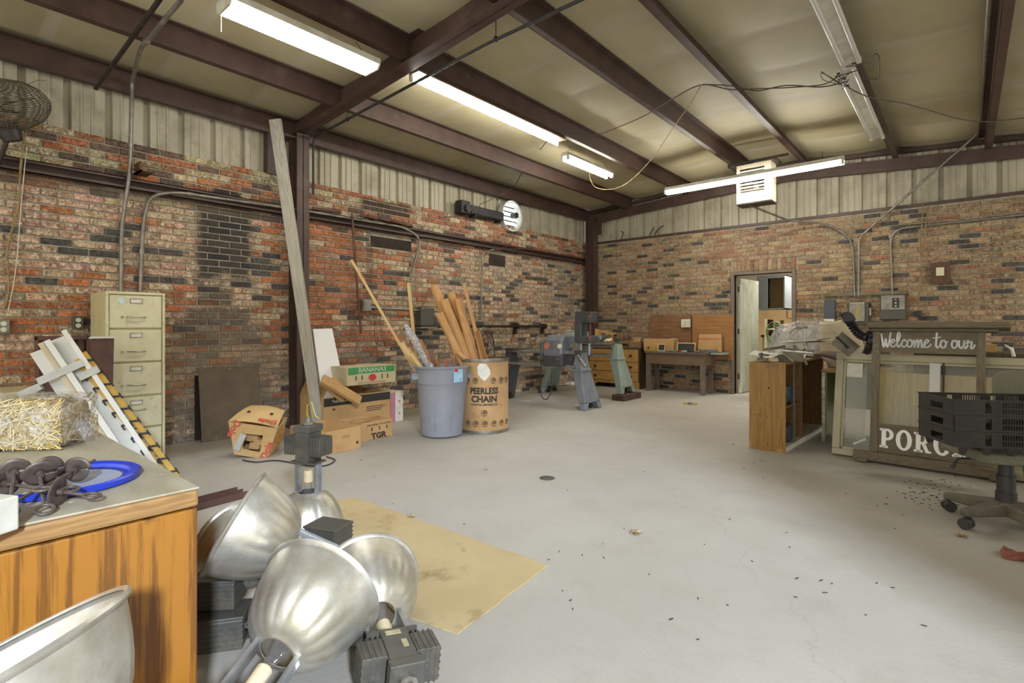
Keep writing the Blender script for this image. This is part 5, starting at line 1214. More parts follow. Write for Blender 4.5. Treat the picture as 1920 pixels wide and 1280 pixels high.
mb = MB(); mb.tube(spline([(.08, -.2, 1.0), (.03, -.24, 1.03), (-.02, -.2, 1.0), (.04, -.18, .95), (.1, -.2, .93)], 5), .01, 7); obj('lever', mb, 'chrome', t, smooth=60)
# upright drilling/band head on the right end
mb = MB(); mb.prism([(.60, .95), (.88, .95), (.88, 1.04), (.72, 1.04), (.72, 1.24), (.88, 1.24), (.90, 1.40), (.61, 1.41)], -.09, .09, X=RX(PI/2)); obj('upright_head', mb, 'mach_d', t, bevel=.014)
mb = MB(); mb.cyl((.82, -.01, 1.05), (.82, -.01, 1.24), .022, n=12); obj('quill', mb, 'rust', t, smooth=40)
for x_ in (.66, .80):
    mb = MB(); mb.cyl((x_, 0, .78), (x_, 0, .96), .018, n=10); obj('support_post', mb, 'tube', t, smooth=40)
for z_ in (1.33, 1.02):
    mb = MB(); mb.cyl((.87, -.092, z_), (.87, -.098, z_), .016, n=14); obj('badge', mb, 'ink_red', t)
mb = MB(); mb.box(.60, -.10, .78, .72, .10, .84); obj('end_clamp', mb, 'mach_d', t, bevel=.01)
mb = MB(); mb.tube([(.70, -.14, .78), (.84, -.16, .62)], .012, 8); obj('lock_handle', mb, 'chrome', t, smooth=60)
mb = MB(); mb.tube([(.58, -.1, 1.12), (.53, -.16, 1.12), (.50, -.2, 1.08)], .012, 8); mb.add(*(lambda: ([], []))()); obj('feed_handle', mb, 'chrome', t, smooth=60)
mb = MB(); mb.box(-.76, -.20, .825, -.45, .20, .838); obj('extension_table', mb, 'mach_d', t)
mb = MB(); mb.box(-.45, -.1, .835, -.40, -.02, .93); mb.box(-.48, -.14, .93, -.3, -.1, .945); obj('fence', mb, 'chrome', t)
q = [(.10, -.23, .94), (.10, -.24, .5), (.10, -.24, .25), (.14, -.25, .13), (.24, -.26, .12), (.30, -.25, .25), (.30, -.23, .58)]
mb = MB(); mb.tube(spline(q, 6), .007, 7); obj('power_cord', mb, 'black', t, smooth=60)
mb = MB(); mb.box(.07, -.27, .19, .11, -.24, .25); obj('plug', mb, 'black', t, bevel=.006)
# machine 2
Y2 = 7.72
t = thing('multipurpose_machine', 'pale green multipurpose woodworking machine behind the dark grey one', 'woodworking machine', (-5.0, Y2, 0))
pedestal(t, .76, 1, 'mach_g', z0=.10, neck=.80); pedestal(t, -.72, -1, 'mach_g', z0=0.005, neck=.90)
for y_ in (-.11, .11):
    mb = MB(); mb.cyl((-.6, y_, .86), (.60, y_, .86), .023, n=14); obj('way_tube', mb, 'tube', t, smooth=40)
    mb = MB(); mb.cyl((-.7, y_, .70), (.62, y_, .70), .024, n=14); obj('bench_tube', mb, 'tube', t, smooth=40)
mb = MB(); mb.prism(pr, 0, .34, X=Matrix(((0, 0, 1, -.30), (1, 0, 0, 0), (0, 1, 0, .04), (0, 0, 0, 1)))); obj('headstock', mb, 'mach_g', t, bevel=.03, seg=3)
mb = MB(); mb.box(-.5, -.2, .93, -.3, .2, 1.0); mb.box(-.46, -.22, .88, -.34, .22, .95); obj('carriage', mb, 'mach_g', t, bevel=.01)
mb = MB(); mb.tube([(-.42, -.2, 1.0), (-.44, -.26, 1.08), (-.40, -.3, 1.05)], .012, 8); obj('lever', mb, 'chrome', t, smooth=60)
mb = MB(); mb.tube([(-.4, -.2, .14), (-.2, -.22, .17)], .01, 6); obj('brake_rod', mb, 'chrome', t)
mb = MB(); mb.box(.66, -.06, .93, .70, .06, .99); obj('end_bracket', mb, mat('dark_green_casting', S(46, 74, 62)), t)
t2 = thing('wood_block', 'dark wooden block under the foot of the pale green machine', 'wood block', (-5.0+.82, Y2, 0))
mb = MB(); mb.box(-.11, -.29, 0, .11, .29, .095); obj('block', mb, mat('dark_creosote_block', S(84, 62, 52), S(64, 48, 40), 6, .8), t2, bevel=.006)
# loose planer/saw parts lying over its tubes
t = thing('saw_attachment', 'white and grey saw attachment with handles lying across the pale green machine', 'saw attachment', (-4.65, 7.60, .905))
mb = MB(); mb.box(-.32, -.16, 0, .28, .14, .022); obj('table_plate', mb, 'chrome', t, bevel=.004, X=None)
mb = MB(); mb.prism([(-.14, .022), (.06, .022), (.10, .07), (.06, .13), (-.10, .13)], -.06, .06, X=RX(PI/2)); obj('saw_body', mb, 'mach', t, bevel=.01)
mb = MB(); mb.prism([(.04, .08), (.17, .17), (.20, .14), (.08, .05)], -.03, .03, X=RX(PI/2)); obj('rear_handle', mb, 'mach', t, bevel=.01)
mb = MB(); mb.tube(spline([(-.28, -.04, .022), (-.34, -.06, .12), (-.25, -.06, .20), (-.2, -.04, .1)], 5), .012, 8); obj('guard_loop', mb, 'mach_g', t, smooth=60)
for i, (x_, z_) in enumerate(((.20, .04), (.26, .05), (-.22, .04))):
    mb = MB(); mb.cyl((x_, -.12, z_), (x_+.05, -.08, z_+.03), .02, n=12); obj('knob', mb, 'paper', t, smooth=40)
mb = MB(); mb.cyl((-.02, -.062, .075), (-.02, -.07, .075), .05, n=20); obj('blade_guard', mb, 'mach_d', t, smooth=40)
# ---------------- dresser
M['maple'] = wood('worn_maple', S(186, 146, 84), S(164, 122, 64), 0, 2.2, .5, dirt=S(150, 112, 60), dlo=.55, dhi=.8)
M['dark_side'] = wood('dark_dresser_side', S(92, 74, 50), S(70, 56, 38), 2, 2.5, .6)
ML = Vector((-5.70, 8.96, 0)); MR = Vector((-4.64, 9.05, 0)); an = math.atan2(MR.y-ML.y, MR.x-ML.x); Wd = (MR-ML).length
t = thing('dresser', 'worn honey coloured three drawer dresser in the far corner', 'dresser', ML, (0, 0, an))
mb = MB(); mb.box(0, 0.005, .10, Wd, .42, .76); mb.box(-.015, -.012, .76, Wd+.015, .43, .782); obj('carcass', mb, 'dark_side', t, bevel=.003)
mb = MB(); mb.prism([(0, 0), (.12, 0), (.14, .05), (.2, .09), (.84, .09), (.90, .05), (.92, 0), (Wd, 0), (Wd, .13), (0, .13)], -.005, .015, X=TR(0, .01, 0) @ RX(PI/2)); obj('skirt', mb, 'maple', t)
mb = MB(); mb.box(0, .3, 0, .05, .42, .1); mb.box(Wd-.05, .02, 0, Wd, .42, .1); obj('rear_foot', mb, 'dark_side', t)
for i, (a, b) in enumerate(((.14, .31), (.32, .50), (.51, .745))):
    mb = MB(); mb.box(.02, -.012, a, Wd-.02, .01, b); d_ = obj('drawer', mb, 'maple', t, bevel=.004)
    for x_ in (.16, Wd-.16):
        mb = MB(); mb.lathe([(.008, 0), (.012, .012), (.026, .018), (.026, .026), (0, .032)], 16, X=TR(x_, -.012, (a+b)/2+.0) @ RX(PI/2)); obj('knob', mb, 'steel_dark', d_, smooth=40)
zt = .784
def ob(px, py, zz=zt): return onZ(px, py, zz)
def on_dr(fx, fy): return ML+Vector((math.cos(an), math.sin(an), 0))*fx+Vector((-math.sin(an), math.cos(an), 0))*fy+Vector((0, 0, zt))
t = thing('cardboard_scrap', 'folded cardboard standing on the dresser behind the pale green machine', 'cardboard', on_dr(.24, .2), (0, 0, an))
mb = MB(); mb.sheet(lambda u, v: (-.2+.42*u, .05*math.sin(u*5), .0+.36*v-.10*u*v), 8, 2); obj('panel', mb, 'card', t, solid=.006)
mb = MB(); mb.sheet(lambda u, v: (-.05+.3*u, .06-.16*v, .33-.04*v-.06*u), 4, 4); obj('flap', mb, 'card', t, solid=.005)
t = thing('shelf_unit', 'small open wooden shelf box with two upright dowels on the dresser', 'wooden box', on_dr(.46, .2), (0, 0, an))
mb = MB(); mb.box(0, -.1, 0, .34, .1, .012); mb.box(0, -.1, .075, .34, .1, .09); mb.box(0, -.1, 0, .012, .1, .09); mb.box(.328, -.1, 0, .34, .1, .09); mb.box(0, .09, 0, .34, .1, .09); obj('box', mb, 'maple', t)
for x_ in (.06, .15):
    mb = MB(); mb.box(x_, .0, .09, x_+.018, .02, .28); obj('upright', mb, 'maple', t)
t = thing('tool_crate', 'grey brown wooden crate at the right end of the dresser', 'wooden box', on_dr(.84, .2), (0, 0, an))
mb = MB(); mb.box(-.02, -.12, 0, .22, .12, .11); obj('crate', mb, wood('old_crate', S(150, 122, 88), S(122, 98, 68), 0, 3, .8), t, bevel=.004)
t = thing('small_carton', 'small torn brown carton on the grey brown crate', 'cardboard box', on_dr(.90, .2)+Vector((0, 0, .111)), (0, 0, an+.3))
mb = MB(); mb.prism([(-.06, 0), (.10, 0), (.12, .08), (.02, .06)], -.06, .06, X=RX(PI/2)); obj('carton', mb, 'card', t, bevel=.003)
t = thing('rag', 'pale yellowish rag on the floor under the dark grey machine', 'rag', onZ(1065, 722, 0.0))
mb = MB(); rbox(mb, .26, .12, .07, .02, 4, 8); obj('cloth', mb, 'paper', t, smooth=60)
t = thing('motor', 'small black motor on the floor between the two machines', 'motor', onZ(1032, 730, 0.0))
mb = MB(); mb.cyl((-.1, 0, .06), (.08, .04, .06), .058, n=16); obj('housing', mb, 'black', t, smooth=40)
# ---------------- workbench
M['bench'] = mat('grey_painted_bench', S(112, 98, 90), S(96, 84, 78), 5, .7, dirt=S(140, 120, 96), dlo=.5, dhi=.8)
M['bench_w'] = wood('worn_bench_apron', S(122, 98, 78), S(98, 78, 64), 0, 3, .7)
bx0, bx1, by0, by1, bz1 = -4.47, -3.38, 8.98, 9.44, .735
t = thing('workbench', 'old grey wooden workbench with deep apron by the doorway', 'workbench', (bx0, by0, 0))
w, dp = bx1-bx0, by1-by0
mb = MB(); mb.box(-.02, -.03, bz1-.035, w+.02, dp, bz1); obj('benchtop', mb, 'bench', t, bevel=.006)
mb = MB(); mb.box(0, 0, bz1-.23, w, .025, bz1-.035); mb.box(w-.025, .025, bz1-.23, w, dp-.01, bz1-.035); mb.box(0, .025, bz1-.23, .025, dp-.01, bz1-.035); obj('apron', mb, 'bench_w', t)
for x_, y_ in ((0, -.002), (w-.08, -.002), (0, dp-.1), (w-.08, dp-.1)):
    mb = MB(); mb.box(x_+.002, y_, 0, x_+.078, y_+.08, bz1-.231); obj('leg', mb, 'bench', t, bevel=.003)
for x_ in (.12, .20, .78, .86):
    mb = MB(); mb.box(x_, .12, bz1-.34, x_+.045, .16, bz1-.232); obj('hanging_cleat', mb, 'bench', t)
mb = MB(); mb.box(.08, .14, .40, w-.08, .16, .42); obj('stretcher', mb, 'bench', t)
# plywood behind
M['ply'] = wood('brown_plywood', S(142, 104, 66), S(116, 82, 50), 0, 1.6, .6, dirt=S(96, 68, 44), dlo=.5, dhi=.75, dscale=2.5)
M['ply2'] = wood('orange_plywood', S(170, 122, 70), S(142, 98, 54), 0, 1.6, .55, dirt=S(120, 84, 50), dlo=.52, dhi=.78, dscale=2.5)
for (a, b, m_, lb) in ((1218, 1296, 'ply', 'darker brown plywood sheet left behind the bench'), (1298, 1375, 'ply2', 'orange brown plywood sheet right behind the bench')):
    A, B = onY(a, 600, 9.49), onY(b, 600, 9.49)
    t = thing('plywood_sheet', lb, 'plywood', (A.x, 9.50, .60))
    mb = MB(); mb.box(0, -.012, 0, B.x-A.x, .012, .79); obj('sheet', mb, m_, t)
A = onY(1345, 700, 9.48)
t = thing('side_shelf', 'pale shelf board fixed between the bench and the door frame', 'shelf', (-3.34, 9.15, .70))
mb = MB(); mb.box(0, 0, 0, .215, .31, .03); obj('board', mb, 'mach_g', t)
zt = bz1+.001
def onb(px, dy): # point on the bench top under image column px at depth by0+dy
    r = ray(px, 0); Yb = by0+dy; return Vector((r[0]/r[1]*Yb, Yb, zt))
t = thing('carton', 'long closed cardboard carton on the bench beneath the plywood', 'cardboard box', onb(1210, .22), (0, 0, .05))
mb = MB(); mb.box(0, -.08, 0, .58, .16, .22); obj('carton', mb, 'card', t, bevel=.003); mb = MB(); mb.box(.45, .03, .22, .58, .16, .225); obj('tape_strip', mb, 'paper', t)
t = thing('leaning_carton', 'flat brown carton leaning on the orange plywood', 'cardboard box', onb(1309, .40), (-.12, 0, 0))
mb = MB(); mb.prism([(0, 0), (.42, 0), (.40, .32), (.01, .31)], -.02, .02, X=RX(PI/2)); obj('carton', mb, 'card', t, bevel=.003)
mb = MB(); mb.box(.01, -.0215, .22, .40, -.0205, .235); obj('printed_stripe', mb, 'ink_red', t)
mb = MB(); mb.box(.0, -.0, .0, .01, .001, .001); 
def blackboard(lb, px, dy, w, h, lean=.3, fr='paper'):
    t = thing('chalkboard', lb, 'chalkboard', onb(px, dy), (-lean, 0, 0)); e = .018
    mb = MB(); mb.box(0, 0, 0, w, .012, e); mb.box(0, 0, h-e, w, .012, h); mb.box(0, 0, e, e, .012, h-e); mb.box(w-e, 0, e, w, .012, h-e); obj('frame', mb, 'pine', t)
    mb = MB(); mb.box(e, .004, e, w-e, .009, h-e); obj('slate', mb, 'black', t)
blackboard('small square chalkboard in a pale frame on the bench', 1232, .06, .15, .14)
blackboard('wide chalkboard in a pale frame leaning on the bench', 1268, .12, .34, .17)
M['tool_y'] = mat('yellow_tool', S(196, 164, 50), S(170, 138, 44), 8, .5)
R_ = random.Random(8)
t = thing('hand_plane', 'yellow hand tool at the left front of the bench', 'hand tool', onb(1212, .06))
mb = MB(); mb.box(-.0, -.03, 0, .2, .03, .03); obj('body', mb, 'tool_y', t, bevel=.006)
mb = MB(); mb.cyl((.04, 0, .03), (.04, 0, .075), .016, n=12); obj('knob', mb, 'black', t, smooth=40)
mb = MB(); mb.tube([(.13, 0, .03), (.15, 0, .06), (.12, 0, .08)], .012, 8); obj('handle', mb, 'tool_y', t, smooth=50)
junk = [('pliers', 1252, .05, 'teal handled pliers lying on the bench', 'mach_g'), ('screwdriver', 1262, .04, 'green screwdriver on the bench edge', 'ink_green'), ('screwdriver', 1274, .06, 'red handled screwdriver on the bench', 'ink_red'), ('chisel', 1284, .05, 'pale handled chisel on the bench', 'paper'), ('screwdriver', 1292, .07, 'black handled screwdriver on the bench', 'black'), ('file', 1300, .05, 'dark steel file on the bench', 'steel_dark'), ('chisel', 1308, .08, 'yellow handled chisel on the bench', 'tool_y'), ('wrench', 1316, .05, 'steel wrench at the right end of the bench', 'chrome')]
for nm, px, dy, lb, m_ in junk:
    t = thing(nm, lb, 'hand tool', onb(px, dy)+Vector((0, 0, .012)), (0, 0, R_.uniform(-.6, .9)))
    mb = MB(); mb.cyl((-.05, 0, 0), (.03, 0, 0), .012, n=10); obj('handle', mb, m_, t, smooth=40)
    mb = MB(); mb.cyl((.03, 0, 0), (.12, 0, 0), .005, n=8); obj('shank', mb, 'chrome', t, smooth=40)
for i, (px, dy, lb) in enumerate(((1290, .15, 'heap of small dark hardware in front of the wide chalkboard'), (1313, .2, 'pale scrap heap beside the leaning carton'))):
    o = MB()
    for k_ in range(26):
        c_ = (R_.uniform(-.09, .1), R_.uniform(-.05, .05), .008+R_.random()*.025); s_ = R_.uniform(.008, .02); o.cbox(c_, (s_*1.6, s_, s_), X=RZ(R_.uniform(-.5, .5)))
    obj('hardware_heap', o, 'steel_dark' if i == 0 else 'galv', X=TR(onb(px, dy)), label=lb, cat='hardware', kind='stuff')
t = thing('flat_case', 'flat blue grey case at the right end of the bench top', 'case', onb(1308, .30), (0, 0, -.05))
mb = MB(); mb.box(0.02, -.1, 0, .36, .02, .045); obj('case', mb, 'mach', t, bevel=.004)
# items in the room beyond
t = thing('wall_cabinet', 'pale grey wall cabinet with its dark door open, seen through the doorway', 'wall cabinet', (-3.10, 11.0, 1.52))
mb = MB(); mb.box(0, 0, 0, .02, .55, .66); mb.box(0, .53, 0, .5, .55, .66); mb.box(.48, 0, 0, .5, .55, .66); mb.box(0, 0, .64, .5, .55, .66); mb.box(0, 0, 0, .5, .55, .02); mb.box(0, -.01, 0, .2, .01, .66)
mb.box(.2, -.01, .6, .5, .01, .66); obj('case', mb, mat('blue_grey_cabinet', S(160, 168, 172), S(150, 158, 162), 4, .5), t)
mb = MB(); mb.box(.21, .1, .02, .47, .12, .60); obj('curtain', mb, wood('brown_backboard', S(128, 104, 62), S(104, 82, 46), 0, 2, .7), t)
t = thing('counter', 'cluttered dark counter under the wall cabinet beyond the doorway', 'counter', (-3.0, 11.0, 0))
mb = MB(); mb.box(0, 0, 0, .8, .6, .98); obj('counter_body', mb, 'plaster', t); mb = MB(); mb.box(-.02, -.03, .98, .82, .6, 1.02); obj('countertop', mb, 'dark', t)
for i, (x_, h_, m_, lb) in enumerate([(.08, .30, 'steel_dark', 'dark clutter box left on the far counter'), (.26, .24, 'ballast', 'grey clutter box on the far counter'), (.6, .18, 'galv', 'grey clutter box at the right of the far counter')]):
    t = thing('clutter_box', lb, 'box', (-3.0+x_, 11.15, 1.021), (0, 0, .2*i)); mb = MB(); mb.box(-.07, -.07, 0, .07, .07, h_); obj('box', mb, m_, t, bevel=.01)
t = thing('gas_cylinder', 'squat dark green gas cylinder seen through the doorway', 'gas cylinder', (-2.55, 10.6, 0))
mb = MB(); mb.lathe([(0, 0), (.13, 0), (.14, .03), (.14, 1.02), (.12, 1.10), (.06, 1.15), (.03, 1.16), (.03, 1.2), (0, 1.2)], 28); obj('tank', mb, mat('dark_green_tank', S(58, 76, 62), S(48, 64, 52), 6, .4), t, smooth=40)
mb = MB(); mb.cyl((0, 0, 1.2), (0, 0, 1.28), .02, n=10); mb.cyl((-.04, 0, 1.25), (.04, 0, 1.25), .012, n=8); mb.cyl((0, 0, 1.28), (0, 0, 1.30), .035, n=12); obj('valve', mb, 'rust', t, smooth=40)
t = thing('dolly_post', 'cream post of a hose rack standing in the doorway', 'post', (-2.62, 9.82, 0))
mb = MB(); mb.box(-.02, -.02, 0, .02, .02, 1.32); mb.box(-.12, -.1, 0, .12, .1, .03); obj('post', mb, 'cream', t)
t = thing('hose_coil', 'green and yellow hose coil hanging beside the cream post', 'hose', (-2.47, 9.80, 1.12))
for i in range(7):
    mb = MB(); a_ = .12+.012*(i % 3); mb.tube([(a_*math.cos(k*PI/10), -.03+.012*i, a_*1.25*math.sin(k*PI/10)-.015*i) for k in range(20)], .007, 6, closed=True); obj('hose_loop', mb, 'ink_green' if i % 2 else 'wire_y', t, smooth=60)
mb = MB(); mb.cyl((-.14, 0, .02), (.0, 0, .02), .012, n=8); obj('hook', mb, 'cream', t)
wire('red_pipe', [(1476, 560, 'y', 12.0), (1476, 597, 'y', 12.0), (1484, 597, 'y', 12.0)], .012, 'rust', 'thin rusty pipe bend on the far wall beyond the doorway', 'pipe', sm=False)
# ================================================================ RIGHT CLUSTER
M['cab_wood'] = wood('orange_stained_plywood', S(164, 124, 60), S(136, 100, 46), 2, 1.8, .5, dirt=S(132, 92, 50), dlo=.55, dhi=.8, dscale=3, ring=10)
M['cab_in'] = wood('dark_inner_ply', S(150, 112, 70), S(122, 90, 56), 2, 2, .7)
L0, R0 = Vector((-1.60, 5.42, 0)), Vector((-1.275, 5.46, 0))
w = (R0-L0).length; an = -.03; H = .845; D = 1.55
t = thing('wooden_cabinet', 'orange stained plywood cabinet end with open bays on its right side', 'cabinet', L0, (0, 0, an))
mb = MB(); mb.box(0, 0, 0, w, .02, H); obj('end_panel', mb, 'cab_wood', t, bevel=.002)
mb = MB(); mb.box(0, .02, 0, .02, D, H); obj('back_panel', mb, 'cab_in', t)
mb = MB(); mb.box(.02, .02, 0.0, w, D, .05); obj('base', mb, 'paper', t)
mb = MB(); mb.box(.02, .02, H-.02, w, D, H); obj('top_panel', mb, 'cab_wood', t)
for y_ in (.62, D-.02):
    mb = MB(); mb.box(.02, y_, .05, w-.01, y_+.018, H-.02); obj('divider', mb, 'cab_in', t)
mb = MB(); mb.box(.02, .02, .40, w-.03, .62, .418); obj('shelf', mb, 'cab_in', t)
for y_ in (.30,):
    mb = MB(); mb.box(w-.012, y_, .05, w+.004, y_+.02, H-.02); obj('corner_post', mb, 'galv', t)
for x_, z_ in ((.03, .80), (.17, .80), (.3, .80), (.05, .33), (.09, .34), (.17, .33), (.26, .34), (.18, .60), (.17, .06), (.3, .07)):
    mb = MB(); mb.cyl((x_, -.0006, z_), (x_, .001, z_), .005 if z_ != .60 else .009, n=8); obj('knot', mb, 'dark', t)
mb = MB(); mb.box(.0, -.001, .0, .02, .0, .09); mb.box(.25, -.001, 0, .3, .0, .03); obj('chipped_edge', mb, 'maple', t)
t = thing('fabric_bundle', 'blue grey bundle stuffed in the upper bay of the wooden cabinet', 'bundle', (-1.40, 5.72, .42), (0, 0, an))
mb = MB(); rbox(mb, .2, .24, .19, .02, 2, 10); obj('bundle', mb, mat('blue_grey_fabric', S(92, 112, 124), S(60, 72, 84), 20, .8), t, smooth=60)
t = thing('shop_rag', 'dark grey rag heap in the lower bay of the wooden cabinet', 'bundle', (-1.40, 5.75, .052), (0, 0, an))
mb = MB(); rbox(mb, .2, .26, .16, .03, 9, 10); obj('bundle', mb, mat('grey_rag', S(92, 92, 90), S(66, 66, 66), 14, .9), t, smooth=60)
# green steel desk
M['desk_green'] = mat('olive_green_desk', S(150, 152, 112), S(134, 136, 98), 4, .4)
t = thing('steel_desk', 'olive green steel desk with tan edged top behind the leaning window', 'desk', (-1.12, 6.20, 0))
mb = MB(); mb.box(0, 0, .715, 1.9, .76, .75); obj('desktop', mb, 'desk_edge', t, bevel=.004)
mb = MB(); mb.box(.0, .70, .28, 1.9, .72, .714); obj('modesty_panel', mb, 'desk_green', t)
mb = MB(); mb.box(.02, .05, .06, .04, .72, .714); obj('side_panel', mb, 'desk_green', t)
for x_, y_ in ((0, .02), (.0, .72), (1.86, .02), (1.86, .72)):
    mb = MB(); mb.box(x_, y_, 0, x_+.03, y_+.03, .714); obj('leg', mb, 'chrome', t)
mb = MB(); mb.box(.75, .05, .35, 1.2, .7, .714); obj('drawer_box', mb, 'desk_green', t, bevel=.003)
# leaning window
M['win_frame'] = mat('khaki_window_frame', S(178, 170, 140), S(166, 158, 128), 5, .45)
def glass_mat(name, tint, a, dirt=.35):
    k = NT(name); n1 = k.noise(k.coord((1, 1, .4)), 3.5, 5, .6)
    k.set(k.b.inputs['Base Color'], tint); k.b.inputs['Roughness'].default_value = .07; k.b.inputs['Specular IOR Level'].default_value = .8
    k.set(k.b.inputs['Alpha'], k.math('ADD', a, k.math('MULTIPLY', k.ramp(n1, .45, .8), dirt))); return k.m
M['glass'] = glass_mat('dusty_window_glass', S(176, 178, 156), .14, .22)
M['glass2'] = glass_mat('screened_window_glass', S(126, 118, 88), .30, .12)
lean = -math.atan2(.19, .93)
t = thing('window_unit', 'khaki framed sliding window unit leaning behind the porch sign', 'window unit', (-.935, 5.665, 0.0), (lean, 0, -.055))
Wn, Hn, e = 1.95, .955, .062
mb = MB(); mb.box(0, -.03, 0.005, Wn, .05, e); mb.box(0, -.03, Hn-e, Wn, .05, Hn); mb.box(0, -.03, e, e, .05, Hn-e); mb.box(Wn-e, -.03, e, Wn, .05, Hn-e); obj('outer_frame', mb, 'win_frame', t, bevel=.006)
mb = MB(); mb.box(e, -.005, e, Wn-e, .0, e+.022); mb.box(e, -.005, Hn-e-.022, Wn-e, .0, Hn-e); mb.box(e, -.005, e, e+.02, .0, Hn-e); obj('inner_track', mb, 'win_frame', t)
mb = MB(); mb.box(.70, -.012, e, .775, .03, Hn-e); obj('mullion', mb, 'white_lam', t, bevel=.003)
mb = MB(); mb.box(.788, -.02, e+.01, .80, .0, Hn-e); obj('sash_edge', mb, 'black', t)
mb = MB(); mb.box(e, .012, e, .70, .016, Hn-e); obj('glass_pane', mb, 'glass', t)
mb = MB(); mb.box(.80, .012, e, Wn-e, .016, Hn-e); obj('glass_pane', mb, 'glass', t)
mb = MB(); mb.box(e+.02, .018, e+.1, .245, .021, Hn-e-.02); obj('screen_panel', mb, 'glass2', t)
mb = MB(); mb.box(e+.022, .006, Hn-e-.16, e+.15, .010, Hn-e-.03); obj('paper_note', mb, 'paper', t)
mb = MB(); mb.box(-.055, -.0, -.008, .055, .003, .010, X=TR(.21, .006, .145) @ RY(-.55)); obj('tape_strip', mb, 'paper', t)
M['ply3'] = wood('pale_plywood', S(206, 184, 120), S(188, 162, 98), 2, 1.5, .6, ring=12)
t = thing('plywood_sheet', 'pale plywood panel standing behind the glass of the leaning window', 'plywood', (-.62, 5.80, 0), (lean*.9, 0, -.05))
mb = MB(); mb.box(0, 0.0, 0, 1.15, .012, .78); obj('sheet', mb, 'ply3', t)
M['curtain'] = mat('cream_curtain', S(200, 190, 160), S(178, 168, 136), 5, .8, stretch=(8, 1, .5))
t = thing('curtain_cloth', 'cream cloth draped in folds behind the upper window glass', 'cloth', (-.52, 6.06, .42), (lean*.6, 0, -.05))
mb = MB(); mb.sheet(lambda u, v: (.95*u, .012*math.sin(u*38+v)+.01*math.sin(u*13), .42*v), 90, 6); obj('cloth', mb, 'curtain', t, smooth=180, solid=.002)
# porch sign
M['sign_wood'] = wood('grey_brown_stained_wood', S(122, 110, 86), S(94, 84, 66), 0, 3, .65)
M['sign_wood_v'] = wood('grey_brown_stained_post', S(128, 115, 92), S(98, 87, 69), 2, 3, .65)
M['sign_paint'] = mat('white_sign_paint', S(252, 252, 250), rough=.5)
sl = -math.atan2(.17, 1.2)
t = thing('porch_sign', 'dark stained wooden frame sign reading Welcome to our PORCH', 'sign', (-.75, 5.555, 0.0), (sl, 0, -.045))
Hs = 1.225; x0, x1 = .12, .875
mb = MB(); mb.box(.09, -.12, Hs-.048, 1.02, .09, Hs); mb.box(.11, -.05, Hs-.07, .95, .05, Hs-.048); obj('top_shelf', mb, 'sign_wood', t, bevel=.003)
for x_ in (x0, x1-.055):
    mb = MB(); mb.box(x_, -.02, .09, x_+.055, .02, Hs-.07); obj('post', mb, 'sign_wood_v', t, bevel=.003)
mb = MB(); mb.box(x0+.055, -.008, Hs-.255, x1-.055, .008, Hs-.07); obj('upper_panel', mb, 'sign_wood', t)
mb = MB(); mb.box(x0+.055, -.008, .10, x1-.055, .008, .345); obj('lower_panel', mb, 'sign_wood', t)
mb = MB(); mb.box(0, -.045, 0.015, 1.04, .03, .095); obj('base_board', mb, 'sign_wood', t, bevel=.003)
mb = MB(); mb.box(.04, -.09, 0.002, .11, .04, .03); mb.box(.9, -.09, 0.002, .97, .04, .03); obj('foot', mb, 'sign_wood', t)
SW = x1-x0-.11; tx = x0+.055+SW/2
# block lettering with slab serifs
def slab(letter, h=1.0):
    mb = MB(); T = .30; sf = .12
    def bar(x0_, z0_, x1_, z1_): mb.box(x0_, -.5, z0_, x1_, .5, z1_)
    def ring(cx, cz, rx, rz, th_x, th_z, a0=0, a1=2*PI, n=28):
        vs, fs = [], []
        for i in range(n+1):
            a = a0+(a1-a0)*i/n
            for (ex, ez) in ((rx, rz), (rx-th_x, rz-th_z)):
                for yy in (-.5, .5): vs.append((cx+ex*math.cos(a), yy, cz+ez*math.sin(a)))
        for i in range(n):
            k_ = i*4; fs += [(k_, k_+2, k_+6, k_+4), (k_+1, k_+5, k_+7, k_+3), (k_, k_+4, k_+5, k_+1), (k_+2, k_+3, k_+7, k_+6)]
        fs += [(0, 1, 3, 2), (n*4, n*4+2, n*4+3, n*4+1)]
        mb.add(vs, fs)
    if letter in 'PR':
        bar(.12, 0, .12+T, 1); bar(0, 0, .56, sf); bar(0, 1-sf, .5, 1); ring(.5, .70, .42, .30, .26, .13, -PI/2, PI/2); bar(.4, .40, .52, .53)
        if letter == 'R': mb.add([(x, y, z) for y in (-.5, .5) for (x, z) in ((.46, .46), (.74, .42), (.92, .1), (1.08, .1), (1.08, 0), (.74, 0))], [(0, 1, 2, 3, 4, 5), (11, 10, 9, 8, 7, 6), (0, 6, 7, 1), (1, 7, 8, 2), (2, 8, 9, 3), (3, 9, 10, 4), (4, 10, 11, 5), (5, 11, 6, 0)])
        return mb, (1.0 if letter == 'P' else 1.14)
    if letter == 'O': ring(.52, .5, .52, .53, .29, .13); return mb, 1.1
    if letter == 'C': ring(.52, .5, .52, .53, .29, .13, .75, 2*PI-.6); bar(.80, .66, .92, 1.0); return mb, 1.06
    if letter == 'H':
        bar(.12, 0, .12+T, 1); bar(.72, 0, .72+T, 1); bar(0, 0, .54, sf); bar(0, 1-sf, .54, 1); bar(.60, 0, 1.14, sf); bar(.60, 1-sf, 1.14, 1); bar(.4, .43, .74, .57)
        return mb, 1.2
lets = [slab(c_) for c_ in 'PORCH']; tot = sum(w_ for _, w_ in lets)+.06*4; hh = .165; kx = (SW-.03)/(tot); cx = x0+.07
for m_, w_ in lets:
    X = TR(cx, -.0095, .14) @ Matrix.Diagonal((kx, .002, hh, 1)); obj('letter', xf(m_, X), 'sign_paint', t); cx += (w_+.06)*kx
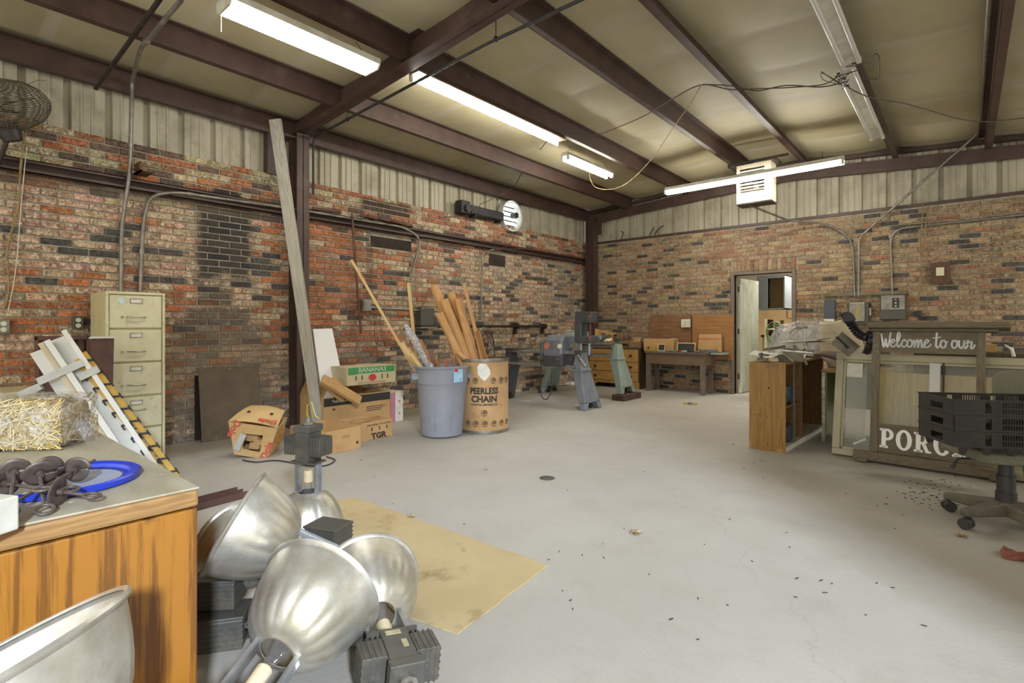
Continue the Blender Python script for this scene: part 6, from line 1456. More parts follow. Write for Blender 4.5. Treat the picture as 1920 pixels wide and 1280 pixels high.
# brush script: strokes on a grid where the x-height is 1
SCR = {'W': ([[(0, 1.75), (.12, 1.2), (.3, .1), (.45, .15), (.62, 1.1), (.75, .15), (.9, .05), (1.1, .9), (1.2, 1.7), (1.25, 1.95)]], 1.2),
 'e': ([[(-.15, .35), (.2, .5), (.55, .85), (.35, 1.05), (.1, .7), (.12, .2), (.38, .02), (.7, .25), (.85, .45)]], .8),
 'l': ([[(-.05, .4), (.25, .9), (.42, 1.6), (.25, 1.95), (.1, 1.5), (.1, .4), (.28, .02), (.5, .25), (.6, .42)]], .55),
 'c': ([[(.62, .8), (.45, 1.02), (.18, .75), (.1, .3), (.35, .02), (.62, .2), (.8, .42)]], .75),
 'o': ([[(.5, 1.0), (.2, .95), (.05, .45), (.25, .03), (.58, .2), (.66, .7), (.45, 1.0), (.55, .8), (.9, .75)]], .85),
 'm': ([[(0, .95), (.1, .5), (.1, .02), (.2, .6), (.42, 1.0), (.5, .6), (.5, .02), (.62, .6), (.84, 1.0), (.93, .6), (.95, .1), (1.1, .05), (1.25, .4)]], 1.2),
 't': ([[(.3, 1.9), (.25, 1.0), (.22, .3), (.38, .02), (.65, .3)], [(-.1, 1.3), (.3, 1.28), (.75, 1.4)]], .7),
 'u': ([[(0, .95), (.05, .3), (.25, .02), (.5, .3), (.62, .95), (.6, .3), (.75, .02), (.98, .4)]], .9),
 'r': ([[(0, .6), (.12, .98), (.2, .75), (.45, .85), (.5, .6), (.42, .15), (.6, .02), (.85, .45)]], .8), ' ': ([], .42)}
adv = sum(SCR[c_][1] for c_ in 'Welcome to our'); ks = (SW-.02)/adv; zx = .066; cx = x0+.062; z0_ = Hs-.205
for ch in 'Welcome to our':
    st, w_ = SCR[ch]
    if st:
        mb = MB()
        for s_ in st:
            P_ = spline([(p[0], 0, p[1]) for p in s_], 5); n_ = len(P_)
            for i in range(n_-1):
                a, b = P_[i], P_[i+1]; d = (b-a); 
                if d.length < 1e-6: continue
                wd = .055+.065*abs(d.normalized().z)
                nn = Vector((-d.z, 0, d.x)).normalized()*wd; e_ = d.normalized()*.05
                q = [a-e_+nn, a-e_-nn, b+e_-nn, b+e_+nn]; mb.add([(p.x, -.5, p.z) for p in q]+[(p.x, .5, p.z) for p in q], [(0, 1, 2, 3), (7, 6, 5, 4), (0, 4, 5, 1), (1, 5, 6, 2), (2, 6, 7, 3), (3, 7, 4, 0)])
        obj('letter', xf(mb, TR(cx, -.0095, z0_) @ Matrix.Diagonal((ks, .002, zx, 1))), 'sign_paint', t)
    cx += w_*ks
# ---------------- things on the desk and cabinet
def vec(px, py, d): return atD(px, py, d)
zd = .751
M['canvas'] = mat('canvas_bag', S(198, 186, 160), S(180, 166, 138), 10, .9)
M['carpet'] = mat('striped_carpet', S(110, 92, 76), S(78, 64, 54), 3, .95, stretch=(1, 14, 1))
c = onZ(1520, 668, zd+.05)
t = thing('wrapped_bundle', 'big bundle in crumpled clear plastic sheet behind the saw', 'bundle', (-1.36, 6.78, .85))
def dome(sx, sy, sz, wob, sd):
    def fn(u, v):
        a = 2*PI*u; b = PI/2*v; q = Vector((sx*math.cos(a)*math.cos(b)**.6, sy*math.sin(a)*math.cos(b)**.6, sz*math.sin(b)**.8)); nn = noise.noise_vector(q*7+Vector((sd, 0, 0)))*wob; q += nn; q.z = max(q.z, 0); return q
    return fn
mb = MB(); mb.sheet(dome(.36, .20, .34, .03, 1), 30, 12); obj('padding', mb, mat('pale_padding', S(186, 182, 176), S(160, 156, 150), 5, .8), t, smooth=60)
mb = MB(); mb.sheet(dome(.42, .24, .40, .05, 5), 44, 16); M['film2'] = wrap_mat('clear_plastic_sheet', .30, S(222, 221, 222), 7); obj('plastic_sheet', mb, 'film2', t, smooth=60)
t = thing('canvas_bag', 'cream canvas dust bag slumped beside the plastic bundle', 'bag', (-.94, 6.60, zd), (0, 0, .3))
def bagf(u, v):
    a = 2*PI*u; r = (.16, .17, .16, .13, .10, .07)[min(5, int(v*5))]; q = Vector((r*1.3*math.cos(a)+.02-.18*v, r*.8*math.sin(a), .50*v)); return q+noise.noise_vector(q*8)*.03*(1 if v > .05 else 0)
mb = MB(); mb.sheet(bagf, 28, 14); obj('bag', mb, 'canvas', t, smooth=60, solid=.003)
M['hose'] = mat('black_ribbed_hose', S(34, 34, 36), rough=.45)
h = [vec(1583, 588, 4.95), vec(1594, 604, 4.9), vec(1606, 622, 4.85), vec(1622, 632, 4.8), vec(1632, 626, 4.85)]
t = thing('vacuum_hose', 'black vacuum nozzle and ribbed hose standing up behind the grey plate', 'hose', (h[3].x, h[3].y, zd))
def rel(p): return Vector(p)-Vector((h[3].x, h[3].y, zd))
mb = MB(); q = spline([rel(p) for p in h], 12); mb.tube(q, .04, 14, rs=[.034+.008*math.sin(i*2.2) for i in range(len(q))]); obj('elbow', mb, 'hose', t, smooth=60)
mb = MB(); mb.cyl(rel(vec(1596, 598, 4.85)), rel(vec(1590, 594, 4.7)), .036, .045, n=16); obj('nozzle', mb, 'black', t, smooth=40)
q = spline([rel(vec(1634, 620, 4.75)), rel(vec(1633, 640, 4.75)), rel(vec(1622, 668, 4.9)), Vector((-.05, .1, .0))], 16); mb = MB(); mb.tube(q, .03, 14, rs=[.030+.005*math.sin(i*2.4) for i in range(len(q))]); obj('ribbed_hose', mb, 'hose', t, smooth=60)
# saw with tilted table
t = thing('table_saw', 'old tilting bench saw with chrome quadrant lying on the steel desk', 'saw', (-1.14, 5.98, .848))
o_ = Vector(t.location)
def pl(m_, pts, th, name, mt, **kw):
    P_ = [Vector(p)-o_ for p in pts]; n_ = (P_[1]-P_[0]).cross(P_[2]-P_[0]).normalized()*th/2; k_ = len(P_)
    mb = MB(); mb.add([p-n_ for p in P_]+[p+n_ for p in P_], [tuple(range(k_)), tuple(range(2*k_-1, k_-1, -1))]+[(i, k_+i, k_+(i+1) % k_, (i+1) % k_) for i in range(k_)]); return obj(name, mb, m_, mt, **kw)
M['cast'] = mat('grey_cast_plate', S(158, 154, 138), S(136, 132, 116), 7, .4, .5, dirt=S(110, 100, 80), dlo=.55, dhi=.8)
d0 = 4.95
pl('cast', [vec(1461, 642, d0), vec(1532, 637, d0-.15), vec(1549, 643, d0+.1), vec(1490, 637, d0+.35)][:2]+[vec(1549, 640, d0+.15), vec(1475, 638, d0+.35)], .012, 'tilted_table', t)
pl('chrome', [vec(1459, 656, d0-.1), vec(1524, 661, d0-.2), vec(1527, 657, d0+.1), vec(1468, 652, d0+.15)], .01, 'base_plate', t)
mb = MB(); mb.tube(spline([vec(1475, 636, d0)-o_, vec(1480, 626, d0)-o_, vec(1488, 617, d0)-o_, vec(1498, 613, d0)-o_], 6), .011, 8); obj('quadrant', mb, 'chrome', t, smooth=60)
mb = MB(); mb.tube(spline([vec(1483, 636, d0)-o_, vec(1487, 628, d0)-o_, vec(1494, 620, d0)-o_, vec(1502, 616, d0)-o_], 6), .008, 8); obj('quadrant', mb, 'chrome', t, smooth=60)
mb = MB(); mb.cyl(vec(1493, 613, d0)-o_, vec(1513, 613, d0)-o_, .014, n=10); mb.cyl(vec(1507, 614, d0)-o_, vec(1507, 636, d0)-o_, .007, n=8); mb.cyl(vec(1498, 614, d0)-o_, vec(1498, 632, d0)-o_, .006, n=8); obj('guard_arm', mb, 'chrome', t, smooth=40)
mb = MB(); mb.cyl(vec(1498, 645, d0+.02)-o_, vec(1500, 645, d0+.12)-o_, .06, n=20); obj('motor_housing', mb, 'cast', t, smooth=40)
mb = MB(); mb.cyl(vec(1489, 648, d0)-o_, vec(1494, 655, d0)-o_, .012, n=8); mb.cyl(vec(1508, 645, d0)-o_, vec(1512, 656, d0)-o_, .012, n=8); obj('strut', mb, 'chrome', t)
mb = MB(); mb.cyl(vec(1430, 655, d0+.3)-o_, vec(1472, 649, d0+.25)-o_, .016, n=10); obj('fence_rail', mb, 'galv', t, smooth=40)
mb = MB(); mb.tube(spline([vec(1510, 661, d0-.15)-o_, vec(1508, 672, d0-.15)-o_, vec(1512, 683, d0-.12)-o_], 4), .014, 8); obj('clamp_leg', mb, 'chrome', t, smooth=60)
mb = MB(); mb.cyl(vec(1521, 639, d0)-o_, vec(1557, 633, d0)-o_, .005, n=8); obj('guide_rod', mb, 'galv', t)
# grey slotted plate
t = thing('slotted_plate', 'square grey steel plate with a slot propped up on the steel desk', 'steel plate', vec(1585, 655, 4.75)); o_ = Vector(t.location)
pl('cast', [vec(1558, 643, 4.7), vec(1578, 622, 4.85), vec(1612, 650, 4.8), vec(1592, 668, 4.7)], .012, 'plate', t)
pl('dark', [vec(1567, 632, 4.765), vec(1569, 631, 4.77), vec(1592, 652, 4.73), vec(1589, 653, 4.72)], .016, 'slot', t)
# carpet roll
t = thing('carpet_roll', 'rolled striped brown carpet piece on the steel desk', 'carpet', (-.80, 6.08, zd+.001), (0, 0, -.35))
mb = MB(); mb.sheet(lambda u, v: ((-.30+.42*u), -.20+.34*v, .17-.16*(u*1.05-.1)**2*1.0-.02+.03*math.sin(v*3)), 12, 8); obj('pile', mb, 'carpet', t, solid=.022, smooth=60)
mb = MB(); mb.sheet(lambda u, v: (.10+.055*(1-.2*u)*math.cos(u*9), -.20+.34*v, .055+.045*math.sin(u*9)), 26, 2); obj('rolled_edge', mb, 'carpet', t, solid=.008, smooth=60)
# sheet metal bits on the cabinet
zc = H+.002
t = thing('paper_sheet', 'curled white card sheet lying on the wooden cabinet', 'card sheet', vec(1432, 668, 5.15)); o_ = Vector(t.location)
pl('paper', [vec(1405, 664, 5.1), vec(1446, 671, 5.0), vec(1467, 664, 5.3), vec(1414, 657, 5.4)], .004, 'sheet', t)
t = thing('bent_metal', 'grey bent metal tray on the wooden cabinet', 'metal tray', (-1.42, 5.62, zc)); o_ = Vector(t.location)
pl('cast', [vec(1465, 659, 5.2), vec(1488, 676, 5.1), vec(1505, 679, 5.2), vec(1503, 662, 5.4)], .006, 'tray_side', t)
pl('cast', [vec(1458, 665, 5.1), vec(1460, 678, 5.05), vec(1487, 680, 5.05), vec(1470, 664, 5.15)], .006, 'tray_side', t)
t = thing('clamp', 'small dark bar clamp on the front corner of the wooden cabinet', 'clamp', vec(1429, 675, 5.0)); o_ = Vector(t.location)
mb = MB(); mb.box(-.04, -.02, 0, .05, .02, .02); mb.box(-.02, -.02, .02, 0, .02, .07); mb.cyl((-.03, 0, .055), (.06, 0, .05), .01, n=8); obj('jaw', mb, 'ballast', t)
mb = MB(); mb.tube([vec(1444, 678, 4.95)-o_, vec(1458, 677, 4.95)-o_, vec(1459, 681, 4.95)-o_, vec(1447, 683, 4.95)-o_, vec(1443, 680, 4.95)-o_], .005, 6, closed=True); obj('wire_loop', mb, 'chrome', t)
for i, (a, b, lb) in enumerate((((1775, 655), (1822, 656), 'long tan lumber piece lying behind the porch sign on the desk'), ((1836, 648), (1856, 652), 'short tan lumber block right of the porch sign'))):
    A, B = onZ(a[0], a[1]+16, .951), onZ(b[0], b[1]+16, .951); A = vec(a[0], a[1], 4.75); B = vec(b[0], b[1], 4.55)
    t = thing('lumber_piece', lb, 'lumber', X=frame(A-Vector((0, 0, .02)), B-A, (0, 0, 1))); mb = MB(); mb.box(0, -.05, -.02, (B-A).length, .05, .03+.02*i); obj('block', mb, 'pine_dull', t, bevel=.003)
a_ = [vec(1884, 646, 4.2), vec(1890, 650, 4.2), vec(1897, 656, 4.2), vec(1901, 668, 4.2)]
t = thing('antler', 'small forked pale antler standing above the window frame', 'antler', a_[3]); o_ = a_[3]
mb = MB(); mb.tube([p-o_ for p in spline(a_, 5)], .01, 8, rs=[.004+.0006*i for i in range(16)]); mb.tube([vec(1900, 662, 4.2)-o_, vec(1899, 654, 4.2)-o_, vec(1898, 651, 4.2)-o_], .006, 8, rs=[.007, .006, .003]); obj('antler', mb, 'paper', t, smooth=60)
t = thing('desk_shelf', 'low shelf box carrying the loose lumber behind the window', 'shelf', (-.35, 6.02, zd)); mb = MB(); mb.box(0, 0, 0, 1.1, .6, .212); obj('box', mb, 'dark_side', t, bevel=.003)
# ---------------- office chair with crates
CH = Vector((.19, 4.31, 0))
M['fab'] = mat('grey_ribbed_fabric', S(128, 126, 106), S(108, 106, 88), 60, .95, bump=.4, bscale=150, stretch=(1, 1, 4))
M['plast_g'] = mat('dusty_grey_plastic', S(104, 98, 82), S(84, 80, 70), 7, .7, dirt=S(134, 126, 102), dlo=.5, dhi=.75)
t = thing('office_chair', 'dusty grey office chair on five casters carrying black crates', 'office chair', CH)
mb = MB(); mb.cyl((0, 0, .10), (0, 0, .2), .050, n=20); mb.cyl((0, 0, .2), (0, 0, .3), .044, n=20); mb.cyl((0, 0, .3), (0, 0, .385), .036, n=20); obj('gas_column', mb, 'black_plastic', t, smooth=40)
for p in (onZ(1772, 975, .06), ):
    a0 = math.atan2(p.y-CH.y, p.x-CH.x)
for i in range(5):
    a = a0+i*2*PI/5; mb = MB()
    mb.add([(.03, -.042, .065), (.03, .042, .065), (.03, .042, .15), (.03, -.042, .15), (.31, -.024, .075), (.31, .024, .075), (.31, .024, .115), (.31, -.024, .115)], [(0, 1, 2, 3), (7, 6, 5, 4), (0, 4, 5, 1), (1, 5, 6, 2), (2, 6, 7, 3), (3, 7, 4, 0)], X=RZ(a))
    lg = obj('leg', mb, 'plast_g', t, bevel=.012, seg=3)
    mb = MB(); X = RZ(a) @ TR(.285, 0, 0) @ RZ(1.9+i*1.3)
    for s_ in (-1, 1): mb.cyl((-.0, s_*.006, .027), (-.0, s_*.026, .027), .0265, n=18, X=None) if False else mb.add(*(lambda m: (m.v, m.f))(xf(MB().cyl((0, s_*.006, .034), (0, s_*.03, .034), .033, n=20), X)))
    mb.add(*(lambda m: (m.v, m.f))(xf(MB().cyl((0, 0, .02), (0, 0, .07), .01, n=10), X))); obj('caster', mb, 'black_plastic', lg, smooth=40)
sa = math.atan2(SA, CA)
mb = MB(); rbox(mb, .50, .47, .075, 0, 1, 12, z0=.405); obj('seat', xf(mb, RZ(sa-.15)), 'fab', t, smooth=60)
mb = MB(); mb.box(-.12, -.1, .385, .12, .1, .406); obj('seat_plate', mb, 'steel_dark', t)
mb = MB(); mb.tube([(-.05, -.02, .395), (-.22, -.12, .39), (-.25, -.14, .33)], .008, 8, rs=[.006, .007, .014]); obj('lever', mb, 'black', t, smooth=60)
mb = MB(); rbox(mb, .46, .06, .40, .0, 2, 14, z0=0); bx_ = onZ(1870, 690, .9); 
X = TR(.17, .27, .52) @ RZ(sa-.25) @ RX(-.12); obj('backrest', xf(mb, X), 'fab', t, smooth=60)
mb = MB(); mb.tube([(.02, .05, .395), (.13, .2, .42), (.19, .28, .6)], .02, 8); obj('back_bracket', mb, 'steel_dark', t, smooth=60)
# crates
M['crate'] = mat('black_crate_plastic', S(44, 42, 40), S(54, 51, 48), 10, .5, dirt=S(70, 64, 55), dlo=.62, dhi=.85, dscale=8)
Cc = Vector((.115, 4.075, 0)); ca = math.radians(30)
def crate():
    t = thing('plastic_crate', 'top black plastic crate of the stack on the chair', 'crate', (0, 0, 0)); L_, W_, H_ = .56, .34, .085
    def wall(mb, a, b, n_, out, cells, full):
        # a,b along wall; vertical ribs with open cells
        dx = (b-a)/n_
    mb = MB(); l, w = L_/2, W_/2; th = .006
    # end walls: panel with a hand hole
    for s_ in (-1, 1):
        x_ = s_*l
        xa, xb = (x_-th, x_) if s_ > 0 else (x_, x_+th)
        mb.box(xa, -w, .0, xb, -.07, H_); mb.box(xa, .05, 0, xb, w, H_); mb.box(xa, -.07, .055, xb, .05, H_); mb.box(xa, -.07, 0, xb, .05, .018)
    for s_ in (-1, 1):
        y_ = s_*w; ya, yb = (y_-th, y_) if s_ > 0 else (y_, y_+th)
        mb.box(-l, ya, H_-.012, l, yb, H_); mb.box(-l, ya, 0, l, yb, .012)
        for x0_, x1_ in ((-l, -l+.03), (-.17, -.13), (.13, .17), (l-.03, l), (-.10, -.05), (.05, .10)): mb.box(x0_, ya, .012, x1_, yb, H_-.012)
        mb.box(-l+.03, ya, .012, -.17, yb, H_-.012)
        for i in range(9): xx = -.05+i*.0125; mb.box(xx-.002, ya, .012, xx+.002, yb, H_-.012)
        mb.box(-.05, ya, .038, .05, yb, .044)
        for i in range(8): xx = .17+i*.011; mb.box(xx-.002, ya, .012, xx+.002, yb, H_-.012)
    obj('side_walls', mb, 'crate', t)
    mb = MB()
    for i in range(15): xx = -l+.02+i*(L_-.04)/14; mb.box(xx-.003, -w+th, 0, xx+.003, w-th, .006)
    for i in range(9): yy = -w+.02+i*(W_-.04)/8; mb.box(-l+th, yy-.003, .0005, l-th, yy+.003, .0055)
    obj('floor_grid', mb, 'crate', t)
    mb = MB(); mb.box(-l-.004, -w-.004, H_-.006, l+.004, -w+.004, H_+.002); mb.box(-l-.004, w-.004, H_-.006, l+.004, w+.004, H_+.002); mb.box(-l-.004, -w+.004, H_-.006, -l+.004, w-.004, H_+.002); mb.box(l-.004, -w+.004, H_-.006, l+.004, w-.004, H_+.002); obj('rim', mb, 'crate', t)
    for s_ in (-1, 1):
        for i in range(5):
            mb = MB(); xx = -l+.05+i*(L_-.1)/4; mb.add([(xx-.022, s_*w, 0), (xx+.022, s_*w, 0), (xx+.012, s_*(w-.012), -.042), (xx-.012, s_*(w-.012), -.042), (xx-.022, s_*(w-.02), 0), (xx+.022, s_*(w-.02), 0), (xx+.012, s_*(w-.024), -.042), (xx-.012, s_*(w-.024), -.042)], [(0, 1, 2, 3), (7, 6, 5, 4), (0, 4, 5, 1), (1, 5, 6, 2), (2, 6, 7, 3), (3, 7, 4, 0)]); obj('foot', mb, 'crate', t)
    return t
z0c = .485+.042
cr = crate(); cr.location = (Cc.x, Cc.y, z0c+2*.088); cr.rotation_euler = (0, 0, ca); cr['group'] = 'black crates stacked on the chair'
dup(cr, (Cc.x, Cc.y, z0c+.088), (0, 0, ca+.006), 'middle black plastic crate of the stack on the chair')
dup(cr, (Cc.x, Cc.y, z0c), (0, 0, ca), 'bottom black plastic crate of the stack resting on the chair seat')
# green tote at the right edge
g_ = onZ(1921, 968, 0)
t = thing('green_tote', 'dark green plastic tote half cut off at the right edge', 'tote', (.50, 4.78, 0), (0, 0, .3))
mb = MB(); mb.add([(-.15, -.12, 0), (.15, -.12, 0), (.15, .12, 0), (-.15, .12, 0), (-.19, -.16, .40), (.19, -.16, .40), (.19, .16, .40), (-.19, .16, .40)], [(0, 3, 2, 1), (4, 5, 6, 7), (0, 1, 5, 4), (1, 2, 6, 5), (2, 3, 7, 6), (3, 0, 4, 7)]); obj('tub', mb, mat('green_tote_plastic', S(40, 104, 76), S(34, 90, 66), 5, .4), t, bevel=.01)
mb = MB(); mb.box(-.2, -.17, .40, .2, .17, .42); obj('lid', mb, 'cream', t, bevel=.006)
# small things on the floor
t = thing('floor_drain', 'round grey drain cover set in the floor', 'drain', onZ(1026, 896, .001))
mb = MB(); mb.lathe([(0, .004), (.045, .004), (.058, .003), (.062, 0)], 32); obj('cover', mb, 'ballast', t, smooth=30)
t = thing('work_glove', 'blue and yellow glove lying on the floor before the bench', 'glove', onZ(1298, 758, 0))
mb = MB(); rbox(mb, .13, .07, .025, .008, 1, 8); obj('palm', mb, mat('blue_glove', S(40, 56, 110), S(170, 160, 60), 26, .8), t, smooth=60)
mb = MB(); mb.box(-.13, -.03, 0.002, -.05, .03, .02); obj('cuff', mb, 'tool_y', t, bevel=.006)
t = thing('red_rag', 'crumpled rust red rag on the floor by the chair', 'rag', onZ(1912, 1046, 0))
mb = MB(); rbox(mb, .15, .12, .03, .02, 6, 10); obj('cloth', mb, mat('rust_red_cloth', S(140, 84, 64), S(110, 62, 48), 16, .9), t, smooth=60)
M['leaf'] = mat('dry_leaf', S(176, 148, 104), S(140, 112, 74), 20, .8)
def leaf(lb, px, py, s_, rz):
    t = thing('dry_leaf', lb, 'leaf', onZ(px, py, .002), (0, 0, rz), 'dry leaves on the floor'); n_ = 14
    pts = [(s_*(.9 if i % 2 else .45)*math.cos(2*PI*i/n_), s_*(.9 if i % 2 else .45)*math.sin(2*PI*i/n_), .002+.012*math.sin(i*1.7)**2) for i in range(n_)]
    mb = MB(); mb.add([(0, 0, .012)]+pts, [(0, 1+i, 1+(i+1) % n_) for i in range(n_)]); obj('blade', mb, 'leaf', t)
    mb = MB(); mb.tube([(0, 0, .01), (s_*1.1, s_*.3, .004)], .0015, 5); obj('stem', mb, 'leaf', t)
leaf('pale dry leaf alone in the middle of the floor', 1191, 999, .045, .4); leaf('dry brown leaf at the back edge of the cardboard sheet', 770, 970, .035, 1.0); leaf('small dry leaf on the far side of the drain', 911, 881, .02, 2.0); leaf('dry leaf on the floor beside the nearest chair caster', 1800, 1004, .04, .3)
t = thing('paper_scrap', 'small white paper strip on the floor left of the dark grey machine', 'paper scrap', onZ(990, 751, 0), (0, 0, .6)); mb = MB(); mb.sheet(lambda u, v: (.14*u-.07, .04*v-.02, .002+.006*math.sin(u*5)), 6, 2); obj('strip', mb, 'paper', t, solid=.001)
# twigs and grit
R_ = random.Random(21); mb = MB()
for i in range(150):
    if i < 90: px, py = R_.gauss(1745, 40), R_.gauss(925, 14)
    else: px, py = R_.uniform(640, 1800), R_.uniform(770, 1200)
    p = onZ(px, py, .001); l = R_.uniform(.003, .011); a = R_.uniform(0, PI)
    mb.box(-l, -.0015, 0, l, .0015, .003, X=TR(p) @ RZ(a))
obj('floor_grit', mb, 'dark', label='scattered dark grit and twigs on the floor near the sign', cat='debris', kind='stuff', recenter=False)
# ================================================================ FOREGROUND HIGH-BAY LAMPS
M['refl'] = M['alu']
M['label_old'] = mat('aged_label', S(176, 166, 130), S(150, 140, 106), 30, .6)
M['alu_br'] = mat('bright_channel', S(186, 188, 188), S(150, 150, 146), 10, .35, .7)
M['bulb'] = mat('clear_bulb', S(235, 238, 240), rough=.05, trans=.9, alpha=.45)
M['hole_in'] = mat('bright_inner_reflector', S(215, 218, 222), None, rough=.25, metal=.7)
def flute(a, z):
    f = 1 if z < .10 else max(0, 1-(z-.10)/.06)
    return .028*f*(abs(math.cos(9*a))-.5)*(1 if z > .012 else z/.012)
def highbay(lb, neck, rim, roll=0, s=1.0, ballast=True, bulb=True, gap=.0, side=True):
    neck, rim = Vector(neck), Vector(rim); z_ = (rim-neck).normalized(); x_ = Vector((CA, SA, 0)); x_ = (x_-z_*x_.dot(z_)).normalized(); y_ = z_.cross(x_)
    X = Matrix((x_, y_, z_)).transposed().to_4x4() @ RZ(roll) @ Matrix.Scale(s, 4); X.translation = neck
    t = thing('high_bay_lamp', lb, 'industrial lamp', X=X)
    prof = [(.056, -.004), (.060, .0), (.085, .006), (.112, .022), (.140, .052), (.162, .09), (.178, .13), (.190, .17), (.198, .21), (.202, .232), (.213, .238), (.216, .243), (.211, .248), (.203, .244)]
    mb = MB(); mb.lathe(prof, 132, flute=flute); obj('reflector', mb, 'refl', t, smooth=50, solid=.0025)
    for k_ in (-1, 1):
        mb = MB(); x0_ = k_*.062; mb.box(x0_-.002, -.022, -.17, x0_+.002, .022, .012); mb.box(min(x0_, x0_+k_*.014), -.022, -.17, max(x0_, x0_+k_*.014), -.019, .012); mb.box(min(x0_, x0_+k_*.014), .019, -.17, max(x0_, x0_+k_*.014), .022, .012); obj('bracket', mb, 'alu_br', t)
    if bulb:
        mb = MB(); mb.lathe([(0, -.125), (.024, -.125), (.026, -.06), (.022, -.055), (0, -.055)], 20); obj('socket', mb, 'porcelain', t, smooth=40)
        mb = MB(); mb.lathe([(.018, -.058), (.02, -.03), (.03, .0), (.038, .05), (.034, .10), (.018, .14), (0, .145)], 20); obj('bulb', mb, 'bulb', t, smooth=60)
    if ballast:
        mb = MB(); mb.box(-.085, -.05, -.18, .085, .05, -.17); obj('mounting_plate', mb, 'ballast', t)
        mb = MB(); mb.box(-.045, -.055, -.345, .045, .055, -.18); obj('ballast_core', mb, 'ballast', t, bevel=.003)
        if side:
            for k_ in (-1, 1):
                mb = MB(); x0_, x1_ = k_*.047, k_*.125; mb.box(min(x0_, x1_), -.055, -.32, max(x0_, x1_), .055, -.22)
                hs = obj('ballast_housing', mb, 'ballast', t, bevel=.003); mb = MB()
                for i in range(4): xx = min(x0_, x1_)+.008+i*.018; mb.box(xx, -.0585, -.322, xx+.005, .0585, -.218)
                for i in range(5): yy = -.048+i*.022; mb.box(min(x0_, x1_)-.002, yy, -.321, max(x0_, x1_)+.002, yy+.005, -.219)
                obj('cooling_fins', mb, 'ballast', hs)
        mb = MB(); mb.box(-.055, -.06, -.385, .055, .06, -.346); obj('end_cap', mb, 'ballast', t, bevel=.004)
        mb = MB(); mb.cyl((0, 0, -.40), (0, 0, -.386), .032, n=8); mb.cyl((0, 0, -.425), (0, 0, -.40), .017, n=14); obj('conduit_nut', mb, 'galv', t, smooth=30)
        mb = MB(); mb.box(.010, -.0575, -.29, .028, -.0555, -.25); obj('rating_label', mb, 'label_old', t)
        mb = MB(); mb.box(-.03, -.0575, -.215, .02, -.0555, -.192); obj('rating_label', mb, 'label_old', t)
    return t
# C: standing upright on its reflector
cC = onZ(578, 1003, 0)
tC = highbay('high bay lamp standing upright on its reflector at the back of the pile', (cC.x, cC.y, .248), (cC.x, cC.y, 0.0), roll=.35)
mb = MB(); mb.tube([(0, 0, -.425), (.0, .01, -.45), (.02, .03, -.50), (.05, .03, -.52), (.065, .03, -.47), (.07, .02, -.44), (.09, .02, -.43)], .0028, 6); obj('yellow_lead', mb, mat('yellow_lead_wire', S(200, 180, 70)), tC, smooth=60)
# B and A
dB_ = 1.98
tB = highbay('high bay lamp lying on its side with its shiny bell facing the desk', atD(546, 1026, dB_+.01), atD(463, 990, dB_-.02), roll=.5, s=.92, ballast=False, bulb=False)
mb = MB(); mb.box(-.042, -.032, -.15, .042, .032, -.02)
for i in range(4): mb.box(-.04+i*.024, -.034, -.15, -.034+i*.024, .034, -.02)
obj('socket_housing', mb, 'alu_br', tB, bevel=.003)
tA = highbay('high bay reflector tucked left behind the lamp lying on its side', atD(492, 1052, dB_+.12), atD(432, 1008, dB_+.30), roll=.2, s=.86, ballast=False, bulb=False)
# D: front, neck to the lower left
tD = highbay('large front high bay lamp tipped over with its bulb hole toward the camera', atD(520, 1222, 1.60), atD(594, 1119, 1.80), roll=.25, s=1.0)
# E: neck toward the camera
tE = highbay('high bay lamp at the right of the pile lying with its neck forward', atD(712, 1156, 1.93), atD(690, 1102, 2.13), roll=.1, s=1.0)
# F: bottom left
tF = highbay('high bay lamp at the bottom left corner in front of the desk', atD(88, 1480, .93), atD(-8, 1268, .93), roll=0, s=1.0)
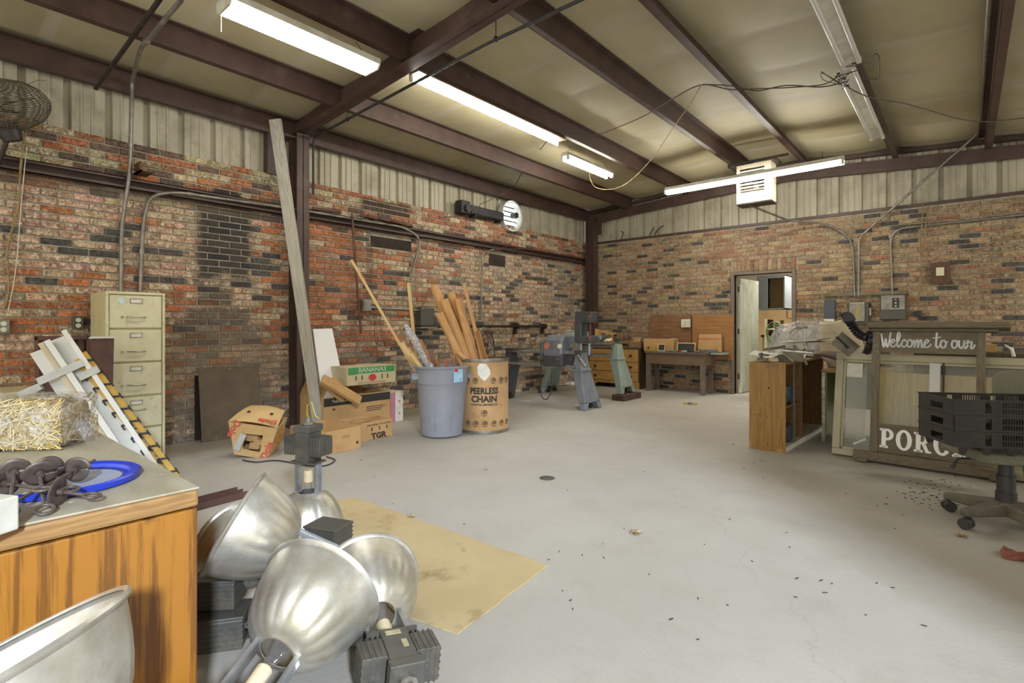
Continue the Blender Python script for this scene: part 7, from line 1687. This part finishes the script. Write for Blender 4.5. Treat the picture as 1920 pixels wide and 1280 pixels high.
# loose ballast assemblies on the left
def ballast_box(lb, c, rot, s=1.0, star=False):
    t = thing('ballast_unit', lb, 'ballast', c, rot); t.scale = (s, s, s)
    mb = MB(); mb.box(-.08, -.06, 0, .08, .06, .10); obj('housing', mb, 'ballast', t, bevel=.004)
    mb = MB()
    for i in range(5): mb.box(-.082, -.062, .012+i*.018, .082, .062, .018+i*.018)
    obj('cooling_fins', mb, 'ballast', t)
    mb = MB(); mb.box(-.084, -.064, .10, .084, .064, .112); obj('lid', mb, 'ballast', t, bevel=.003)
    if star:
        mb = MB(); mb.cyl((.08, 0, .05), (.10, 0, .05), .028, n=8); mb.cyl((.10, 0, .05), (.12, 0, .05), .014, n=14)
        for i in range(6): mb.box(.081, -.045, .047, .088, .045, .053, X=TR(0, 0, .05) @ RX(i*PI/6) @ TR(0, 0, -.05))
        obj('conduit_nut', mb, 'steel_dark', t)
        mb = MB(); mb.tube(spline([(.12, 0, .05), (.14, -.02, .03), (.135, -.03, -.03), (.15, -.02, -.06)], 5), .002, 5); obj('loose_wire', mb, 'black', t)
    return t
ra = math.atan2(SA, CA)
p = atD(415, 1200, 1.98); ballast_box('finned ballast unit with a star nut lying beside the desk', (p.x, p.y, 0.0), (0, 0, ra+.25), 1.1, True)
p2 = atD(412, 1135, 2.02); ballast_box('finned ballast unit stacked beneath the tipped reflector by the desk', (p2.x-.01, p2.y, .125), (0, 0, ra+.1), 1.0)
p = onZ(616, 1078, 0); ballast_box('upper finned ballast unit stacked behind the front reflectors', (p.x, p.y, .126), (0, 0, ra-.35), 1.1)
ballast_box('finned ballast unit in the middle of the pile under the lamps', (p.x, p.y, .0), (0, 0, ra-.2), 1.1)
# cardboard sheet
M['card_sheet'] = mat('stained_flat_cardboard', S(186, 166, 124), S(176, 155, 112), 2, .85, dirt=S(146, 124, 84), dscale=3.2, dlo=.56, dhi=.7)
q = [onZ(560, 962, 0), onZ(628, 935, 0), onZ(712, 938, 0), onZ(1027, 1062, 0), onZ(862, 1190, 0), onZ(840, 1186, 0)]
q = [onZ(590, 990, 0), onZ(612, 938, 0), onZ(668, 935, 0), onZ(1027, 1061, 0), onZ(858, 1191, 0), onZ(740, 1150, 0)]
cc = sum(q, Vector())/len(q); mb = MB(); k_ = len(q)
q2 = []
for i in range(k_):
    a, b = q[i], q[(i+1) % k_]
    for j in range(10): p = a.lerp(b, j/10)+Vector((random.uniform(-1, 1), random.uniform(-1, 1), 0))*(.004 if j else 0); q2.append(p)
n_ = len(q2); mb.add([(p.x-cc.x, p.y-cc.y, .001) for p in q2]+[(p.x-cc.x, p.y-cc.y, .007) for p in q2], [tuple(reversed(range(n_))), tuple(range(n_, 2*n_))]+[(i, (i+1) % n_, n_+(i+1) % n_, n_+i) for i in range(n_)])
t = thing('cardboard_sheet', 'large flat stained cardboard sheet on the floor right of the lamps', 'cardboard', (cc.x, cc.y, 0)); obj('sheet', mb, 'card_sheet', t)
a, b = q[4].lerp(q[3], .0), q[4].lerp(q[3], 1);
